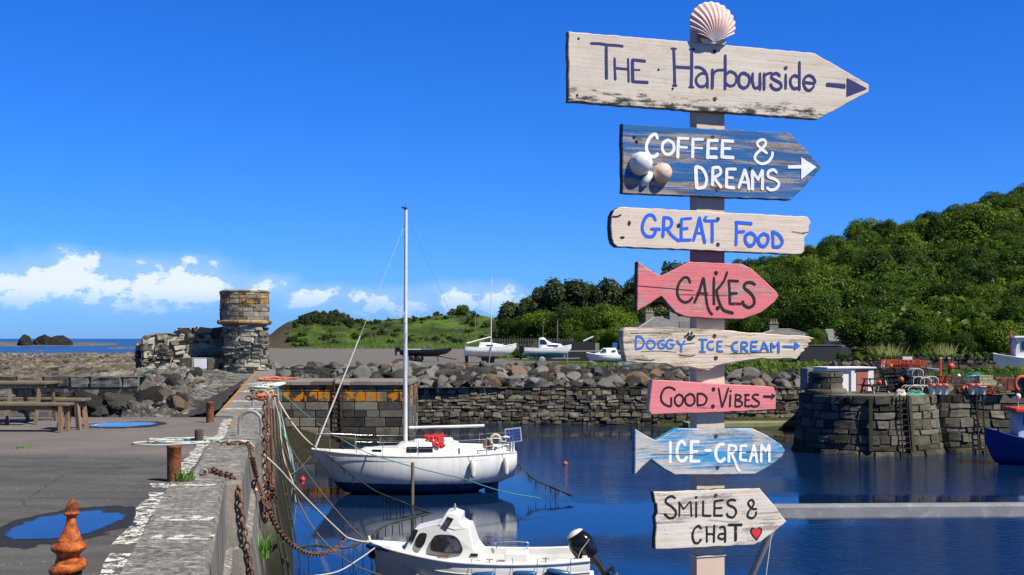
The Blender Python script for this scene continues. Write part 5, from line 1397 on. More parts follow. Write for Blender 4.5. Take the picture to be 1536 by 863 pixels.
wh_ = mixc(nt, mth(nt, 'MULTIPLY', sstep(nt, lev, .22, .0), ramp(nt, n2, [(.35, 0.0), (.6, .55)])), wh_, (.33, .33, .24))
bl_ = mixc(nt, ramp(nt, n1, [(.4, 0.0), (.65, 1.0)]), (.012, .055, .17), (.006, .02, .05))
setp(nt, bs, color=mixc(nt, sstep(nt, lev, -.004, .004), bl_, wh_), rough=.3)
b.build('hull', m, yacht)
deck_mb(YS, .06).build('deck', M_noise('pale_deck', (.74, .73, .70), (.66, .65, .62), 3, .6), yacht)
b = rail_mb(YS, .022, .01); b.build('toe_rail', M_noise('teak_toe_rail', (.55, .52, .47), (.40, .37, .32), 6, .6), yacht)
b = rail_mb(YS, .008, -.16, .5, 6.6, .004); b.build('sheer_stripe', M_noise('grey_stripe', (.25, .26, .28), (.3, .3, .32), 6, .5, bmp=0), yacht)
b = MB()   # coachroof with its raised hatch garage
loft_x([(1.95, hump(.60, 1.38, .34)), (2.02, hump(.66, 1.38, .40)), (2.3, hump(.72, 1.38, .44)), (3.2, hump(.74, 1.37, .44)), (4.0, hump(.70, 1.38, .40)), (4.15, hump(.68, 1.38, .26)), (4.7, hump(.58, 1.41, .22)), (5.25, hump(.42, 1.44, .17)), (5.55, hump(.32, 1.46, .03))], b)
b.build('cabin', MT['white_gel'], yacht)
b = MB(); loft_x([(2.2, hump(.30, 1.80, .1)), (2.25, hump(.30, 1.80, .12)), (3.5, hump(.28, 1.79, .09)), (3.56, hump(.28, 1.78, .05))], b); b.build('hatch', MT['white_gel'], yacht)
for s in (-1, 1):
    for (x0, x1, z0, z1) in ((2.95, 3.46, 1.47, 1.66), (3.50, 3.86, 1.47, 1.66), (4.72, 5.05, 1.49, 1.57)):
        b = MB(); k = 1 if x0 < 4.5 else .0
        ys = lambda x, z: s * (interp([(2.3, .72), (3.2, .74), (4.0, .70), (4.15, .68), (4.7, .58), (5.25, .42)], x) - (z - 1.38) * (.42 if x < 4.1 else .55) + .022)
        b.add([(x0, ys(x0, z0), z0), (x1, ys(x1, z0), z0), (x1, ys(x1, z1), z1), (x0, ys(x0, z1), z1)], [(0, 1, 2, 3)])
        b.add([(x0, ys(x0, z0) - s * .05, z0), (x1, ys(x1, z0) - s * .05, z0), (x1, ys(x1, z1) - s * .05, z1), (x0, ys(x0, z1) - s * .05, z1)], [(0, 1, 2, 3)])
        b.build('cabin_window', MT['glass'], yacht)
mx_ = 3.86
b = MB(); b.tube([(mx_, 0, 1.76), (mx_, 0, 5), (mx_ - .02, 0, 9.97)], [.075, .072, .055], 14); b.build('mast', MT['alu'], yacht)
b = MB(); b.tube([(mx_ - .12, 0, 2.28), (1.05, 0, 2.32)], .05, 12); b.build('boom', M_noise('white_boom', (.74, .74, .72), (.66, .66, .64), 5, .4), yacht)
b = MB(); b.tube([(1.15, 0, 2.28), (1.0, .05, 1.9), (.62, .1, 1.35)], .022, 8, tone=.2); b.tube([(1.08, .06, 2.26), (.9, .1, 1.8), (.55, .12, 1.4)], .012, 6); b.build('mainsheet', MT['black'], yacht)
b = MB()
b.tube([(mx_ + .05, -.34, 6.0), (mx_ - .02, 0, 5.97), (mx_ + .05, .34, 6.0)], .018, 6)
b.box((mx_ + .04, 0, 6.3), (.1, .09, .16), bev=.02); b.build('spreader', MT['alu'], yacht)
b = MB(); b.tube([(mx_, 0, 9.97), (mx_, .0, 10.18)], .006, 5); b.box((mx_ + .04, 0, 10.05), (.2, .03, .05), bev=.01); b.ball((mx_, 0, 10.02), .06); b.build('masthead_gear', MT['black'], yacht)
b = MB()
hd = Vector((mx_ + .04, 0, 9.4)); bw = Vector((7.0, 0, 1.62))
b.tube([bw, bw.lerp(hd, .5)], [.032, .024], 8); b.tube([bw.lerp(hd, .5), hd], [.008, .006], 6); b.build('forestay', M_noise('furled_headsail', (.72, .72, .69), (.6, .6, .58), 8, .7), yacht)
for s in (-1, 1):
    b = MB(); b.tube([(mx_ - .1, s * 1.15, 1.38), (mx_ + .05, s * .34, 6.0), (mx_, 0, 9.6)], .005, 5); b.tube([(mx_ - .35, s * 1.15, 1.38), (mx_, 0, 5.9)], .005, 5); b.build('shroud', MT['steel'], yacht)
b = MB(); b.tube([(.1, 0, 1.5), (mx_, 0, 9.9)], .005, 5); b.build('backstay', MT['steel'], yacht)
for s in (-1, 1):
    b = MB()
    tops = []
    for x in (.25, 1.1, 2.3, 3.5, 4.7, 5.6):
        bd = interp([(q[0], q[1]) for q in YS], x) - .05; zd = interp([(q[0], q[2]) for q in YS], x)
        b.tube([(x, s * bd, zd), (x, s * bd, zd + .56)], .013, 7); tops.append(Vector((x, s * bd, zd + .55)))
    for k in (1, .55):
        b.tube([p - Vector((0, 0, .55 * (1 - k))) for p in tops], .006, 5)
    b.build('guard_wires', MT['steel'], yacht)
b = MB()   # pulpit at the bow and pushpit at the stern
b.tube(smooth_path([(5.6, -.7, 2.0), (6.6, -.36, 2.08), (7.05, 0, 2.10), (6.6, .36, 2.08), (5.6, .7, 2.0)], 5), .014, 8)
for p in ((6.5, -.38, 1.5), (6.5, .38, 1.5), (6.98, 0, 1.55)): b.tube([p, (p[0], p[1] * .95, 2.09)], .013, 7)
b.build('pulpit', MT['steel'], yacht)
b = MB()
b.tube(smooth_path([(1.1, -.95, 1.95), (.2, -.78, 2.0), (.05, 0, 2.0), (.2, .78, 2.0), (1.1, .95, 1.95)], 5), .015, 8)
for p in ((.15, -.74, 1.4), (.15, .74, 1.4), (.08, 0, 1.42), (1.1, -.95, 1.38), (1.1, .95, 1.38)): b.tube([p, (p[0], p[1], 1.99)], .014, 7)
b.build('pushpit', MT['steel'], yacht)
# cockpit well and coaming
b = MB(); loft_x([(.35, [(-.62, 1.40), (-.6, 1.58), (-.5, 1.6), (-.46, 1.42)]), (2.0, [(-.74, 1.38), (-.7, 1.64), (-.58, 1.66), (-.54, 1.42)])], b); loft_x([(.35, [(.46, 1.42), (.5, 1.6), (.6, 1.58), (.62, 1.40)]), (2.0, [(.54, 1.42), (.58, 1.66), (.7, 1.64), (.74, 1.38)])], b); b.build('cockpit_coaming', MT['white_gel'], yacht)
b = MB()
def cell(c0, ux, uz, w, h):
    return [c0 - ux * w - uz * h, c0 + ux * w - uz * h, c0 + ux * w + uz * h, c0 - ux * w + uz * h]
pcx = Vector((.10, .62, 2.02)); px_u = Vector((-.93, .30, .12)).normalized(); pz_u = Vector((.10, .06, 1)).normalized()
pn = px_u.cross(pz_u).normalized()
if pn.y < 0: pn = -pn
b.add(cell(pcx, px_u, pz_u, .29, .25) + [p - pn * .03 for p in cell(pcx, px_u, pz_u, .29, .25)], [(0, 1, 2, 3), (4, 5, 6, 7), (0, 1, 5, 4), (1, 2, 6, 5), (2, 3, 7, 6), (3, 0, 4, 7)])
sp_ = b.build('solar_panel', MT['white_gel'], yacht)
b = MB()
for i in range(4):
    for j in range(4):
        b.add([p + pn * .004 for p in cell(pcx + px_u * (-.195 + .13 * i) + pz_u * (-.165 + .11 * j), px_u, pz_u, .06, .05)], [(0, 1, 2, 3)])
b.build('solar_cell', M_noise('solar_cell', (.05, .10, .36), (.06, .13, .42), 5, .3, bmp=0), sp_)
b = MB(); b.tube([pcx - pn * .03 - pz_u * .2, Vector((.12, .6, 1.45))], .018, 8); b.build('bracket', MT['steel'], sp_)
b = MB()
ring = [Vector((.75 + .17 * math.cos(a), .72, 1.86 + .19 * math.sin(a))) for a in [R(-55 + 290 * k / 14) for k in range(15)]]
b.tube(ring, .055, 9); b.build('horseshoe_buoy', M_noise('faded_buoy', (.55, .50, .38), (.46, .42, .3), 9, .8), yacht)
b = MB(); b.box((1.0, .52, 1.70), (.34, .3, .26), bev=.02); b.build('locker_box', MT['wood_br'], yacht)
b = MB(); b.box((.3, .2, 1.62), (.34, .5, .3), bev=.06); b.box((.05, -.1, 1.6), (.2, .2, .36), bev=.04); b.build('stern_gear', MT['white_gel'], yacht)
# rudder and propeller aperture
b = MB(); b.prism([(.50, .62), (1.0, .40), (1.08, -.5), (.62, -.5)], -.035, .035, 0); b.build('rudder', MT['hull_blue'], yacht)
b = MB(); b.tube([Vector((1.35 + .1 * math.cos(a), .02, .12 + .16 * math.sin(a))) for a in [2 * math.pi * k / 14 for k in range(14)]], .035, 8, closed=True); b.build('propeller_ring', MT['galv'], yacht)
b = MB(); b.prism([(2.2, .1), (4.6, .1), (4.2, -.6), (2.5, -.6)], -.1, .1, 0); b.build('keel', MT['hull_blue'], yacht)
# red sail cloth heaped on the coachroof
rg = random.Random(8); b = MB()
for k in range(14):
    y0 = rg.uniform(.0, .55)
    b.tube(smooth_path([(2.45 + rg.uniform(0, .8), rg.uniform(-.2, .2), 1.96 + rg.uniform(-.02, .05)), (2.6 + rg.uniform(0, .5), y0 * .6, 1.93), (2.55 + rg.uniform(0, .35), y0 + .12, 1.78 + rg.uniform(-.1, .08)), (2.5 + rg.uniform(0, .3), y0 + .2, 1.62 + rg.uniform(-.05, .05))], 4), [rg.uniform(.04, .07)] * 13, 7)
tag(b.build('sail_bag', MT['cloth_red'], loc=yl, rot=(0, 0, ya)), 'crumpled red cloth heaped on the yacht coachroof', 'cloth')
for i, x in enumerate((.42, 1.62)):
    bd = interp([(q[0], q[1]) for q in YS], x) + .09; zd = interp([(q[0], q[2]) for q in YS], x)
    b = MB(); b.lathe([(.01, -.34), (.06, -.32), (.095, -.24), (.1, 0), (.095, .2), (.05, .28), (.02, .33)], 14); b.tube([(0, 0, .32), (0, -.08, .66)], .008, 5)
    p = yl + Matrix.Rotation(ya, 3, 'Z') @ Vector((x, bd, zd - .42))
    tag(b.build('fender', MT['fender_white'], loc=p), 'white fender hanging nearest the %s of the yacht' % ('stern' if i == 0 else 'middle'), 'fender', 'white fenders on the yacht')

# ------------------------------------------------ small cuddy-cabin motorboat
ml = Vector(((884 - CX) / F * 24.6, 24.6, WZ))
ma = R(180 - 3)
mbt = thing('motor_boat', 'small white cuddy-cabin motorboat with black outboard closest to the pier', 'motorboat', ml, ma)
mst = [(0.0, .80, .90, .74, .26, -.06), (.8, .88, .84, .82, .22, -.10), (1.8, .92, .82, .84, .2, -.12), (2.8, .86, .85, .72, .24, -.10), (3.5, .68, .92, .48, .32, -.04), (4.1, .42, 1.00, .22, .44, .08), (4.45, .2, 1.06, .08, .62, .36), (4.62, .03, 1.09, .012, .9, .84)]
b, MS = hull_mb(mst, (0, 0))
b.build('hull', MT['white_gel'], mbt)
# clinker strakes along the sides, and the rubbing strake under the gunwale
b = MB()
for s in (-1, 1):
    for f_ in (.30, .52, .74):
        path = []
        for (x, bd, zd, bc, zc, zk) in MS:
            if x > 4.5: continue
            t = f_ ** .6
            y = 2 * t * (1 - t) * bc * 1.32 + t * t * bd; z = (1 - t) ** 2 * zk + 2 * t * (1 - t) * (zc - .1 * (zd - zk)) + t * t * zd
            path.append(Vector((x, s * (y + .003), z)))
        b.tube(path, .012, 6)
b.build('clinker_strake', MT['white_gel'], mbt)
b = rail_mb(MS, .034, .0, out=.012); b.build('gunwale', MT['white_gel'], mbt)
deck_mb(MS, .05, inset=0, x0=2.2).build('foredeck', MT['white_gel'], mbt)
b = MB()
for s in (-1, 1):
    rows = [(x, bd, zd) for (x, bd, zd, *_r) in MS if x <= 2.6]
    vs = []
    for x, bd, zd in rows: vs += [Vector((x, s * bd, zd + .01)), Vector((x, s * (bd - .15), zd + .03)), Vector((x, s * (bd - .15), zd - .1)), Vector((x, s * (bd - .2), zd - .45))]
    b.add(vs, [(i * 4 + j, (i + 1) * 4 + j, (i + 1) * 4 + j + 1, i * 4 + j + 1) for i in range(len(rows) - 1) for j in range(3)], 0, False)
b.box((1.2, 0, .38), (2.6, 1.4, .04)); b.box((.1, 0, .66), (.12, 1.5, .5), bev=.03); b.box((.45, 0, .62), (.5, 1.3, .06), bev=.02); b.box((1.55, -.4, .66), (.5, .5, .4), bev=.03)
b.build('cockpit', MT['white_gel'], mbt)
# cabin: faceted cuddy with a raked windscreen pod; outlines in side view, narrowing upwards
bx = lambda px: (884 - px) * .01406
bz = lambda py: 1.68 + 3.75 - (py - 508) * .01406
def hw(x, z): return interp([(2.2, .72), (3.0, .68), (3.5, .57), (3.9, .40)], x) - max(0, z - .85) * .34
def slabside(name, outline, mt):
    n = len(outline); bm = bmesh.new()
    L_ = [bm.verts.new((x, -hw(x, z), z)) for x, z in outline]; R_ = [bm.verts.new((x, hw(x, z), z)) for x, z in outline]
    for i in range(n): bm.faces.new((L_[i], L_[(i + 1) % n], R_[(i + 1) % n], R_[i]))
    bm.faces.new(L_); bm.faces.new(R_[::-1])
    bmesh.ops.recalc_face_normals(bm, faces=bm.faces[:])
    bmesh.ops.bevel(bm, geom=[e for e in bm.edges if e.calc_length() > .05], offset=.028, segments=3, affect='EDGES', profile=.6)
    bm.verts.index_update(); b = MB()
    b.add([v.co.copy() for v in bm.verts], [[v.index for v in f.verts] for f in bm.faces], 0, False); bm.free()
    return b.build(name, mt, mbt)
slabside('cabin', [(3.88, .98), (3.66, 1.44), (3.15, 1.56), (2.50, 1.50), (2.38, 1.08), (2.22, .86), (2.6, .80), (3.3, .86)], MT['white_gel'])
slabside('wheelhouse_pod', [(3.17, 1.53), (3.0, 1.775), (2.86, 1.80), (2.67, 1.72), (2.68, 1.58), (2.52, 1.47), (2.8, 1.44)], MT['white_gel'])
def crop2(pts): return [(bx(x / 7.016 + 540), bz(y / 7.016 + 740)) for x, y in pts]
MT['glass_side'] = M_noise('smoky_window', (.045, .045, .055), (.10, .10, .125), 2.2, .08, bmp=0, spec=.7, c3=(.015, .018, .022), t3=.5)
def side_window(pts, r, mt, lift=.007, name='cabin_window'):
    q = crop2(pts)
    if r: q = [(p.x, p.z) for p in smooth_path([Vector((x, 0, z)) for x, z in q], r, True)]
    cx_ = sum(x for x, z in q) / len(q); cz_ = sum(z for x, z in q) / len(q)
    for s in (-1, 1):
        b = MB()
        o_ = [(cx_ + (x - cx_) * 1.0, cz_ + (z - cz_) * 1.0) for x, z in q]; i_ = [(cx_ + (x - cx_) * .91, cz_ + (z - cz_) * .90) for x, z in q]; n = len(q)
        vo = [Vector((x, s * (hw(x, z) + lift + .006), z)) for x, z in o_]; vi = [Vector((x, s * (hw(x, z) + lift + .006), z)) for x, z in i_]
        b.add(vo + vi, [(k, (k + 1) % n, n + (k + 1) % n, n + k) for k in range(n)], 1)
        b.add([v - Vector((0, s * .004, 0)) for v in vi], [tuple(range(n))], 0)
        b.add([Vector((x, s * (hw(x, z) - .04), z)) for x, z in o_] + vo, [(k, (k + 1) % n, n + (k + 1) % n, n + k) for k in range(n)], 1)
        b.build(name, [MT[mt], MT['black']], mbt)
side_window([(765, 545), (775, 480), (800, 430), (850, 412), (940, 410), (1010, 418), (1060, 455), (1100, 530), (1100, 575), (1060, 586), (920, 582), (790, 572)], 3, 'glass_side')
side_window([(600, 510), (628, 425), (665, 402), (712, 405), (720, 430), (695, 515), (655, 548), (610, 540)], 3, 'glass')
side_window([(527, 483), (588, 368), (627, 378), (572, 503)], 0, 'glass')
side_window([(880, 318), (935, 228), (1002, 250), (942, 348)], 0, 'glass_side')
b = MB()
for y0, y1 in ((-.40, -.03), (.03, .40)):
    b.add([(3.145 + .012, y0, 1.575), (3.145 + .012, y1, 1.575), (3.018 + .012, y1 * .9, 1.755), (3.018 + .012, y0 * .9, 1.755)], [(0, 1, 2, 3)])
b.build('windscreen', MT['glass'], mbt)
b = MB()
for y0, y1 in ((-.34, -.03), (.03, .34)):
    b.add([(3.84 + .012, y0, 1.07), (3.84 + .012, y1, 1.07), (3.70 + .012, y1 * .92, 1.37), (3.70 + .012, y0 * .92, 1.37)], [(0, 1, 2, 3)])
b.build('front_window', MT['glass'], mbt)
b = MB(); b.tube([(2.3, hw(2.3, .98) + .01, .97), (2.45, hw(2.45, .98) + .01, .97)], .03, 8); b.build('vent', MT['black'], mbt)
side_y = hw
b = MB(); b.lathe([(.02, 0), (.02, .06), (.035, .07), (.035, .11), (.02, .13), (.03, .15), (.001, .18)], 10, Matrix.Translation((2.84, .05, 1.80)) @ Matrix.Scale(.8, 4)); b.build('navigation_light', MT['galv'], mbt)
b = MB(); b.box((3.02, side_y(3.02, .92) + .02, .93), (.24, .02, .05), bev=.006); b.build('name_board', MT['wood_br'], mbt)
b = MB(); b.tube(smooth_path([(1.35, -.72, .86), (1.35, -.72, 1.0), (2.0, -.72, 1.0), (2.0, -.72, .86)], 3), .014, 7); b.build('grab_rail', MT['steel'], mbt)
b = MB()
for p in ((2.05, .84, .86), (.9, .8, .88), (4.3, 0, 1.13)): b.tube([(p[0] - .07, p[1], p[2] + .05), (p[0] + .07, p[1], p[2] + .05)], .012, 6); b.tube([p, (p[0], p[1], p[2] + .05)], .012, 6)
b.build('cleat', MT['galv'], mbt)
# bow roller and stem fitting
b = MB(); b.box((4.6, 0, 1.10), (.26, .16, .06), bev=.02); b.tube([(4.66, -.05, 1.12), (4.68, -.05, 1.22), (4.68, .05, 1.22), (4.66, .05, 1.12)], .015, 6); b.build('bow_fitting', MT['white_gel'], mbt)
b = MB(); b.tube(smooth_path([(4.2, .34, 1.0), (4.45, .22, 1.03), (4.68, .04, 1.02), (4.66, -.1, 1.02)], 4), .055, 10); b.build('bow_fender', MT['navy'], mbt)
b = MB(); b.ball((4.60, .02, .84), .1); b.build('bow_bobbin', MT['black'], mbt)
# outboard engine, tilted up
om = thing('outboard_motor', 'black outboard engine tilted up on the motorboat transom', 'outboard motor', ml + Matrix.Rotation(ma, 3, 'Z') @ Vector((.02, .12, .95)), ma)
M0 = Matrix.Rotation(R(33), 4, 'Y') @ Matrix.Diagonal((1.14, 1.05, .95, 1))
b = MB()
prof = [(-.30, .17, .12), (-.24, .20, .17), (-.10, .23, .20), (.06, .24, .21), (.20, .20, .19), (.30, .13, .13), (.34, .05, .05)]
n = 18; vs = []
for z, rx, ry in prof:
    for k in range(n):
        a = 2 * math.pi * k / n; c_, s_ = math.cos(a), math.sin(a)
        e = .75
        vs.append(M0 @ Vector((rx * math.copysign(abs(c_) ** e, c_) + .03, ry * math.copysign(abs(s_) ** e, s_), z + .20)))
b.add(vs, [(i * n + k, i * n + (k + 1) % n, (i + 1) * n + (k + 1) % n, (i + 1) * n + k) for i in range(len(prof) - 1) for k in range(n)], 0, True)
b.add(vs[:n], [tuple(range(n))]); b.add(vs[-n:], [tuple(range(n))])
cw = b.build('cowl', MT['glossblack'], om)
b = MB(); b.lathe([(.0, .575), (.06, .57), (.13, .535), (.165, .495)], 16, M0 @ Matrix.Translation((.03, 0, 0)) @ Matrix.Diagonal((1.05, 1, 1, 1))); b.build('cowl_cap', MT['white_gel'], om)
b = MB(); b.tube(smooth_path([M0 @ Vector((x, .215, z)) for x, z in ((.2, .05), (.1, .14), (-.02, .2), (-.16, .26))], 4), .008, 6); b.build('cowl_stripe', MT['fender_white'], om)
b = MB()
b.tube([M0 @ Vector(p) for p in ((0, 0, -.08), (-.03, 0, -.35), (-.05, 0, -.62))], [.13, .085, .07], 12)
b.prism([(-.22, -.52), (.10, -.55), (.10, -.60), (-.26, -.58)], -.12, .12, 0, M=M0)
b.prism([(-.12, -.58), (.08, -.58), (.06, -.80), (-.02, -.94), (-.10, -.78)], -.03, .03, 0, M=M0)
b.build('leg', MT['black'], om)
b = MB(); b.lathe([(.02, -.22), (.06, -.15), (.07, .05), (.05, .12), (.0, .2)], 12, M0 @ Matrix.Translation((-.03, 0, -.74)) @ Matrix.Rotation(R(-90), 4, 'Y')); b.build('gearcase', MT['black'], om)
b = MB()
for k in range(3):
    a = 2 * math.pi * k / 3
    Mp = M0 @ Matrix.Translation((-.20, 0, -.74)) @ Matrix.Rotation(a, 4, 'X') @ Matrix.Rotation(R(30), 4, 'Z')
    b.add([Mp @ Vector(q) for q in ((0, -.03, .03), (0, -.08, .10), (0, -.04, .17), (0, .05, .16), (0, .06, .08), (0, .03, .03), (.012, 0, .1))], [(0, 1, 6), (1, 2, 6), (2, 3, 6), (3, 4, 6), (4, 5, 6), (5, 0, 6)], 0, True)
b.build('propeller', MT['galv'], om)
b = MB(); b.box((.10, 0, -.12), (.16, .26, .32), bev=.03); b.build('clamp_bracket', MT['black'], om)
for x, tl, lb in ((2.16, .07, 'blue fender slung under the cabin of the motorboat'), (1.32, .0, 'blue fender slung amidships on the motorboat'), (.64, -.16, 'blue fender slung nearest the outboard of the motorboat')):
    bd = interp([(q[0], q[1]) for q in MS], x) + .11; zd = interp([(q[0], q[2]) for q in MS], x)
    b = MB(); b.lathe([(.012, -.24), (.045, -.23), (.068, -.18), (.072, 0), (.068, .18), (.045, .23), (.012, .24)], 16, Matrix.Rotation(R(90) + tl, 4, 'Y'))
    for s in (-1, 1): b.tube([(s * .24, 0, s * -tl * .24), (s * .26, -.12, .30)], .006, 5)
    p = ml + Matrix.Rotation(ma, 3, 'Z') @ Vector((x, bd, zd - .17 - .03 * (x > 2)))
    tag(b.build('fender', MT['fender_blue'], loc=p, rot=(0, 0, ma)), lb, 'fender', 'blue fenders on the motorboat')

# ------------------------------------------------ boats laid up ashore
def small_boat(name, label, px, py, Y, L, heading, bottom, cabin, mats, group=None):
    p = P(px, py, Y)
    t = thing(name, label, 'boat', p, heading, group)
    s = L / 5.0
    st = [(0, .8, .95, .72, .4, .12), (1.2, .92, .92, .84, .3, .05), (2.5, .95, .95, .82, .3, .03), (3.7, .72, 1.05, .5, .4, .1), (4.5, .34, 1.18, .16, .6, .35), (5.0, .03, 1.28, .012, 1.0, .92)]
    st = [tuple(v * s for v in q) for q in st]
    b, S = hull_mb(st, (0, 1), split=bottom * s if bottom else None)
    b.build('hull', [mats[0], mats[1]], t)
    deck_mb(S, .05).build('deck', mats[0], t)
    rail_mb(S, .03 * s).build('gunwale', mats[0], t)
    return t, S, s, p
def rotv(p, h, v): return p + Matrix.Rotation(h, 3, 'Z') @ Vector(v)
# daysailer on legs with its mast up
t, S, s, p = small_boat('laid_up_sailing_dinghy', 'small white sailing boat with mast up standing on legs above the rock armour', 697, 536, 92, 4.1, R(6), .0, 1, (MT['white_gel'], MT['white_gel']))
b = MB(); loft_x([(1.3 * s, hump(.5 * s, .92 * s, .1 * s)), (1.45 * s, hump(.55 * s, .92 * s, .5 * s)), (2.4 * s, hump(.5 * s, .95 * s, .46 * s)), (3.6 * s, hump(.34 * s, 1.02 * s, .2 * s)), (4.0 * s, hump(.25 * s, 1.08 * s, .02 * s))], b); b.build('cabin', MT['white_gel'], t)
b = MB(); b.box((1.36 * s, 0, 1.16 * s), (.08, .5 * s, .34 * s)); b.box((2.4 * s, -.5 * s, 1.14 * s), (.7 * s, .04, .12 * s)); b.build('cabin_window', MT['glass'], t)
b = MB(); b.tube([(2.55 * s, 0, 1.2 * s), (2.57 * s, 0, 6.45)], [.04, .028], 8); b.tube([(2.3 * s, 0, 6.0), (2.8 * s, 0, 6.0)], .01, 5); b.build('mast', MT['alu'], t)
b = MB(); b.tube([(2.5 * s, 0, 1.95 * s), (.2 * s, -.1, 1.35 * s)], .05, 8); b.build('boom', MT['white_gel'], t)
b = MB(); b.prism([(1.5 * s, .2), (3.0 * s, .2), (2.8 * s, -.55), (1.7 * s, -.55)], -.1, .1, 0); b.prism([(.0, .4), (.35 * s, .3), (.35 * s, -.5), (.05 * s, -.5)], -.04, .04, 0); b.build('keel', MT['black'], t)
for sx in (-1, 1):
    b = MB(); b.tube([(2.6 * s, sx * .8, 1.7 * s), (2.2 * s, sx * 1.05, -.6)], .04, 7); b.build('prop_leg', MT['galv'], t)
# speedboat
t, S, s, p = small_boat('speedboat', 'low black speedboat with open cockpit lying on the grey beach', 601, 534, 96, 4.2, R(-2), .0, 0, (MT['black'], MT['black']))
t.scale = (1, 1, .62)
b = MB(); b.add([(2.6 * s, -.6 * s, 1.0 * s), (2.6 * s, .6 * s, 1.0 * s), (2.2 * s, .5 * s, 1.5 * s), (2.2 * s, -.5 * s, 1.5 * s)], [(0, 1, 2, 3)]); b.build('windscreen', MT['glass'], t)
b = MB(); b.box((1.2 * s, 0, 1.02 * s), (1.6 * s, 1.2 * s, .12), bev=.03); b.build('cockpit', MT['fender_white'], t)
b = MB(); b.box((-.25 * s, 0, 1.0 * s), (.4, .36, .6), bev=.08); b.box((-.4, 0, .5), (.14, .1, .9)); b.build('outboard_engine', MT['glossblack'], t)
b = MB()
for y in (-.35, .35): b.bar((.2, y, .0), (3.2, y * .5, .0), .08, .1)
b.bar((3.1, 0, -.02), (4.6, 0, -.3), .07, .07); b.bar((.5, -.6, -.1), (.5, .6, -.1), .07, .1); b.bar((1.6, -.6, -.1), (1.6, .6, -.1), .07, .1)
for x in (1.0, 1.55):
    for y in (-.7, .7): b.lathe([(.05, -.08), (.2, -.08), (.27, -.05), (.27, .05), (.2, .08), (.05, .08)], 16, Matrix.Translation((x, y, -.24)) @ Matrix.Rotation(R(90), 4, 'X'))
b.bar((3.0, 0, .0), (3.1, 0, -.5), .06, .06)
tag(b.build('boat_trailer', MT['black'], loc=p, rot=(0, 0, R(-2))), 'black boat trailer under the low black speedboat', 'trailer')
# blue and white motor cruiser on a trailer
MT['hull_teal'] = M_noise('teal_bottom_paint', (.02, .22, .36), (.03, .27, .42), 3, .5)
t, S, s, p = small_boat('trailered_cruiser', 'white and turquoise motor cruiser with windscreen standing on a trailer', 786, 536, 92, 3.75, R(3), .42, 1, (MT['white_gel'], MT['hull_teal']))
b = MB(); loft_x([(1.5 * s, hump(.66 * s, .94 * s, .2 * s)), (1.55 * s, hump(.66 * s, .94 * s, 1.05 * s, .8)), (2.1 * s, hump(.66 * s, .94 * s, 1.1 * s, .78)), (2.9 * s, hump(.6 * s, .98 * s, .5 * s, .8)), (3.9 * s, hump(.4 * s, 1.08 * s, .3 * s)), (4.1 * s, hump(.34 * s, 1.1 * s, .02 * s))], b); b.build('cabin', MT['white_gel'], t)
b = MB()
for sy in (-1, 1): b.add([(1.65 * s, sy * .64 * s, 1.35 * s), (2.45 * s, sy * .64 * s, 1.35 * s), (2.15 * s, sy * .57 * s, 1.85 * s), (1.68 * s, sy * .57 * s, 1.85 * s)], [(0, 1, 2, 3)])
b.add([(2.78 * s, -.5 * s, 1.55 * s), (2.78 * s, .5 * s, 1.55 * s), (2.24 * s, .46 * s, 1.98 * s), (2.24 * s, -.46 * s, 1.98 * s)], [(0, 1, 2, 3)]); b.build('windscreen', MT['glass'], t)
b = MB(); b.box((3.0 * s, -.56 * s, 1.2 * s), (1.2 * s, .06, .2 * s), bev=.02); b.box((3.0 * s, .56 * s, 1.2 * s), (1.2 * s, .06, .2 * s), bev=.02); b.build('side_panel', MT['navy'], t)
b = MB(); b.tube([(2.0 * s, 0, 2.0 * s), (2.0 * s, 0, 3.4 * s)], .015, 6); b.build('aerial', MT['galv'], t)
b = MB(); b.box((-.3 * s, 0, .8 * s), (.5 * s, .4 * s, .7 * s), bev=.08); b.box((-.35 * s, 0, .2 * s), (.2 * s, .12, .9 * s)); b.build('outboard_engine', MT['glossblack'], t)
b = MB(); b.bar((-.2, .4, -.12), (4.6 * s, .15, -.08), .08, .08); b.bar((-.2, -.4, -.12), (4.6 * s, -.15, -.08), .08, .08); b.bar((4.4 * s, 0, -.1), (5.9 * s, 0, -.08), .08, .08)
for y in (-.75, .75): b.lathe([(.05, -.08), (.2, -.08), (.26, -.05), (.26, .05), (.2, .08), (.05, .08)], 16, Matrix.Translation((1.8 * s, y, -.2)) @ Matrix.Rotation(R(90), 4, 'X'), tone=.1)
b.bar((4.2 * s, 0, -.1), (4.5 * s, 0, .9 * s), .08, .08)
tag(b.build('boat_trailer', MT['galv'], loc=p, rot=(0, 0, R(3))), 'galvanised boat trailer under the turquoise motor cruiser', 'trailer')
# small white cabin boat
t, S, s, p = small_boat('small_cabin_boat', 'little white cabin boat with blue window on the grass beside the driftwood board', 936, 549, 88, 2.9, R(183), .3, 1, (MT['white_gel'], MT['galv']))
t.location = P(937, 544, 88)
b = MB(); loft_x([(.9 * s, hump(.7 * s, .92 * s, .2 * s)), (1.2 * s, hump(.7 * s, .92 * s, .95 * s)), (2.8 * s, hump(.62 * s, .96 * s, .9 * s)), (3.4 * s, hump(.5 * s, 1.0 * s, .3 * s)), (4.2 * s, hump(.3 * s, 1.1 * s, .02 * s))], b); b.build('cabin', MT['white_gel'], t)
b = MB()
for sy in (-1, 1): b.box((1.5 * s, sy * .63 * s, 1.5 * s), (.5 * s, .05, .25 * s), bev=.02); b.box((2.75 * s, sy * .58 * s, 1.55 * s), (.55 * s, .06, .45 * s), bev=.02)
b.build('cabin_window', M_noise('blue_tinted_glass', (.03, .07, .16), (.04, .09, .2), 3, .1, bmp=0), t)
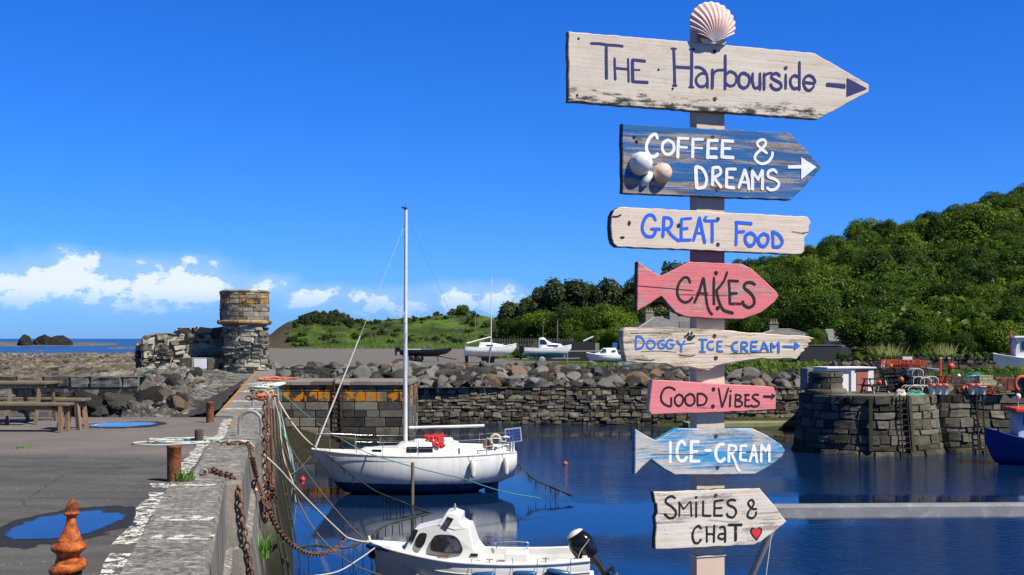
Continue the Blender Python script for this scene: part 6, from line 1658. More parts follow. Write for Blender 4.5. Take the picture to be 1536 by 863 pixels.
b = MB(); b.box((-.1 * s, 0, .7 * s), (.3 * s, .3 * s, .8 * s), bev=.06); b.build('outboard_engine', MT['galv'], t)
# pale blue dinghy hull lying low beside it
t, S, s, p = small_boat('rowing_dinghy', 'upturned pale blue dinghy lying low in the grass', 968, 551, 86, 2.2, R(180), None, 0, (M_noise('pale_blue_hull', (.25, .45, .62), (.2, .38, .55), 4, .5), MT['galv']))
t.location = P(972, 549, 86); t.scale = (1, 1, .5)

# boats on the right
t, S, s, p = small_boat('white_fishing_boat', 'white fishing boat with wheelhouse and red mast laid up behind the far quay', 1490, 561, 72, 5.2, R(0), .2, 1, (MT['white_gel'], MT['navy']))
t.rotation_euler = (0, 0, R(178)); t.location = P(1618, 563, 72)
b = MB(); loft_x([(2.4 * s, hump(.6 * s, .95 * s, 1.25 * s, .9)), (3.7 * s, hump(.5 * s, 1.0 * s, 1.22 * s, .9)), (3.85 * s, hump(.48 * s, 1.0 * s, .6 * s, .92))], b); b.build('wheelhouse', MT['white_gel'], t)
b = MB(); b.box((3.1 * s, 0, 2.26 * s), (1.8 * s, 1.25 * s, .14), bev=.05); b.build('wheelhouse_roof', MT['white_gel'], t)
b = MB()
for sy in (-1, 1): b.box((3.1 * s, sy * .545 * s, 1.75 * s), (.85 * s, .09, .5 * s), Matrix.Rotation(sy * R(-4), 3, 'Z'), bev=.02)
b.build('wheelhouse_window', MT['glass'], t)
b = MB(); b.tube([(4.0 * s, 0, 1.0 * s), (4.0 * s, 0, 2.7 * s)], .05, 8); b.tube([(3.3 * s, .3, 2.3 * s), (3.3 * s, .3, 3.6 * s)], .012, 5); b.build('mast', MT['red'], t)

fl = P(1482, 672, 50)
fb = thing('blue_fishing_boat', 'blue hulled fishing boat with red roofed white wheelhouse entering at the frame edge', 'fishing boat', (P(1671, 690, 50).x, 50.2, WZ), R(176))
st = [(0, 1.0, .95, .9, .3, -.2), (1.4, 1.12, .92, 1.0, .25, -.22), (3.0, 1.08, 1.02, .92, .28, -.2), (4.2, .74, 1.22, .5, .4, -.1), (4.9, .36, 1.42, .16, .65, .1), (5.3, .03, 1.55, .012, 1.1, .9)]
b, S = hull_mb(st, (0, 0)); b.build('hull', MT['navy'], fb)
deck_mb(S, .05).build('deck', MT['blue_pl'], fb)
rail_mb(S, .045).build('gunwale', MT['navy'], fb)
b = MB(); loft_x([(2.5, hump(.72, .95, 1.32, .94)), (4.0, hump(.62, 1.0, 1.32, .94)), (4.1, hump(.6, 1.0, .7, .94))], b); b.build('wheelhouse', M_noise('white_wheelhouse', (.7, .71, .74), (.62, .63, .66), 3, .4), fb)
b = MB(); b.box((3.25, 0, 2.36), (2.1, 1.6, .2), bev=.06); b.build('wheelhouse_roof', MT['red'], fb)
for s_ in (-1, 1):
    for x in (3.75, 3.25):
        b = MB(); b.box((x, s_ * .675, 1.95), (.34, .08, .46), bev=.02); b.build('wheelhouse_window', MT['glass'], fb)
b = MB(); b.lathe([(.02, 0), (.02, .34), (.09, .38), (.12, .48), (.09, .58), (.001, .62)], 12, Matrix.Translation((3.95, .1, 2.45))); b.tube([(3.6, .1, 2.4), (3.6, .1, 4.2)], .012, 5); b.ball((2.9, .3, 2.6), .2, squash=(1, 1, .7)); b.build('roof_gear', MT['fender_white'], fb)
# ================================================================ on the near quay
# rusted bollards
def bollard(px, pyb, pyt, wpx, label, lean=0.0):
    p = G(px, pyb); k = p.y / F; h = (pyb - pyt) * k; r = wpx * k / 2
    t = thing('mooring_bollard', label, 'bollard', p)
    b = MB(); n = 22
    b.lathe([(r * 1.0, -.02), (r * 1.0, h * .5), (r * .99, h * .93), (r * 1.03, h * .935), (r * 1.03, h * .985), (r * .97, h), (r * .8, h * 1.0)], n)
    b.build('post', MT['rust'], t)
    b = MB(); b.lathe([(.001, h * .97), (r * .8, h * .965)], n, cap=False); b.build('cap', MT['rust'], t)
    t.rotation_euler = (0, lean, 0)
    return p
p_b1 = bollard(261.5, 722, 668, 21, 'tall rusty bollard with a grass tuft at its foot', R(-.6))
bollard(315, 634, 603, 11.5, 'slender rusty bollard farthest out beside the dark stone apron')
MT['bol_grey'] = MT['rust_dk'] = M_rust('dark_iron', (.07, .05, .045), (.13, .09, .075), (.03, .025, .022))
p = G(298.5, 666); k = p.y / F
t = thing('mooring_bollard', 'short dark grey bollard with a pale rope lying round it', 'bollard', p)
b = MB(); b.lathe([(6.5 * k, -.02), (6.4 * k, 20 * k), (6 * k, 21.5 * k), (.001, 22 * k)], 20); b.build('post', MT['rust_dk'], t)

# rusted cast finial of an old railing post, close to the camera
fy = 4.9; kf = fy / F; fb_ = P(103, 863, fy)
t = thing('railing_post', 'orange rusted cast-iron post with an acorn finial in front of the puddle', 'post', (fb_.x, fy, 0))
prof = [(132, 1500), (132, 900), (132, 850), (134, 838), (150, 826), (162, 806), (166, 786), (160, 766), (140, 748), (118, 738), (104, 720), (98, 700), (102, 672), (124, 650), (148, 632), (154, 612), (150, 594), (130, 578), (112, 562), (106, 548), (108, 538), (98, 528), (94, 515), (84, 492), (66, 455), (50, 415), (42, 378), (41, 350), (46, 328), (60, 318), (71, 306), (72, 297), (66, 289), (56, 284), (58, 268), (54, 240), (44, 210), (28, 184), (10, 171), (1, 169)]
b = MB(); n = 40; vs = []
for r, y in prof:
    yy_ = y / 6.036 + 720; z = CAMH - (yy_ - HY) * kf
    cx_ = interp([(170, 418), (330, 405), (480, 396), (620, 382), (790, 366), (863, 362), (1500, 362)], y)
    ox = (cx_ / 6.036 + 40 - 103) * kf
    for kq in range(n):
        a = 2 * math.pi * kq / n
        tilt = 1 + (.10 * math.sin(a * 1 + 2.2) if 735 < y < 830 else 0)
        dz = (.012 * math.cos(a - .4) if 735 < y < 845 else 0)     # the lowest collar has slipped askew
        rr_ = r / 6.036 * kf * tilt * (1 + .02 * mnoise.noise((math.cos(a) * 2, math.sin(a) * 2, y * .02)))
        vs.append(Vector((ox + rr_ * math.cos(a), rr_ * math.sin(a), z + dz)))
NP = len(prof)
split_i = [i for i, (r, y) in enumerate(prof) if y == 289][0]; split_j = [i for i, (r, y) in enumerate(prof) if y == 838][0]
def part(i0, i1):
    b = MB(); b.add(vs[i0 * n:(i1 + 1) * n], [(i * n + q, i * n + (q + 1) % n, (i + 1) * n + (q + 1) % n, (i + 1) * n + q) for i in range(i1 - i0) for q in range(n)], 0, True)
    return b
MT['rust_blk'] = M_rust('blackened_casting', (.05, .018, .008), (.16, .05, .015), (.012, .008, .007), 16)
part(0, split_j).build('shaft', MT['rust_blk'], t)
part(split_j, split_i).build('collars', MT['rust_or'], t)
part(split_i, NP - 1).build('acorn_finial', M_rust('worn_acorn_casting', (.20, .05, .014), (.50, .17, .05), (.04, .016, .012), 30), t)

# picnic tables and benches
def leg(b, a, c, w=.09, d=.05): b.bar(a, c, d, w)
tp = G(-40, 646); tY = 22.4
tb = thing('picnic_table', 'weathered mossy picnic table with slatted top near the low stone wall', 'picnic table', (XZ(22, tY + .9, 0).x, tY + .9, 0), R(1))
b = MB()
for k in range(-9, 6):
    b.box((k * .142 + .0, 0, .80), (.128, .82, .045), bev=.006, tone=(k * 7 % 5) / 5)
b.build('table_top', MT['timber'], tb)
b = MB(); b.box((-.3, .36, .755), (2.1, .04, .08)); b.box((-.3, -.36, .755), (2.1, .04, .08)); b.build('frame', MT['timber'], tb)
for x in (-1.0, .06, .62):
    for s in (-1, 1):
        b = MB(); leg(b, (x, s * .30, .78), (x, s * .52, 0)); b.build('leg', MT['timber'], tb)
for s in (-1, 1):
    b = MB()
    for q in (0, 1): b.box((-.4, s * (.72 + .15 * q), .44), (2.2, .13, .04), bev=.005)
    b.build('seat', MT['timber'], tb)
def bench(name, label, x0, x1, Y, h, d, mat, cat='bench', rz=0.0, splay=.0):
    t = thing(name, label, cat, ((x0 + x1) / 2, Y, 0), rz)
    L_ = x1 - x0
    b = MB()
    for q in (-1, 0, 1): b.box((0, q * d / 3, h), (L_, d / 3 - .012, .045), bev=.006, tone=.4 + q * .2)
    b.build('seat', mat[0], t)
    for sx in (-1, 1):
        for sy in (-1, 1):
            b = MB(); leg(b, (sx * (L_ / 2 - .12 - splay * .2), sy * d * .36, h - .02), (sx * (L_ / 2 - .12 + splay), sy * d * .42, 0), .085, .06); b.build('leg', mat[1], t)
    b = MB(); b.bar((-L_ / 2 + .12, 0, h - .07), (L_ / 2 - .12, 0, h - .07), .05, .07)
    for sx in (-1, 1): b.bar((sx * (L_ / 2 - .14), -d * .4, h - .12), (sx * (L_ / 2 - .14), d * .4, h - .12), .05, .05); b.bar((sx * (L_ / 2 - .14), -d * .4, h - .12), (sx * (L_ / 2 - .42), 0, h - .06), .03, .04)
    b.build('brace', mat[1], t)
    return t
kx = 21.0 / F
bench('wooden_bench', 'long plain wooden bench standing in front of the mossy picnic table', (-60 - CX) * kx, (106 - CX) * kx, 21.0, .50, .40, (MT['timber'], MT['timber_r']))
kx = 21.9 / F
bench('wooden_stool', 'short stool with splayed reddish legs at the end of the picnic table', (98 - CX) * kx, (139 - CX) * kx, 21.6, .55, .46, (MT['timber'], MT['timber_r']), 'stool', splay=.05)

# grass tufts
MT['tuft'] = M_noise('grass_blade', (.07, .20, .02), (.14, .30, .04), 8, .6, bmp=0, tone=.4)
def tuft(loc, r, h, n, label, group, seed):
    rg = random.Random(seed); b = MB()
    for k in range(n):
        a = rg.uniform(0, 6.28); q = r * rg.random() ** .6; x, y = q * math.cos(a), q * math.sin(a)
        hh = h * rg.uniform(.5, 1.1); bend = rg.uniform(.1, .7) * hh; w = .006 + .012 * h
        dx, dy = math.cos(a) * bend, math.sin(a) * bend; px_, py_ = -math.sin(a) * w, math.cos(a) * w
        P_ = [(x - px_, y - py_, 0), (x + px_, y + py_, 0), (x + dx * .4 + px_ * .8, y + dy * .4 + py_ * .8, hh * .65), (x + dx * .4 - px_ * .8, y + dy * .4 - py_ * .8, hh * .65), (x + dx, y + dy, hh)]
        b.add(P_, [(0, 1, 2, 3), (3, 2, 4)], 0, False, rg.random())
    o = b.build('grass_tuft', MT['tuft'], loc=loc)
    return tag(o, label, 'grass tuft', group)
tuft(G(278, 724), .10, .15, 90, 'bright grass tuft growing at the foot of the tall rusty bollard', None, 1)
tuft(G(309, 664), .12, .08, 70, 'small grass tuft beside the short dark bollard', None, 2)
tuft(G(36, 672), .14, .04, 50, 'thin grass patch in the tarmac left of the bollards', None, 3)

# pale rope coiled on the ground, leading to the quay edge
rg = random.Random(4); pts = []
c0 = G(250, 667)
for k in range(5):
    for j in range(12):
        a = 2 * math.pi * j / 12
        rx = (.44, .25, .38, .22, .30)[k] + rg.uniform(-.05, .05)
        pts.append(Vector((c0.x + (-.05, .3, .2, -.1, .4)[k] + rx * math.cos(a) * 1.2, c0.y + .10 * k + .7 * rx * math.sin(a), .018 + .02 * k * .5 + .015 * rg.random())))
pts += [G(300, 661) + Vector((0, 0, .05)), G(322, 663) + Vector((0, 0, .06)), G(333, 668) + Vector((0, 0, .04)), G(345, 666) + Vector((0, 0, .04))]
b = MB(); b.tube(smooth_path(pts, 3), .0115, 6)
tag(b.build('mooring_rope', MT['ropec'], origin=c0), 'pale green rope lying in loose coils round the short dark bollard', 'rope')

# chains: every link its own bent ring inside one chain object
def chain(name, path, link, label, mt='rust_ch', group=None, wire=.16):
    pts = [Vector(p) for p in smooth_path(path, 14)]
    d = [0]
    for a, c in zip(pts, pts[1:]): d.append(d[-1] + (c - a).length)
    tot = d[-1]; b = MB(); s = 0; k = 0; j = 0
    while s < tot:
        while j < len(d) - 2 and d[j + 1] < s: j += 1
        t = (s - d[j]) / max(1e-6, d[j + 1] - d[j]); p = pts[j].lerp(pts[j + 1], t)
        x = (pts[j + 1] - pts[j]).normalized()
        y = x.orthogonal().normalized(); y = Quaternion(x, R(90 * (k % 2) + 35)) @ y; z = x.cross(y)
        ring = [p + x * (math.cos(a) * link * .74) + y * (math.sin(a) * link * .40) for a in [2 * math.pi * q / 10 for q in range(10)]]
        b.tube(ring, link * wire, 6, closed=True)
        s += link * 1.12; k += 1
    return tag(b.build(name, MT[mt], origin=pts[0]), label, 'chain', group)
def onwall(px, py, dY=0.0, off=.05):
    """point of the battered pier face seen at a pixel (solved along the ray)"""
    best = None
    for i in range(400):
        Y = 7 + i * .1
        p = P(px, py, Y)
        e = edge_x(Y)
        z = p.z
        x = e + (0 if z > 0 else interp([(-.75, .02), (0, 0)], z) if z > -.75 else interp([(-3.2, .6), (-.78, .1)], z))
        dd = abs(p.x - (x + off))
        if best is None or dd < best[0]: best = (dd, p)
    return best[1]
chain('mooring_chain', [G(305, 716) + Vector((0, 0, .04)), G(318, 712) + Vector((0, 0, .06)), G(330, 716) + Vector((0, 0, .05)), G(343, 719) + Vector((0, 0, .05)), G(352, 722) + Vector((0, 0, .02)), onwall(359, 742), onwall(364, 780), onwall(372, 826), onwall(380, 880)], .072, 'short rusty chain hanging straight down the closest part of the quay edge')
chain('mooring_chain', [G(338, 670) + Vector((0, 0, .04)), G(360, 670) + Vector((0, 0, .05)), G(374, 671) + Vector((0, 0, .03)), onwall(378, 686), onwall(386, 720), P(397, 752, 17.6), P(412, 786, 18.4), P(432, 812, 19.2), P(456, 828, 20.2), P(482, 831, 21.2), P(506, 822, 21.9), P(518, 807, 22.2)], .085, 'heavy rusty chain sagging out over the water to the mooring rope')
b = MB(); q = G(305, 716)
b.tube([q + Vector((.045 * math.cos(a), .02, .05 + .045 * math.sin(a))) for a in [2 * math.pi * k / 16 for k in range(16)]], .012, 7, closed=True)
b.tube([q + Vector((-.09 + .045 * math.cos(a), .05 * math.sin(a), .02)) for a in [2 * math.pi * k / 16 for k in range(16)]], .011, 7, closed=True)
tag(b.build('shackle_ring', MT['galv'], origin=q), 'galvanised ring and shackle set in the quay edge holding the short chain', 'mooring ring')
for i, (px, py0, py1) in enumerate(((396, 603, 786), (401, 600, 800), (406, 606, 768))):
    p0 = onwall(px, py0, 0, .09)
    Yb = p0.y
    pts = [p0 + Vector((-.25, .05, .06)), p0 + Vector((0, 0, .02))] + [onwall(px + (py - py0) * .02, py, 0, .12) for py in range(py0 + 25, py1, 30)]
    chain('hanging_chain', pts, .085, ('matted rusty chain hanging leftmost of three down the pier wall', 'longest rusty chain hanging in the middle of three down the pier wall', 'rusty chain hanging rightmost of three down the pier wall')[i])

# ropes
def rope(path, r, mt, label, name='mooring_rope', n=8, group=None, cat='rope', weed=False, seg=8):
    pts = smooth_path(path, seg)
    b = MB()
    if weed:
        rg = random.Random(int(path[0][0] * 100)); rr = [r * rg.uniform(.7, 1.9) for _ in pts]
        b.tube(pts, rr, n)
        for k in range(len(pts) // 2):
            q = pts[rg.randrange(len(pts))]; l = rg.uniform(.06, .32) * weed
            b.tube([q, q + Vector((rg.uniform(-.02, .02), rg.uniform(-.02, .02), -l * .5)), q + Vector((rg.uniform(-.04, .04), 0, -l))], [.012, .016, .004], 5)
    else:
        b.tube(pts, r, n)
    return tag(b.build(name, MT[mt], origin=pts[0]), label, cat, group)
def sag(a, c, s, n=7):
    a, c = Vector(a), Vector(c)
    return [a.lerp(c, i / n) - Vector((0, 0, s * 4 * (i / n) * (1 - i / n))) for i in range(n + 1)]
MW = Matrix.Rotation(ma, 3, 'Z'); YW = Matrix.Rotation(ya, 3, 'Z')
mbow = ml + MW @ Vector((4.62, .0, 1.1)); ybow = yl + YW @ Vector((6.95, .1, 1.6))
r0 = onwall(378, 668, 0, .02)
rope([G(345, 666) + Vector((0, 0, .04)), G(366, 667) + Vector((0, 0, .05)), r0] + sag(r0 + Vector((.15, .1, -.1)), P(519, 806, 22.2), .05)[1:] + sag(P(519, 806, 22.2), mbow, .03)[1:], .021, 'ropew', 'thick pale rope running from the quay edge to the motorboat bow')
r1 = onwall(413, 592, 0, .05)
rope([r1 + Vector((-.3, 0, .08))] + sag(r1, ybow, .25), .033, 'ropew', 'thick white rope running taut to the yacht bow')
r2 = onwall(412, 579, 0, .05)
rope([r2 + Vector((-.3, 0, .05))] + sag(r2, yl + YW @ Vector((5.2, 1.0, 1.5)), .25) + sag(yl + YW @ Vector((5.2, 1.05, 1.5)), P(690, 717, 38.5), .05)[1:] + [P(752, 737, 37.6), P(812, 748, 37.3)], .017, 'ropeg', 'thin green rope crossing in front of the yacht into the water')
r3 = onwall(418, 640, 0, .05)
rope(sag(r3, mbow + Vector((-.1, -.1, 0)), .25), .015, 'ropebr', 'thin brown line slanting down to the motorboat bow')
r4 = onwall(420, 655, 0, .05)
rope([r4, P(432, 705, 22.5), P(448, 752, 22), P(470, 792, 21.5), P(500, 826, 21), P(536, 850, 20.5), P(580, 866, 20.2)], .012, 'ropebr', 'slack brown line hanging from the pier into the water')
rope(sag(mbow + Vector((0, -.05, 0)), ml + MW @ Vector((2.9, 1.0, .25)), .04) + [P(770, 868, 23.4), P(830, 884, 23)], .013, 'ropew', 'pale line trailing from the motorboat bow along its side')
rope([mbow + Vector((.1, 0, -.1)), P(540, 838, 23), P(505, 858, 22), P(455, 866, 21)], .013, 'ropew', 'slack pale line drooping left from the motorboat bow')
rope(sag(ybow, P(437, 712, 41), .1), .02, 'ropew', 'short pale line from the yacht bow down towards the pier foot')
ystern = yl + YW @ Vector((.1, .6, 1.2))
rope([ystern, P(800, 718, 40.5), P(830, 732, 39.6), P(859, 744, 38.9)], .022, 'weedrope', 'weed-hung rope running from the yacht stern into the water', weed=1.4)
rope([yl + YW @ Vector((6.6, .5, 1.4)), P(520, 706, 38.8), P(560, 735, 37.8), P(600, 752, 37.0), P(640, 768, 36.4), P(668, 776, 36)], .02, 'weedrope', 'dark weed-hung rope drooping below the yacht bow', weed=1.6)
rope([P(445, 822, 28), P(470, 818, 28.2), P(520, 822, 28.4), P(552, 806, 28.8), P(575, 790, 29.5), P(612, 778, 31), P(640, 772, 33)], .022, 'weedrope', 'floating weed-covered rope behind the motorboat bow', weed=2.2)
for i, (px, py0, py1, mt, dY) in enumerate(((409, 590, 760, 'ropew', 0), (413, 584, 840, 'ropeb', .2), (417, 590, 700, 'ropeg', 0), (419, 600, 880, 'ropew', .1), (423, 610, 720, 'ropeg', .1), (426, 640, 870, 'ropebr', 0), (415, 596, 870, 'ropeb', 0), (411, 600, 850, 'ropebr', .1))):
    q0 = onwall(px, py0, 0, .08); Yq = q0.y
    def dn(z, o=.1, j=0.0):
        bt = interp([(-4.6, .85), (-3.2, .68), (-2.3, .4), (-.78, .1), (0, 0)], z)
        return Vector((edge_x(Yq) + bt + o, Yq + j, z))
    zb = max(-3.7, P(px, py1, Yq).z)
    pts = [dn(0, -.35) + Vector((0, 0, .05)), dn(.04, .02)] + [dn(lerp(-.3, zb, k / 5), .1 + .04 * math.sin(k * 1.9 + i), .12 * math.sin(k * 1.3 + i * 2)) for k in range(6)]
    rope(pts, .022, mt, 'loose %s rope hanging down the pier wall below the ladder hoops' % {'ropew': 'pale', 'ropeb': 'faded blue', 'ropeg': 'green', 'ropebr': 'brown'}[mt], 'hanging_rope', 6, 'ropes hanging down the pier wall')
# heaped orange and yellow rope on the pier top
MT['ropeo'] = M_noise('orange_rope', (.62, .20, .12), (.45, .13, .08), 40, .85, bmp=.5); MT['ropey'] = M_noise('yellow_rope', (.52, .33, .08), (.4, .25, .06), 40, .85, bmp=.5)
for i, (px, py, mt, s, lab) in enumerate(((393, 600, 'ropeo', .36, 'heap of salmon orange rope inside the farther ladder hoop'), (392, 592, 'ropey', .34, 'heap of yellow rope just beyond the farther ladder hoop'), (403, 572, 'ropeo', .6, 'heap of orange rope far out on the pier top'), (398, 584, 'ropec', .5, 'heap of pale green rope far out on the pier top'))):
    c = G(px, py); rg = random.Random(i + 60)
    pts = [c + Vector((rg.gauss(0, s * .45), rg.gauss(0, s * .9), .04 + abs(rg.gauss(0, .07)))) for k in range(34)]
    rope(pts, .03, mt, lab, 'rope_heap', 6, None, 'rope heap', seg=5)
# galvanised hoops at the head of the wall ladders
for px0, px1, pyb, pyt, lab in ((359, 392, 656, 622, 'nearer galvanised ladder hoop standing on the quay edge'), (379, 404, 612, 589, 'farther galvanised ladder hoop framing the orange rope heap')):
    pb = G((px0 + px1) / 2, pyb); k = pb.y / F; w = (px1 - px0) * k; h = (pyb - pyt) * k * 1.15
    t = thing('ladder_hoop', lab, 'ladder hoop', pb)
    b = MB(); b.tube([(-w / 2, 0, 0), (-w / 2, 0, h * .5)] + [(-w / 2 * math.cos(a), 0, h * .55 + h * .45 * math.sin(a)) for a in [math.pi * q / 12 for q in range(13)]] + [(w / 2, 0, h * .5), (w / 2, 0, 0)], .03, 9); b.build('hoop', MT['galv'], t)
    b = MB(); b.box((0, 0, .02), (w + .1, .16, .04), bev=.008); b.build('base_plate', MT['galv'], t)
    b = MB()
    for s in (-1, 1): b.tube([(w / 2 + .1 + .02, s * .18, .0), (w / 2 + .16, s * .18, -.8), (w / 2 + .62, s * .18, -3.3)], .022, 6)
    for q in range(10): z = -.3 - .3 * q; x = interp([(-3.3, w / 2 + .62), (-.8, w / 2 + .16), (0, w / 2 + .12)], z); b.tube([(x, -.18, z), (x, .18, z)], .014, 6)
    b.build('ladder', MT['weedrope'], t)
# weed and grass on the wall
tuft(onwall(393, 826, 0, .02) - Vector((0, 0, .1)), .10, .32, 120, 'long green grass tuft growing out of the pier wall face', None, 9)

# mooring stakes, floats
p0 = P(619, 694, 38.2)
b = MB(); b.tube([(p0.x, p0.y, p0.z), (p0.x - .02, p0.y, -4.6)], [.055, .06], 10)
tag(b.build('mooring_stake', MT['timber'], origin=(p0.x, p0.y, -4.6)), 'slim wooden stake standing in the water in front of the yacht', 'stake')
q = F * (CAMH - WZ)
for px, py, r, mt, lab in ((848, 695, 3.4, 'orange', 'small orange mooring float on the open water right of the yacht'), (454, 719, 4.2, 'red', 'red mooring float near the foot of the pier')):
    Y = q / (py + 2 - HY); rr = r * Y / F
    b = MB(); b.ball((0, 0, rr * .4), rr, n=16); b.tube([(0, 0, rr * 1.3), (0, 0, rr * 1.8)], rr * .25, 6)
    tag(b.build('mooring_float', MT[mt], loc=((px - CX) / F * Y, Y, WZ)), lab, 'float')

# ================================================================ on the far quay
def onq(px, Y): return XZ(px, Y, ZQ - .08)
# whitewashed store with a red door
s0 = XZ(1277, 59.0, ZQ - .1); 
st = thing('harbour_store', 'small whitewashed flat-roofed store with a faded red door on the far quay', 'store', (s0.x, s0.y, ZQ - .3), R(12))
b = MB(); b.box((.62, .8, .68), (1.24, 1.6, 1.36)); b.box((-.65, .85, .68), (1.3, 1.5, 1.34)); b.build('wall', MT['white_wall'], st)
b = MB(); b.box((0, .8, 1.40), (2.7, 1.75, .07), bev=.01); b.build('roof', MT['white_wall'], st)
b = MB(); b.box((.60, -.012, .72), (.62, .04, 1.05), bev=.006); dr_ = b.build('door', M_noise('faded_red_door', (.42, .12, .09), (.36, .10, .08), 4, .7), st)
b = MB(); b.box((.60, -.03, 1.27), (.74, .07, .06)); b.build('lintel', MT['black'], st)
b = MB(); b.tube([(.84, -.05, .7), (.84, -.08, .7), (.84, -.08, .8), (.84, -.05, .8)], .012, 6); b.build('handle', MT['galv'], dr_)
rg = random.Random(91)
for k in range(26):
    boulder(ROCKS[rg.randrange(9)], XZ(lerp(1238, 1308, rg.random()), 61.5 + rg.random() * 1.2, ZQ + .98 + rg.random() * .22), rg.uniform(.22, .42), rg, 'loose brown stone piled behind the whitewashed store', 'stones piled behind the store', 'piled_stone', 'stone')
b = MB(); b.box((s0.x - .1, s0.y + 3.4, ZQ + .35), (2.9, 1.6, 1.3)); tag(b.build('rubble_bay', MT['harl'], origin=(s0.x, s0.y + 3.3, ZQ - .3)), 'low bay wall behind the whitewashed store holding the stone pile', 'wall')
# kayak-like board leaning on the parapet
kp = onq(1258, 56.2)
t = thing('rescue_board', 'red and white rescue board leaning against the drum parapet', 'rescue board', kp, 0)
def lens(w, z0, z1, y0=0): return [(w * math.sin(math.pi * q / 10) * (1 if 1 else 1), lerp(z0, z1, q / 10)) for q in range(11)] + [(-w * math.sin(math.pi * q / 10), lerp(z0, z1, q / 10)) for q in range(9, 0, -1)]
Mk = Matrix.Rotation(R(-17), 4, 'Y')
b = MB(); b.prism([(x, z) for x, z in lens(.14, -.38, .80) if z >= .12], -.04, .04, 0, M=Mk); b.build('upper_half', MT['white_pl'], t)
b = MB(); b.prism([(x, z) for x, z in lens(.145, -.38, .80) if z <= .26], -.05, .05, 0, M=Mk); b.build('lower_half', MT['red'], t)
# black picnic table
p = onq(1312, 56.6)
t = thing('black_picnic_table', 'black A-frame picnic table beside the whitewashed store', 'picnic table', p, R(14))
b = MB(); b.box((0, 0, .70), (1.1, .62, .05), bev=.005); b.build('table_top', MT['black'], t)
for s in (-1, 1):
    b = MB(); b.box((0, s * .62, .40), (1.15, .22, .045), bev=.005); b.build('seat', MT['black'], t)
for x in (-.4, .4):
    for s in (-1, 1):
        b = MB(); b.bar((x, s * .22, .68), (x, s * .6, 0), .05, .09); b.build('leg', MT['black'], t)
    b = MB(); b.bar((x + .03, -.62, .36), (x + .03, .62, .36), .05, .08); b.build('cross_beam', MT['black'], t)

# lobster creels
MT['net_blk'] = M_noise('black_netting', (.012, .012, .013), (.025, .024, .022), 20, .85)
MT['net_or'] = M_noise('orange_netting', (.45, .07, .02), (.30, .05, .02), 14, .85)
MT['net_br'] = M_noise('brown_netting', (.12, .055, .035), (.08, .04, .025), 14, .85)
MT['hoop_w'] = M_noise('pale_hoop', (.62, .62, .56), (.5, .5, .45), 14, .6)
def creel_proto(name, fm, nm, label, group):
    t = thing(name, label, 'lobster creel', (0, 0, -50), 0, group)
    b = MB(); L_, w, h = .72, .26, .40
    arch = [(-w, 0), (-w, h * .55)] + [(-w * math.cos(a), h * .55 + h * .45 * math.sin(a)) for a in [math.pi * q / 8 for q in range(1, 8)]] + [(w, h * .55), (w, 0)]
    for x in (-L_ / 2, 0, L_ / 2): b.tube([(x, y, z) for y, z in arch] , .022, 6, closed=True)
    for y, z in ((-w, 0), (w, 0), (-w, h * .5), (w, h * .5), (0, h)): b.tube([(-L_ / 2, y, z), (L_ / 2, y, z)], .016, 6)
    b.build('frame', MT[fm], t)
    b = MB()
    for k in range(1, 9):
        x = -L_ / 2 + L_ * k / 9; b.tube([(x, y * .97, z * .97 + .005) for y, z in arch], .008, 4, caps=False)
    for k in range(1, len(arch) - 1): b.tube([(-L_ / 2, arch[k][0] * .97, arch[k][1] * .97 + .01), (L_ / 2, arch[k][0] * .97, arch[k][1] * .97 + .01)], .008, 4, caps=False)
    for x in (-L_ / 2, L_ / 2):
        for k in range(-2, 3): b.tube([(x, k * .09, .02), (x, k * .09, h * .85)], .007, 4, caps=False); b.tube([(x, -w, .1 + .07 * k + .12), (x, w, .1 + .07 * k + .12)], .007, 4, caps=False)
    b.build('netting', MT[nm], t)
    b = MB(); b.box((0, 0, .01), (L_, 2 * w, .03)); b.build('base', MT['timber'], t)
    return t
rg = random.Random(15)
def place_creels(proto, spots, lab):
    for i, (px, Y, lvl, rz) in enumerate(spots):
        q = onq(px, Y) + Vector((0, 0, lvl * .40))
        o = proto if i == 0 else dup(proto, q, rz, label=lab if isinstance(lab, str) else lab[i])
        o.location = q; o.rotation_euler = (0, rg.uniform(-.06, .06), rz)
bk = creel_proto('lobster_creel', 'net_blk', 'net_blk', 'black netted lobster creel stacked in the dark pile beside the picnic table', 'black creels in the dark pile')
place_creels(bk, [(lerp(1334, 1376, (k % 4 + rg.uniform(-.2, .2)) / 3), 57.6 + .7 * (k // 12) + rg.uniform(0, .2), (k // 4) % 3, rg.uniform(-.5, .5)) for k in range(22)], bk['label'])
og = creel_proto('lobster_creel', 'net_or', 'net_or', 'orange netted lobster creel lying on top of the dark pile', 'orange creels on the dark pile')
place_creels(og, [(lerp(1332, 1376, k / 5), 57.9 + .25 * (k % 2), 3 - .1 * (k % 2), rg.uniform(-.3, .3)) for k in range(6)], og['label'])
wh = creel_proto('lobster_creel', 'hoop_w', 'net_blk', 'lobster creel with pale end hoops facing the water', 'pale hooped creels by the water')
place_creels(wh, [(1372, 56.2, 0, 1.5), (1381, 56.3, 0, 1.6), (1390, 56.2, 0, 1.45), (1375, 56.6, 1, 1.5), (1384, 56.6, 1, 1.62), (1396, 57.2, 1, 1.5), (1402, 57.3, 0, 1.4), (1373, 56.9, 2, 1.55), (1365, 56.2, 0, 1.7)], wh['label'])
br = creel_proto('lobster_creel', 'net_br', 'net_br', 'brown netted lobster creel among the buckets and boxes', 'brown creels among the buckets')
place_creels(br, [(1428, 57.4, 0, .3), (1436, 57.6, 0, -.2), (1430, 57.6, 1, .1), (1494, 55.7, 0, .2), (1440, 56.2, 0, 1.2), (1410, 58.2, 0, .4), (1420, 58.2, 1, .2)], br['label'])
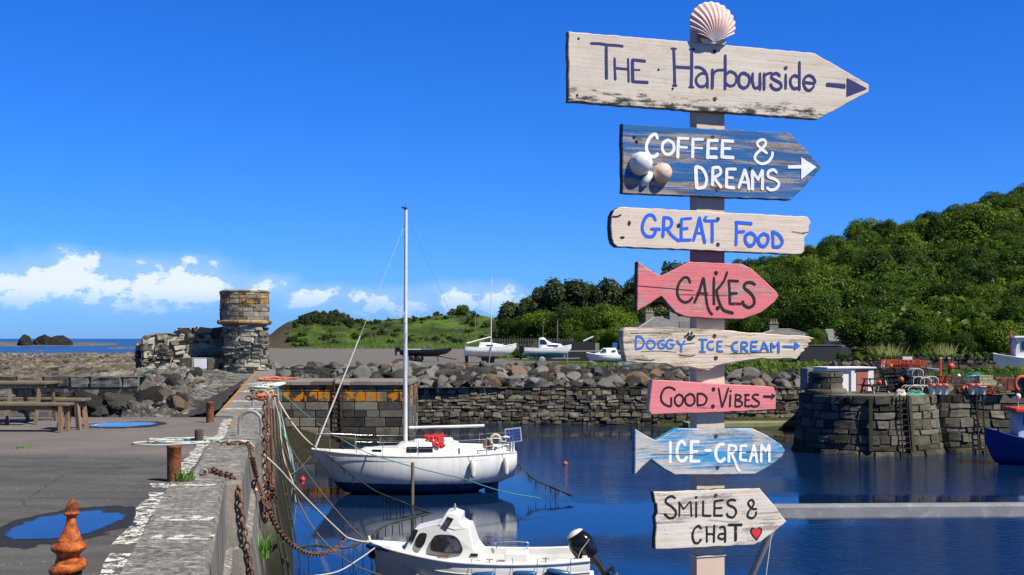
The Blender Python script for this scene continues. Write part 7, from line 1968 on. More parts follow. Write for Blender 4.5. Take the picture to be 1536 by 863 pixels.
# buckets
def bucket(px, Y, h, lid, label, group):
    t = thing('bucket', label, 'bucket', onq(px, Y) + Vector((0, 0, .0)), 0, group)
    b = MB(); b.lathe([(.12, 0), (.155, h * .95), (.168, h * .95), (.168, h), (.15, h)], 16); b.build('pail', MT['white_pl'], t)
    b = MB()
    if lid: b.lathe([(.175, h - .01), (.18, h + .05), (.15, h + .09), (.001, h + .10)], 16)
    else: b.lathe([(.15, h - .04), (.001, h - .035)], 16, cap=False)
    b.build('lid', MT['orange'] if lid else MT['timber'], t)
    b = MB(); b.tube([(.16 * math.cos(a), -.17 - .02 * math.sin(a), h * .9 - .16 * math.sin(a)) for a in [math.pi * q / 8 for q in range(9)]], .008, 5); b.build('handle', MT['galv'], t)
    return t
for px, lid, lz in ((1398, 1, 0), (1408, 1, 0), (1417, 1, 0), (1457, 1, 0), (1466, 1, 0)):
    o = bucket(px, 55.6, .42, lid, 'white bucket with orange lid standing in the row along the quay edge', 'white buckets with orange lids')
o = bucket(1474, 55.5, .38, 0, 'open white bucket without a lid at the right end of the bucket row', None)
o = bucket(1459, 56.3, .42, 0, 'white bucket raised above the others behind the row', None); o.location.z += .46
b = MB(); b.box((0, 0, .22), (.5, .4, .44), bev=.02); tag(b.build('fish_box', MT['black'], loc=onq(1459, 56.4)), 'dark box under the raised white bucket', 'box')
# fish boxes and crates
def crate(px, Y, w, d, h, mt, label, z=0.0, rz=0.0, group=None):
    t = thing('fish_crate', label, 'crate', onq(px, Y) + Vector((0, 0, z)), rz, group)
    b = MB()
    b.box((0, 0, .02), (w, d, .04))
    for s in (-1, 1): b.box((s * (w / 2 - .015), 0, h / 2), (.03, d, h)); b.box((0, s * (d / 2 - .015), h / 2), (w - .06, .03, h))
    b.build('box', MT[mt], t)
    b = MB()
    for s in (-1, 1): b.box((0, s * d / 2, h - .02), (w + .03, .03, .045), bev=.006); b.box((s * w / 2, 0, h - .02), (.03, d - .03, .045), bev=.006); b.box((s * w * .25, -d / 2 - .004, h * .45), (.03, .02, h * .8))
    b.build('rim', MT[mt], t)
MT['buff'] = M_noise('buff_plastic', (.50, .44, .27), (.4, .36, .22), 6, .6)
crate(1429, 58.6, .6, .5, .34, 'blue_pl', 'bright blue fish crate left of the two behind the buckets', .14, .1)
crate(1441, 58.4, .75, .5, .40, 'navy', 'dark blue fish crate right of the two behind the buckets', .0, -.1)
crate(1481, 55.9, .62, .45, .19, 'orange', 'orange fish crate at the bottom of the stack beside the open bucket', .0, .05)
crate(1481, 55.9, .62, .45, .19, 'orange', 'orange fish crate in the middle of the stack beside the open bucket', .2, -.04)
crate(1479, 56.0, .80, .5, .22, 'buff', 'buff fish crate topping the orange crates', .41, .03)
crate(1477, 56.1, .62, .45, .24, 'buff', 'small buff crate uppermost over the orange crates', .64, -.05)
crate(1445, 57.0, .6, .4, .26, 'galv', 'grey wire crate low behind the bucket row', 0, .0)
# floats and buoys
def fl_(px, Y, z, r, mt, label, group=None):
    b = MB(); b.ball((0, 0, r), r, n=14, squash=(1, 1, 1.1)); b.tube([(0, 0, r * 2.0), (0, 0, r * 2.35)], r * .25, 6)
    tag(b.build('buoy', MT[mt], loc=onq(px, Y) + Vector((0, 0, z))), label, 'buoy', group)
fl_(1319, 56.0, .42, .12, 'red', 'round red buoy on the black picnic table bench')
fl_(1352, 56.5, .55, .12, 'orange', 'orange buoy hung low on the dark creel pile')
fl_(1321 + 15, 57.0, 1.2, .11, 'orange', 'orange buoy lying at the top left of the creel pile')
fl_(1446, 55.8, .05, .17, 'orange', 'big orange buoy at the end of the three left buckets')
fl_(1450, 56.2, .1, .13, 'orange', 'smaller orange buoy behind the big orange one')
fl_(1370, 55.3, .05, .09, 'red', 'little red buoy on the edge below the pale hooped creels')
fl_(1438, 59.6, .62, .11, 'fender_white', 'white buoy above the blue crates')
# red upturned tub, teal net heap, rusty tank
b = MB(); b.lathe([(.42, 0), (.40, .05), (.30, .24), (.27, .26), (.001, .27)], 20, Matrix.Diagonal((1.1, .8, 1, 1))); tag(b.build('upturned_tub', MT['red'], loc=onq(1413, 58.4) + Vector((0, 0, .45))), 'bright red upturned tub lying on the creels behind the buckets', 'tub')
def heap(px, Y, w, d, h, mt, label, seed, z=0.0):
    b = MB()
    def f(u, v):
        a = 2 * math.pi * u; rr = v
        hh = h * (1 - rr ** 2) ** .7 * (1 + .5 * fbm(math.cos(a) * rr * 3 + seed, math.sin(a) * rr * 3, seed)) if rr < 1 else 0
        return Vector((w / 2 * rr * math.cos(a), d / 2 * rr * math.sin(a), hh))
    b.grid(f, 30, 12)
    rg = random.Random(seed)
    for k in range(14):
        a0 = rg.uniform(0, 6.28); pts = []
        for q in range(6):
            a = a0 + q * .5; rr = rg.uniform(.2, .8); pts.append(f((a / 6.283) % 1, rr) + Vector((0, 0, .03)))
        b.tube(smooth_path(pts, 3), .02, 5)
    tag(b.build('net_heap', MT[mt], loc=onq(px, Y) + Vector((0, 0, z))), label, 'net heap')
heap(1461, 59.5, 1.5, 1.0, .55, 'teal', 'heap of dark teal netting behind the raised white bucket', 3, .35)
heap(1402, 58.8, 1.3, .9, .45, 'ropeb', 'heap of faded blue rope and net behind the pale hooped creels', 4, .1)
heap(1358, 60.5, 1.6, 1.0, .5, 'blue_pl', 'heap of blue netting behind the dark creel pile', 5, .75)
heap(1388, 60.5, 1.8, 1.0, .55, 'net_br', 'heap of brown netting behind the pale hooped creels', 6, .2)
heap(1373, 55.0, 1.0, .4, .16, 'ropeg', 'low tangle of green line at the quay edge by the ladder', 7)
heap(1351, 54.6, .6, .4, .25, 'ropew', 'low tangle of pale line at the head of the pier ladder', 8)
tk = thing('rusty_tank', 'long rusty brown steel tank behind the orange crates', 'tank', onq(1508, 57.5), R(2))
b = MB(); b.box((0, 0, .42), (1.25, .7, .66), bev=.05); b.build('body', M_rust('tank_rust', (.13, .045, .03), (.22, .08, .05), (.05, .02, .015), 3), tk)
b = MB()
for x in (-.4, .0, .4): b.box((x, -.36, .42), (.05, .03, .6))
b.build('rib', MT['rust'], tk)
b = MB()
for x in (-.5, .5): b.box((x, 0, .05), (.1, .7, .1))
b.build('skid', MT['rust'], tk)
# lifebuoy-like ring leaning at the right
lb = thing('lifebuoy', 'orange horseshoe lifebuoy hanging on a dark box at the right frame edge', 'lifebuoy', onq(1533, 55.6), 0)
b = MB(); b.tube([(.32 * math.cos(a), 0, .50 + .34 * math.sin(a)) for a in [R(-60 + 300 * q / 18) for q in range(19)]], .085, 10); b.build('ring', MT['orange'], lb)
b = MB(); b.box((0, .12, .45), (.55, .1, .9), bev=.01); b.build('back_board', MT['black'], lb)
# red posts with a life ring
for px, lab in ((1411, 'red post leftmost of the pair behind the creels'), (1423.5, 'dark red post carrying the red life ring housing')):
    q = onq(px, 62)
    t = thing('safety_post', lab, 'post', q)
    b = MB(); b.box((0, 0, .8), (.11, .11, 1.6), bev=.01); b.build('post', MT['red'] if px < 1415 else MT['rust'], t)
    b = MB(); b.box((0, 0, 1.62), (.15, .15, .05), bev=.01); b.build('cap', MT['fender_white'], t)
t = thing('life_ring', 'round red life ring housing on the dark red post', 'life ring', onq(1427, 61.85) + Vector((0, 0, 1.18)))
b = MB(); b.lathe([(.001, -.07), (.12, -.06), (.17, -.02), (.17, .04), (.001, .05)], 20, Matrix.Rotation(R(90), 4, 'X')); b.build('housing', MT['red'], t)
# pale panels / fish boxes against the back wall
for px, Y, z, w, h, mt, lab in ((1328, 66, 1.15, .5, .55, 'white_pl', 'pale tilted panel standing left behind the creel pile'), (1361, 66, 1.32, .55, .62, 'white_pl', 'pale square panel standing right behind the creel pile')):
    b = MB(); b.box((0, 0, 0), (w, .06, h), Matrix.Rotation(R(8), 3, 'Y') if px < 1340 else None, bev=.01); b.box((-w * .9, .2, -.02), (w * .8, .3, h * .9), bev=.03, mat=1)
    tag(b.build('panel', [MT[mt], MT['black']], loc=onq(px, Y) + Vector((0, 0, z))), lab, 'panel')
# small grey boat hull by the back wall
t, S, s, p = small_boat('grey_dinghy', 'small grey dinghy lying against the dark back wall of the far quay', 1430, 558, 70, 1.9, R(180), None, 0, (M_noise('grey_hull', (.25, .28, .30), (.2, .22, .25), 4, .6), MT['galv']))
t.location = P(1428, 563, 70)
# small clutter
rg = random.Random(33)
for k, (px, Y, z, mt) in enumerate(((1422, 56.8, 0, 'timber'), (1449, 58, .2, 'net_br'), (1488, 57.2, .3, 'black'), (1496, 57, .2, 'black'), (1344, 62, .9, 'black'), (1308, 61, .2, 'net_br'))):
    heap(px, Y, rg.uniform(.5, .9), .5, rg.uniform(.25, .5), mt, ['low heap of timber-coloured line beside the left buckets', 'brown net heap beside the dark blue crate', 'black net heap left behind the buff crates', 'black net heap right behind the buff crates', 'black net heap behind the creel pile', 'brown net heap right of the whitewashed store'][k], 40 + k, z)

# ================================================================ buildings ashore
def hip_house(name, label, px, pyb, Y, w, d, hw, hr, rz, mats, chim=(), hip=.5, win=()):
    p = P(px, pyb, Y)
    t = thing(name, label, 'house', p, rz)
    b = MB(); b.box((0, 0, hw / 2), (w, d, hw)); wl = b.build('wall', mats[0], t)
    e = .25; b = MB(); W, D = w / 2 + e, d / 2 + e
    hx = W - hip * D
    vs = [(-W, -D, hw + .02), (W, -D, hw + .02), (W, D, hw + .02), (-W, D, hw + .02), (-hx, 0, hw + hr), (hx, 0, hw + hr)]
    b.add(vs, [(0, 1, 5, 4), (1, 2, 5), (2, 3, 4, 5), (3, 0, 4), (0, 3, 2, 1)]); rf = b.build('roof', mats[1], t)
    b = MB()
    for a, c in ((4, 5), (0, 4), (3, 4), (1, 5), (2, 5)): b.tube([Vector(vs[a]) + Vector((0, 0, .03)), Vector(vs[c]) + Vector((0, 0, .03))], .06, 6)
    b.build('ridge', MT['ridge_lead'], rf)
    for x, y, h in chim:
        b = MB(); b.box((x, y, hw + hr * .5 + h / 2), (.85, .6, h + .6)); b.box((x, y, hw + hr * .5 + h + .32), (.97, .72, .12)); ch = b.build('chimney', mats[0], rf)
        b = MB()
        for q in (-.27, 0, .27): b.lathe([(.10, 0), (.085, .3), (.11, .32), (.11, .36)], 10, Matrix.Translation((x + q, y, hw + hr * .5 + h + .38)))
        b.build('chimney_pots', MT['pot'], ch)
    for x, z, ww, hh in win:
        b = MB(); b.box((x, -d / 2 - .01, z), (ww, .06, hh)); f = b.build('window', MT['white_wall'], t)
        b = MB(); b.box((x, -d / 2 - .045, z), (ww * .8, .03, hh * .84)); b.build('pane', MT['glass'], f)
    return t
MT['ridge_lead'] = M_noise('ridge_lead', (.34, .34, .34), (.27, .27, .27), 3, .6)
hip_house('harbour_house', 'grey harled house with two chimneys rising behind the pink fish board', 1010, 519, 122, 8.6, 5, 1.7, 1.25, R(8), (MT['harl'], MT['slate']), chim=((-2.55, .2, .9), (-.1, -.2, 1.05)), hip=.9, win=((-3.6, 1.1, .7, .8), (-2.2, 1.1, .7, .8)))
b = MB(); b.box((0, 0, 1.0), (4.2, .5, 2.3)); tag(b.build('gable_wing', MT['harl'], loc=P(1050, 514, 118)), 'plain grey gable wall half hidden by the post', 'wall')
hip_house('conservatory_house', 'low house with glassy hipped roof and pale glazing bars behind the driftwood board', 1174, 519, 118, 5.6, 4, .9, .75, R(-6), (MT['harl'], MT['slate']), chim=((-.9, 0, .7),), hip=1.0)
hip_house('white_cottage', 'white cottage with mottled grey slate roof among the trees', 1259, 526, 114, 3.2, 3.0, .9, 1.1, R(10), (MT['white_wall'], MT['slate']), hip=.25, win=((-1.0, .45, .5, .45), (.3, .45, .7, .45)))
# black barrel-roofed hut
q = P(1243, 550, 84)
hut = thing('black_hut', 'low black tarred hut with a curved sheet roof beside the driftwood board', 'hut', q, R(4))
arc = [(-.0, 0), (0, .75)] + [(1.4 - 1.4 * math.cos(a), .75 + .75 * math.sin(a)) for a in [R(90) * k / 8 for k in range(1, 9)]] + [(2.6, 1.5), (2.6, 0)]
M_ = Matrix.Rotation(R(180), 4, 'Z')
b = MB(); b.box((-.6, .9, .75), (3.0, 1.8, 1.5)); b.build('wall', MT['tarred'], hut)
b = MB()
n_ = 9
vs = []
for k in range(n_ + 1):
    a = R(90) * k / n_
    for y in (0, 1.8): vs.append((.9 + .95 * math.sin(a), y, .55 + .95 * math.cos(a)))
b.add(vs, [(2 * k, 2 * k + 1, 2 * k + 3, 2 * k + 2) for k in range(n_)])
b.add([v for v in vs[::2]] + [(.9, 0, .55), (1.85, 0, 0), (.9, 0, 0)], [tuple(range(n_ + 1)) + (n_ + 1,), (n_ + 1, n_, n_ + 2, n_ + 3)])
b.build('curved_end', M_noise('dull_black_sheet', (.03, .03, .036), (.055, .055, .06), 2, .35), hut)
b = MB(); b.box((-.6, .9, 1.53), (3.1, 1.9, .05)); b.build('roof', M_noise('felt_roof', (.10, .10, .11), (.14, .14, .15), 2, .7), hut)
# dark sheds and fence behind the laid-up boats
b = MB(); b.box((0, 0, .95), (4.0, .4, 2.1)); b.box((2.25, .0, .9), (.35, .5, 2.0), mat=1); tag(b.build('tarred_fence', [MT['tarred'], MT['harl']], loc=P(856, 548, 100)), 'dark tarred board fence behind the turquoise cruiser', 'fence')
b = MB(); b.box((0, 0, .65), (6.0, .4, 1.5)); tag(b.build('dark_wall', MT['tarred'], loc=P(905, 549, 101)), 'long low dark wall running behind the little cabin boat', 'wall')
b = MB(); b.tube([(-3, 0, 1.0), (3.2, 0, 1.05)], .05, 7)
for x in (-2.9, -.5, 1.6, 3.0): b.tube([(x, 0, -.2), (x, 0, 1.05)], .045, 7)
tag(b.build('pipe_rail', MT['galv'], loc=P(905, 546, 94)), 'grey pipe rail behind the little cabin boat', 'rail')
b = MB()
for k in range(34):
    b.box((k * .24, 0, .45), (.09, .03, .9))
b.box((4.0, .03, .7), (8.2, .03, .07)); b.box((4.0, .03, .3), (8.2, .03, .07))
tag(b.build('paling_fence', M_noise('grey_paling', (.10, .10, .085), (.06, .06, .05), 4, .9), loc=P(730, 522, 108)), 'low wooden paling fence in front of the dark trees', 'fence')
for px, py, Y, h, lab in ((180 / 5.49 + 680, 505, 140, 2.6, 'thin pole standing on the green headland slope'), (836, 515, 104, 2.0, 'short pale wooden post standing on the tarred fence')):
    b = MB(); b.tube([(0, 0, -.5), (0, 0, h)], .06, 7); tag(b.build('wooden_pole', MT['timber'], loc=P(px, py, Y)), lab, 'pole')
# white stick-like hull on the fence and a blue door
b = MB(); b.bar((-.3, 0, 0), (.55, 0, .4), .13, .13, bev=.03); tag(b.build('white_spar', MT['white_gel'], loc=P(880, 512, 100)), 'white spar sticking up behind the tarred fence', 'spar')
b = MB(); b.box((0, 0, .4), (.4, .4, .6), bev=.03); tag(b.build('blue_barrel', MT['blue_pl'], loc=P(922, 527, 98)), 'blue box standing on the dark wall', 'box')
# long dark wall behind the far quay, hedge of grass on top
a0, a1 = P(1262, 558, 74), P(1720, 558, 78)
sf, U = plane_surf((a0.x, a0.y), (a1.x, a1.y), .05, a0.z - .4)
MT['back_st'] = M_stone('back_wall_stone', (.015, .014, .012), (.045, .042, .036), (.10, .095, .08), 1.6, bmp=.8)
b = MB(); masonry(b, sf, U, 1.35, (.2, .36), (.35, .8), .04, .06, 71, jit=.1)
b.grid(lambda s_, t_: sf(s_ * U, 1.33, -t_ * .6), 40, 2, 0, False)
tag(b.build('back_wall', [MT['back_st'], MT['mortar_dk']], origin=(a0.x, a0.y, a0.z - .4)), 'long dark stone wall with grassy top behind the far quay', 'wall')
# ================================================================ trees and plants
def M_leaf(name, dark, mid, light, trans=.28):
    m, nt, b = newmat(name)
    t = attr(nt); r = orand(nt)
    v = mth(nt, 'ADD', mth(nt, 'MULTIPLY', t, .45), mth(nt, 'MULTIPLY', r, .55))
    c = ramp(nt, v, [(0.1, dark), (0.5, mid), (0.92, light)])
    setp(nt, b, color=c, rough=.55, spec=.25)
    tr = nd(nt, 'ShaderNodeBsdfTranslucent', {'Color': mixc(nt, .5, c, (light[0] * 1.2, light[1] * 1.3, light[2]))})
    mx = nd(nt, 'ShaderNodeMixShader', {0: trans, 1: b.outputs[0], 2: tr.outputs[0]})
    nt.links.new(mx.outputs[0], [n for n in nt.nodes if n.type == 'OUTPUT_MATERIAL'][0].inputs[0])
    return m
MT['leaf'] = M_leaf('broadleaf_foliage', (.006, .020, .002), (.036, .085, .005), (.15, .23, .017))
MT['leaf_dk'] = M_leaf('dark_pine_foliage', (.014, .026, .008), (.034, .056, .017), (.080, .105, .035), .12)
MT['leaf_lt'] = M_leaf('bright_scrub_foliage', (.05, .10, .012), (.095, .18, .02), (.17, .27, .04))
MT['bark'] = M_noise('bark', (.06, .048, .036), (.035, .028, .02), 3, .9, bmp=.6)
def crown_mesh(name, mt, seed, rx=3.6, rz=3.2, lobes=16, leaves=7000, size=.34, conic=False):
    rg = random.Random(seed); b = MB()
    L = []
    for k in range(lobes):
        a = rg.uniform(0, 6.28)
        if conic:
            t = (k + .5) / lobes; z = lerp(-rz, rz, t); q = rx * (1 - t) * .75 * rg.random() ** .5
            L.append((Vector((q * math.cos(a), q * math.sin(a), z)), rx * lerp(.5, .12, t)))
        else:
            ph = math.acos(rg.uniform(-.75, 1)); q = rg.uniform(.45, .8)
            c = Vector((rx * q * math.sin(ph) * math.cos(a), rx * q * math.sin(ph) * math.sin(a), rz * q * math.cos(ph))) * (1.18 if k % 5 == 0 else 1)
            L.append((c, rx * rg.uniform(.2, .38)))
    wsum = [l[1] ** 2 for l in L]; lt = {id(l): rg.random() for l in L}
    for k in range(leaves):
        l_ = rg.choices(L, wsum)[0]; c, r = l_
        d = Vector((rg.gauss(0, 1), rg.gauss(0, 1), rg.gauss(.25, 1))).normalized()
        p = c + d * r * (1 - .3 * rg.random() ** 2.2 + (.35 * rg.random() if rg.random() < .16 else 0))
        nrm = (d * .9 + Vector((rg.gauss(0, .5), rg.gauss(0, .5), rg.gauss(.35, .5)))).normalized()
        u = nrm.orthogonal().normalized(); u = Quaternion(nrm, rg.uniform(0, 6.28)) @ u; w = nrm.cross(u)
        s = size * rg.uniform(.55, 1.25)
        b.add([p - u * s * .5, p + w * s * .3 - u * s * .05, p + u * s * .55, p - w * s * .3 + u * s * .05], [(0, 1, 2, 3)], 0, False, rg.random() * .4 + lt[id(l_)] * .6)
    me = bpy.data.meshes.new(name)
    me.from_pydata([tuple(v) for v in b.v], [], b.f); me.materials.append(mt)
    at = me.attributes.new('tone', 'FLOAT', 'FACE'); at.data.foreach_set('value', b.t)
    return me
def trunk_mesh(name, h, r, seed, limbs=5):
    rg = random.Random(seed); b = MB()
    top = Vector((rg.uniform(-.3, .3), rg.uniform(-.3, .3), h))
    b.tube(smooth_path([(0, 0, -1.2), (0, 0, 0), top * .5 + Vector((rg.uniform(-.15, .15), 0, 0)), top], 4), [r * lerp(1.25, .4, i / 12) for i in range(13)], 8)
    for k in range(limbs):
        a = rg.uniform(0, 6.28); z = rg.uniform(.35, .8); q = top * z; l = h * rg.uniform(.3, .5)
        b.tube(smooth_path([q, q + Vector((math.cos(a) * l * .5, math.sin(a) * l * .5, l * .25)), q + Vector((math.cos(a) * l, math.sin(a) * l, l * .7))], 3), [r * lerp(.45, .12, i / 6) for i in range(7)], 6)
    me = bpy.data.meshes.new(name); me.from_pydata([tuple(v) for v in b.v], [], b.f); me.materials.append(MT['bark'])
    me.polygons.foreach_set('use_smooth', [True] * len(me.polygons))
    at = me.attributes.new('tone', 'FLOAT', 'FACE'); at.data.foreach_set('value', b.t)
    return me
CR = [crown_mesh('crown', MT['leaf'], s, 3.7 + .3 * (s % 3), 3.0 + .25 * (s % 4), 27 + s, 11000, .31) for s in range(6)]
CRD = [crown_mesh('crown', MT['leaf_dk'], 30 + s, 3.0, 2.6, 13, 8000, .30) for s in range(3)]
CRC = [crown_mesh('crown', MT['leaf_dk'], 50, 2.0, 4.2, 26, 7500, .28, True)]
TR = [trunk_mesh('trunk', 6.2, .26, s) for s in range(3)]
def tree(loc, sc, kind, label, group, rg, cz=5.2):
    t = bpy.data.objects.new('conifer' if kind is CRC else 'tree', None); COL.objects.link(t)
    t.location = loc; t.scale = (sc * rg.uniform(.9, 1.12), sc * rg.uniform(.9, 1.12), sc * rg.uniform(.88, 1.1)); t.rotation_euler = (0, 0, rg.uniform(0, 6.28))
    tag(t, label, 'tree', group)
    tr_ = bpy.data.objects.new('trunk', rg.choice(TR)); COL.objects.link(tr_); tr_.parent = t
    c = bpy.data.objects.new('crown', rg.choice(kind)); COL.objects.link(c); c.parent = t; c.location = (0, 0, cz); c.rotation_euler = (rg.uniform(-.12, .12), rg.uniform(-.12, .12), rg.uniform(0, 6.28))
    return t
rg = random.Random(2024)
placed = []
def free(x, y, d):
    return all((x - a) ** 2 + (y - c) ** 2 > d * d for a, c in placed)
n_hill = 0
# wooded hillside on the right: nearest rows first, then up the slope
tries = 0
while n_hill < 285 and tries < 40000:
    tries += 1
    px = rg.uniform(985, 1575); Y = 92 + 186 * rg.random() ** 1.15
    x = (px - CX) / F * Y
    lo = interp([(985, 150), (1080, 128), (1130, 124), (1215, 122), (1290, 112), (1300, 94), (1600, 88)], px)
    hi = interp([(985, 200), (1090, 260), (1575, 276)], px)
    if Y < lo or Y > hi or not free(x, Y, 3.9 if Y < 130 else 5.0): continue
    placed.append((x, Y)); n_hill += 1
    s = rg.choice((.5, .58, .66, .75, .85, .95)) * rg.uniform(.9, 1.1) * (0.78 if Y < 125 else 1.0)
    lab, grp = ('broadleaf tree in the front row at the foot of the wooded hill', 'trees at the foot of the hill') if Y < 135 else ('broadleaf tree on the crest of the wooded hill', 'trees on the hill crest') if Y > 236 else ('broadleaf tree on the slope of the wooded hill', 'trees on the hill slope')
    tree(Vector((x, Y, ground_z(x, Y) - 1.6 * s)), s, CR, lab, grp, rg, 4.6)
# the understorey and the smaller crowns between those trees, as one mass
rgu = random.Random(6); b = MB()
for k in range(52000):
    px = rgu.uniform(1000, 1580); Y = 94 + 186 * rgu.random(); x = (px - CX) / F * Y
    lo = interp([(985, 158), (1080, 136), (1130, 132), (1215, 130), (1290, 120), (1300, 100), (1600, 93)], px)
    if Y < lo or Y > interp([(1000, 190), (1090, 250), (1575, 268)], px): continue
    hh = 1.2 + 3.4 * max(0, mnoise.noise((x * .32, Y * .32, 2)) + .35) + rgu.uniform(-.5, .3)
    p = Vector((x, Y, ground_z(x, Y) + hh)); u = Vector((rgu.gauss(0, 1), rgu.gauss(0, 1), rgu.gauss(0, .5))).normalized(); w = Vector((rgu.gauss(0, 1), rgu.gauss(-.4, 1), rgu.gauss(.2, 1))).cross(u).normalized(); s = rgu.uniform(.3, .75)
    b.add([p - u * s * .5, p + w * s * .35, p + u * s * .5, p - w * s * .35], [(0, 1, 2, 3)], 0, False, rgu.random() * .5 + .5 * max(0, min(1, .5 + mnoise.noise((x * .2, Y * .2, 8)))))
o = b.build('undergrowth', MT['leaf']); o['kind'] = 'stuff'
# dark pines and bushy trees behind the laid-up boats
for px, Y, pyt, k in ((768, 142, 462, 1), (790, 140, 446, 1), (808, 138, 440, 1), (832, 140, 430, 1), (852, 138, 424, 1), (868, 142, 420, 1), (890, 140, 424, 1), (908, 141, 430, 1), (928, 140, 418, 1), (950, 138, 412, 1), (972, 140, 420, 1), (1000, 144, 416, 1), (1025, 142, 410, 1), (1056, 144, 405, 1), (1085, 142, 400, 1),
                      (748, 136, 488, 1), (780, 130, 478, 0), (815, 128, 472, 0), (845, 127, 470, 0), (872, 126, 466, 0), (900, 127, 462, 0), (925, 126, 465, 0), (948, 128, 460, 0), (905, 114, 490, 0), (930, 112, 486, 0), (870, 116, 494, 0), (1225, 108, 496, 0), (1120, 126, 470, 0), (1090, 128, 470, 0)):
    x = (px - CX) / F * Y; z0 = ground_z(x, Y)
    H = CAMH + (HY - pyt) / F * Y - z0
    s = max(.3, H / 7.0) if H > 4 else max(.25, H / 7.5)
    tree(Vector((x, Y, z0 - .3)), s, CRD if k else CR, 'dark pine in the clump behind the laid-up boats' if k else 'bushy green tree standing in front of the dark pines', 'dark pines behind the boats' if k else 'bushy trees before the pines', rg, 5.0)
x = (997 - CX) / F * 150
t = tree(Vector((x, 150, ground_z(x, 150))), 1.0, CRC, 'pointed dark conifer poking up left above the pink fish board', None, rg, 6.5)
t.scale = (1.0, 1.0, (CAMH + (HY - 391) / F * 150 - t.location.z) / 10.8); t['category'] = 'conifer'
# bushes on the headland and along the shore
BU = [crown_mesh('foliage', MT['leaf'], 80 + s, 1.3, .8, 9, 2600, .2) for s in range(3)] + [crown_mesh('foliage', MT['leaf_dk'], 88, 1.3, .8, 9, 2600, .2)]
BUL = [crown_mesh('foliage', MT['leaf_lt'], 95 + s, 1.2, .55, 8, 2200, .16) for s in range(2)]
def bush(x, Y, s, me, label, group, dz=.3):
    o = bpy.data.objects.new('bush', me); COL.objects.link(o)
    o.location = (x, Y, ground_z(x, Y) + dz * s); o.scale = (s * rg.uniform(.9, 1.4), s * rg.uniform(.9, 1.3), s * rg.uniform(.8, 1.1)); o.rotation_euler = (0, 0, rg.uniform(0, 6.28))
    return tag(o, label, 'bush', group)
for k in range(130):
    px = rg.uniform(425, 770); Y = lerp(238, 302, rg.random() ** .8); x = (px - CX) / F * Y
    bush(x, Y, rg.uniform(.3, 1.0), BU[3] if rg.random() < .55 else BU[rg.randrange(3)], 'low dark bush on the green headland', 'bushes on the headland')
for k in range(80):
    px = 488 + rg.uniform(-36, 36); Y = rg.uniform(272, 298); bush((px - CX) / F * Y, Y, rg.uniform(.6, 1.1), BU[3], 'dark scrub bush on the headland knoll', 'scrub on the knoll')
for px, s in ((688, 1.7), (697, 1.9), (680, 1.0), (655, .7)): bush((px - CX) / F * 300, 300, s, BU[0], 'rounded bush on the headland skyline beside the dinghy mast', 'skyline bushes')
for k in range(40):
    px = rg.uniform(1090, 1240); Y = rg.uniform(79, 92); x = (px - CX) / F * Y
    bush(x, Y, rg.uniform(.3, .75), BUL[k % 2] if rg.random() < .75 else BU[0], 'bright low bush on the grassy bank below the driftwood board', 'bushes on the grassy bank', .1)
for k in range(26):
    px = rg.uniform(730, 860); Y = rg.uniform(110, 124); x = (px - CX) / F * Y
    bush(x, Y, rg.uniform(.5, 1.0), BUL[k % 2] if k % 3 else BU[k % 4], 'scrubby bush at the edge of the dark trees', 'bushes at the tree edge', .1)
for k in range(30):
    px = lerp(1385, 1560, rg.random()); Y = rg.uniform(66, 71); x = (px - CX) / F * Y
    o = bush(x, Y, rg.uniform(.25, .5), BUL[k % 2], 'bright low weed clump growing behind the far quay', 'weeds behind the far quay', .1); o.location.z = CAMH - (562 - HY) / F * Y + rg.uniform(-.1, .15)
for k in range(70):
    u = (k + rg.random()) / 70; q = a0.lerp(a1, u)
    o = bush(q.x, q.y + .35, rg.uniform(.22, .38), BUL[k % 2] if rg.random() < .35 else BU[rg.randrange(4)], 'grassy growth on top of the dark back wall', 'growth on the back wall', .1); o.location.z = a0.z + .92
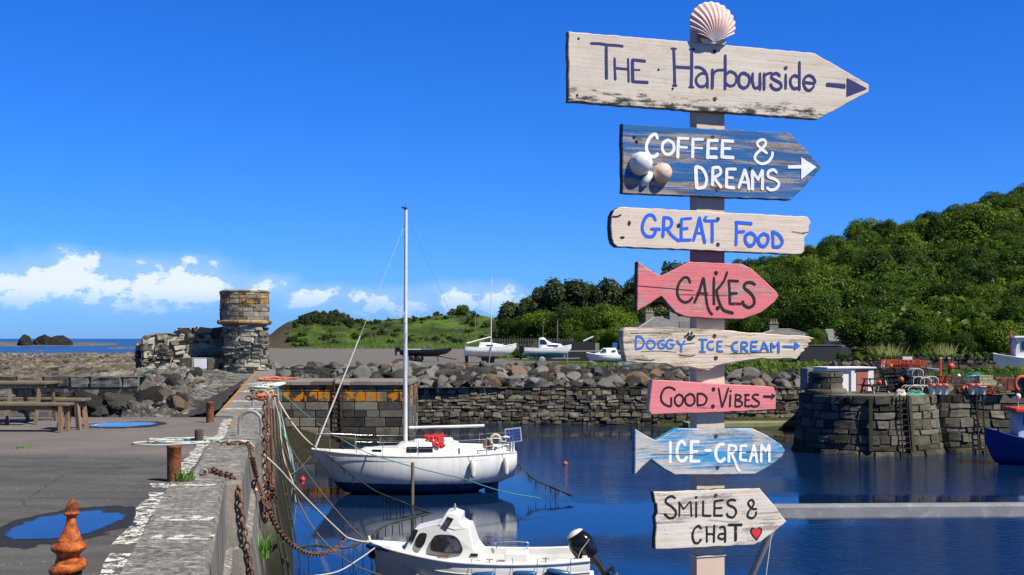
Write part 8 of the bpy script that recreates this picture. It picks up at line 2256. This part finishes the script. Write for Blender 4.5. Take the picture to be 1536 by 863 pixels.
# tall reed-like grasses on the back wall
MT['reed'] = M_noise('dry_reed_grass', (.30, .30, .10), (.20, .24, .06), 3, .7, bmp=0, tone=.3)
for px, lab, sd_ in ((1333, 'tall pale grass clump on the dark back wall above the creel pile', 5), (1419, 'tall pale grass clump on the dark back wall above the red posts', 6)):
    u = (px - 1262) / (1720 - 1262); q = a0.lerp(a1, u * .98); rgg = random.Random(sd_); b = MB()
    for k in range(110):
        bx = rgg.gauss(0, .38); by = rgg.gauss(0, .15); h = rgg.uniform(.5, 1.15); lean = bx * .6 + rgg.gauss(0, .14); w = .014
        b.add([(bx - w, by, 0), (bx + w, by, 0), (bx + lean * .5 + w, by, h * .6), (bx + lean * .5 - w, by, h * .6), (bx + lean, by, h)], [(0, 1, 2, 3), (3, 2, 4)], 0, False, rgg.random())
    tag(b.build('tall_grass', MT['reed'], loc=(q.x, q.y + .3, a0.z + .8)), lab, 'grass clump')
# rough grass on the bank and verges
def blades(name, x0f, n, fn, hmin, hmax, mt, seed):
    rgg = random.Random(seed); b = MB()
    for k in range(n):
        x, y, z = fn(rgg); h = rgg.uniform(hmin, hmax); a = rgg.uniform(0, 6.28); w = .018 + .02 * h
        cx_, sy_ = math.cos(a), math.sin(a); l = rgg.uniform(.1, .5) * h
        b.add([(x - cx_ * w, y - sy_ * w, z), (x + cx_ * w, y + sy_ * w, z), (x + sy_ * l, y - cx_ * l, z + h)], [(0, 1, 2)], 0, False, rgg.random())
    o = b.build(name, mt); o['kind'] = 'stuff'; return o
MT['blade'] = M_leaf('rough_grass', (.05, .10, .012), (.10, .17, .022), (.18, .25, .05), .2)
def f1_(r):
    px = r.uniform(1085, 1245); Y = r.uniform(79.5, 96); x = (px - CX) / F * Y; return x, Y, ground_z(x, Y) - .02
def f2_(r):
    px = r.uniform(860, 1000); Y = r.uniform(81, 88); x = (px - CX) / F * Y; return x, Y, ground_z(x, Y) - .02
def f3_(r):
    px = r.uniform(470, 760); Y = lerp(212, 262, r.random()); x = (px - CX) / F * Y; return x, Y, ground_z(x, Y) - .05
def f4_(r):
    px = r.uniform(1385, 1560); Y = r.uniform(63, 72); x = (px - CX) / F * Y; return x, Y, CAMH - (566 - HY) / F * Y + r.uniform(-.1, .1)
blades('grass', 0, 9000, f1_, .15, .5, MT['blade'], 1)
blades('grass', 0, 5000, f2_, .10, .3, MT['blade'], 2)
blades('grass', 0, 9000, f3_, .3, .9, MT['blade'], 3)
blades('grass', 0, 2500, f4_, .15, .4, MT['blade'], 4)
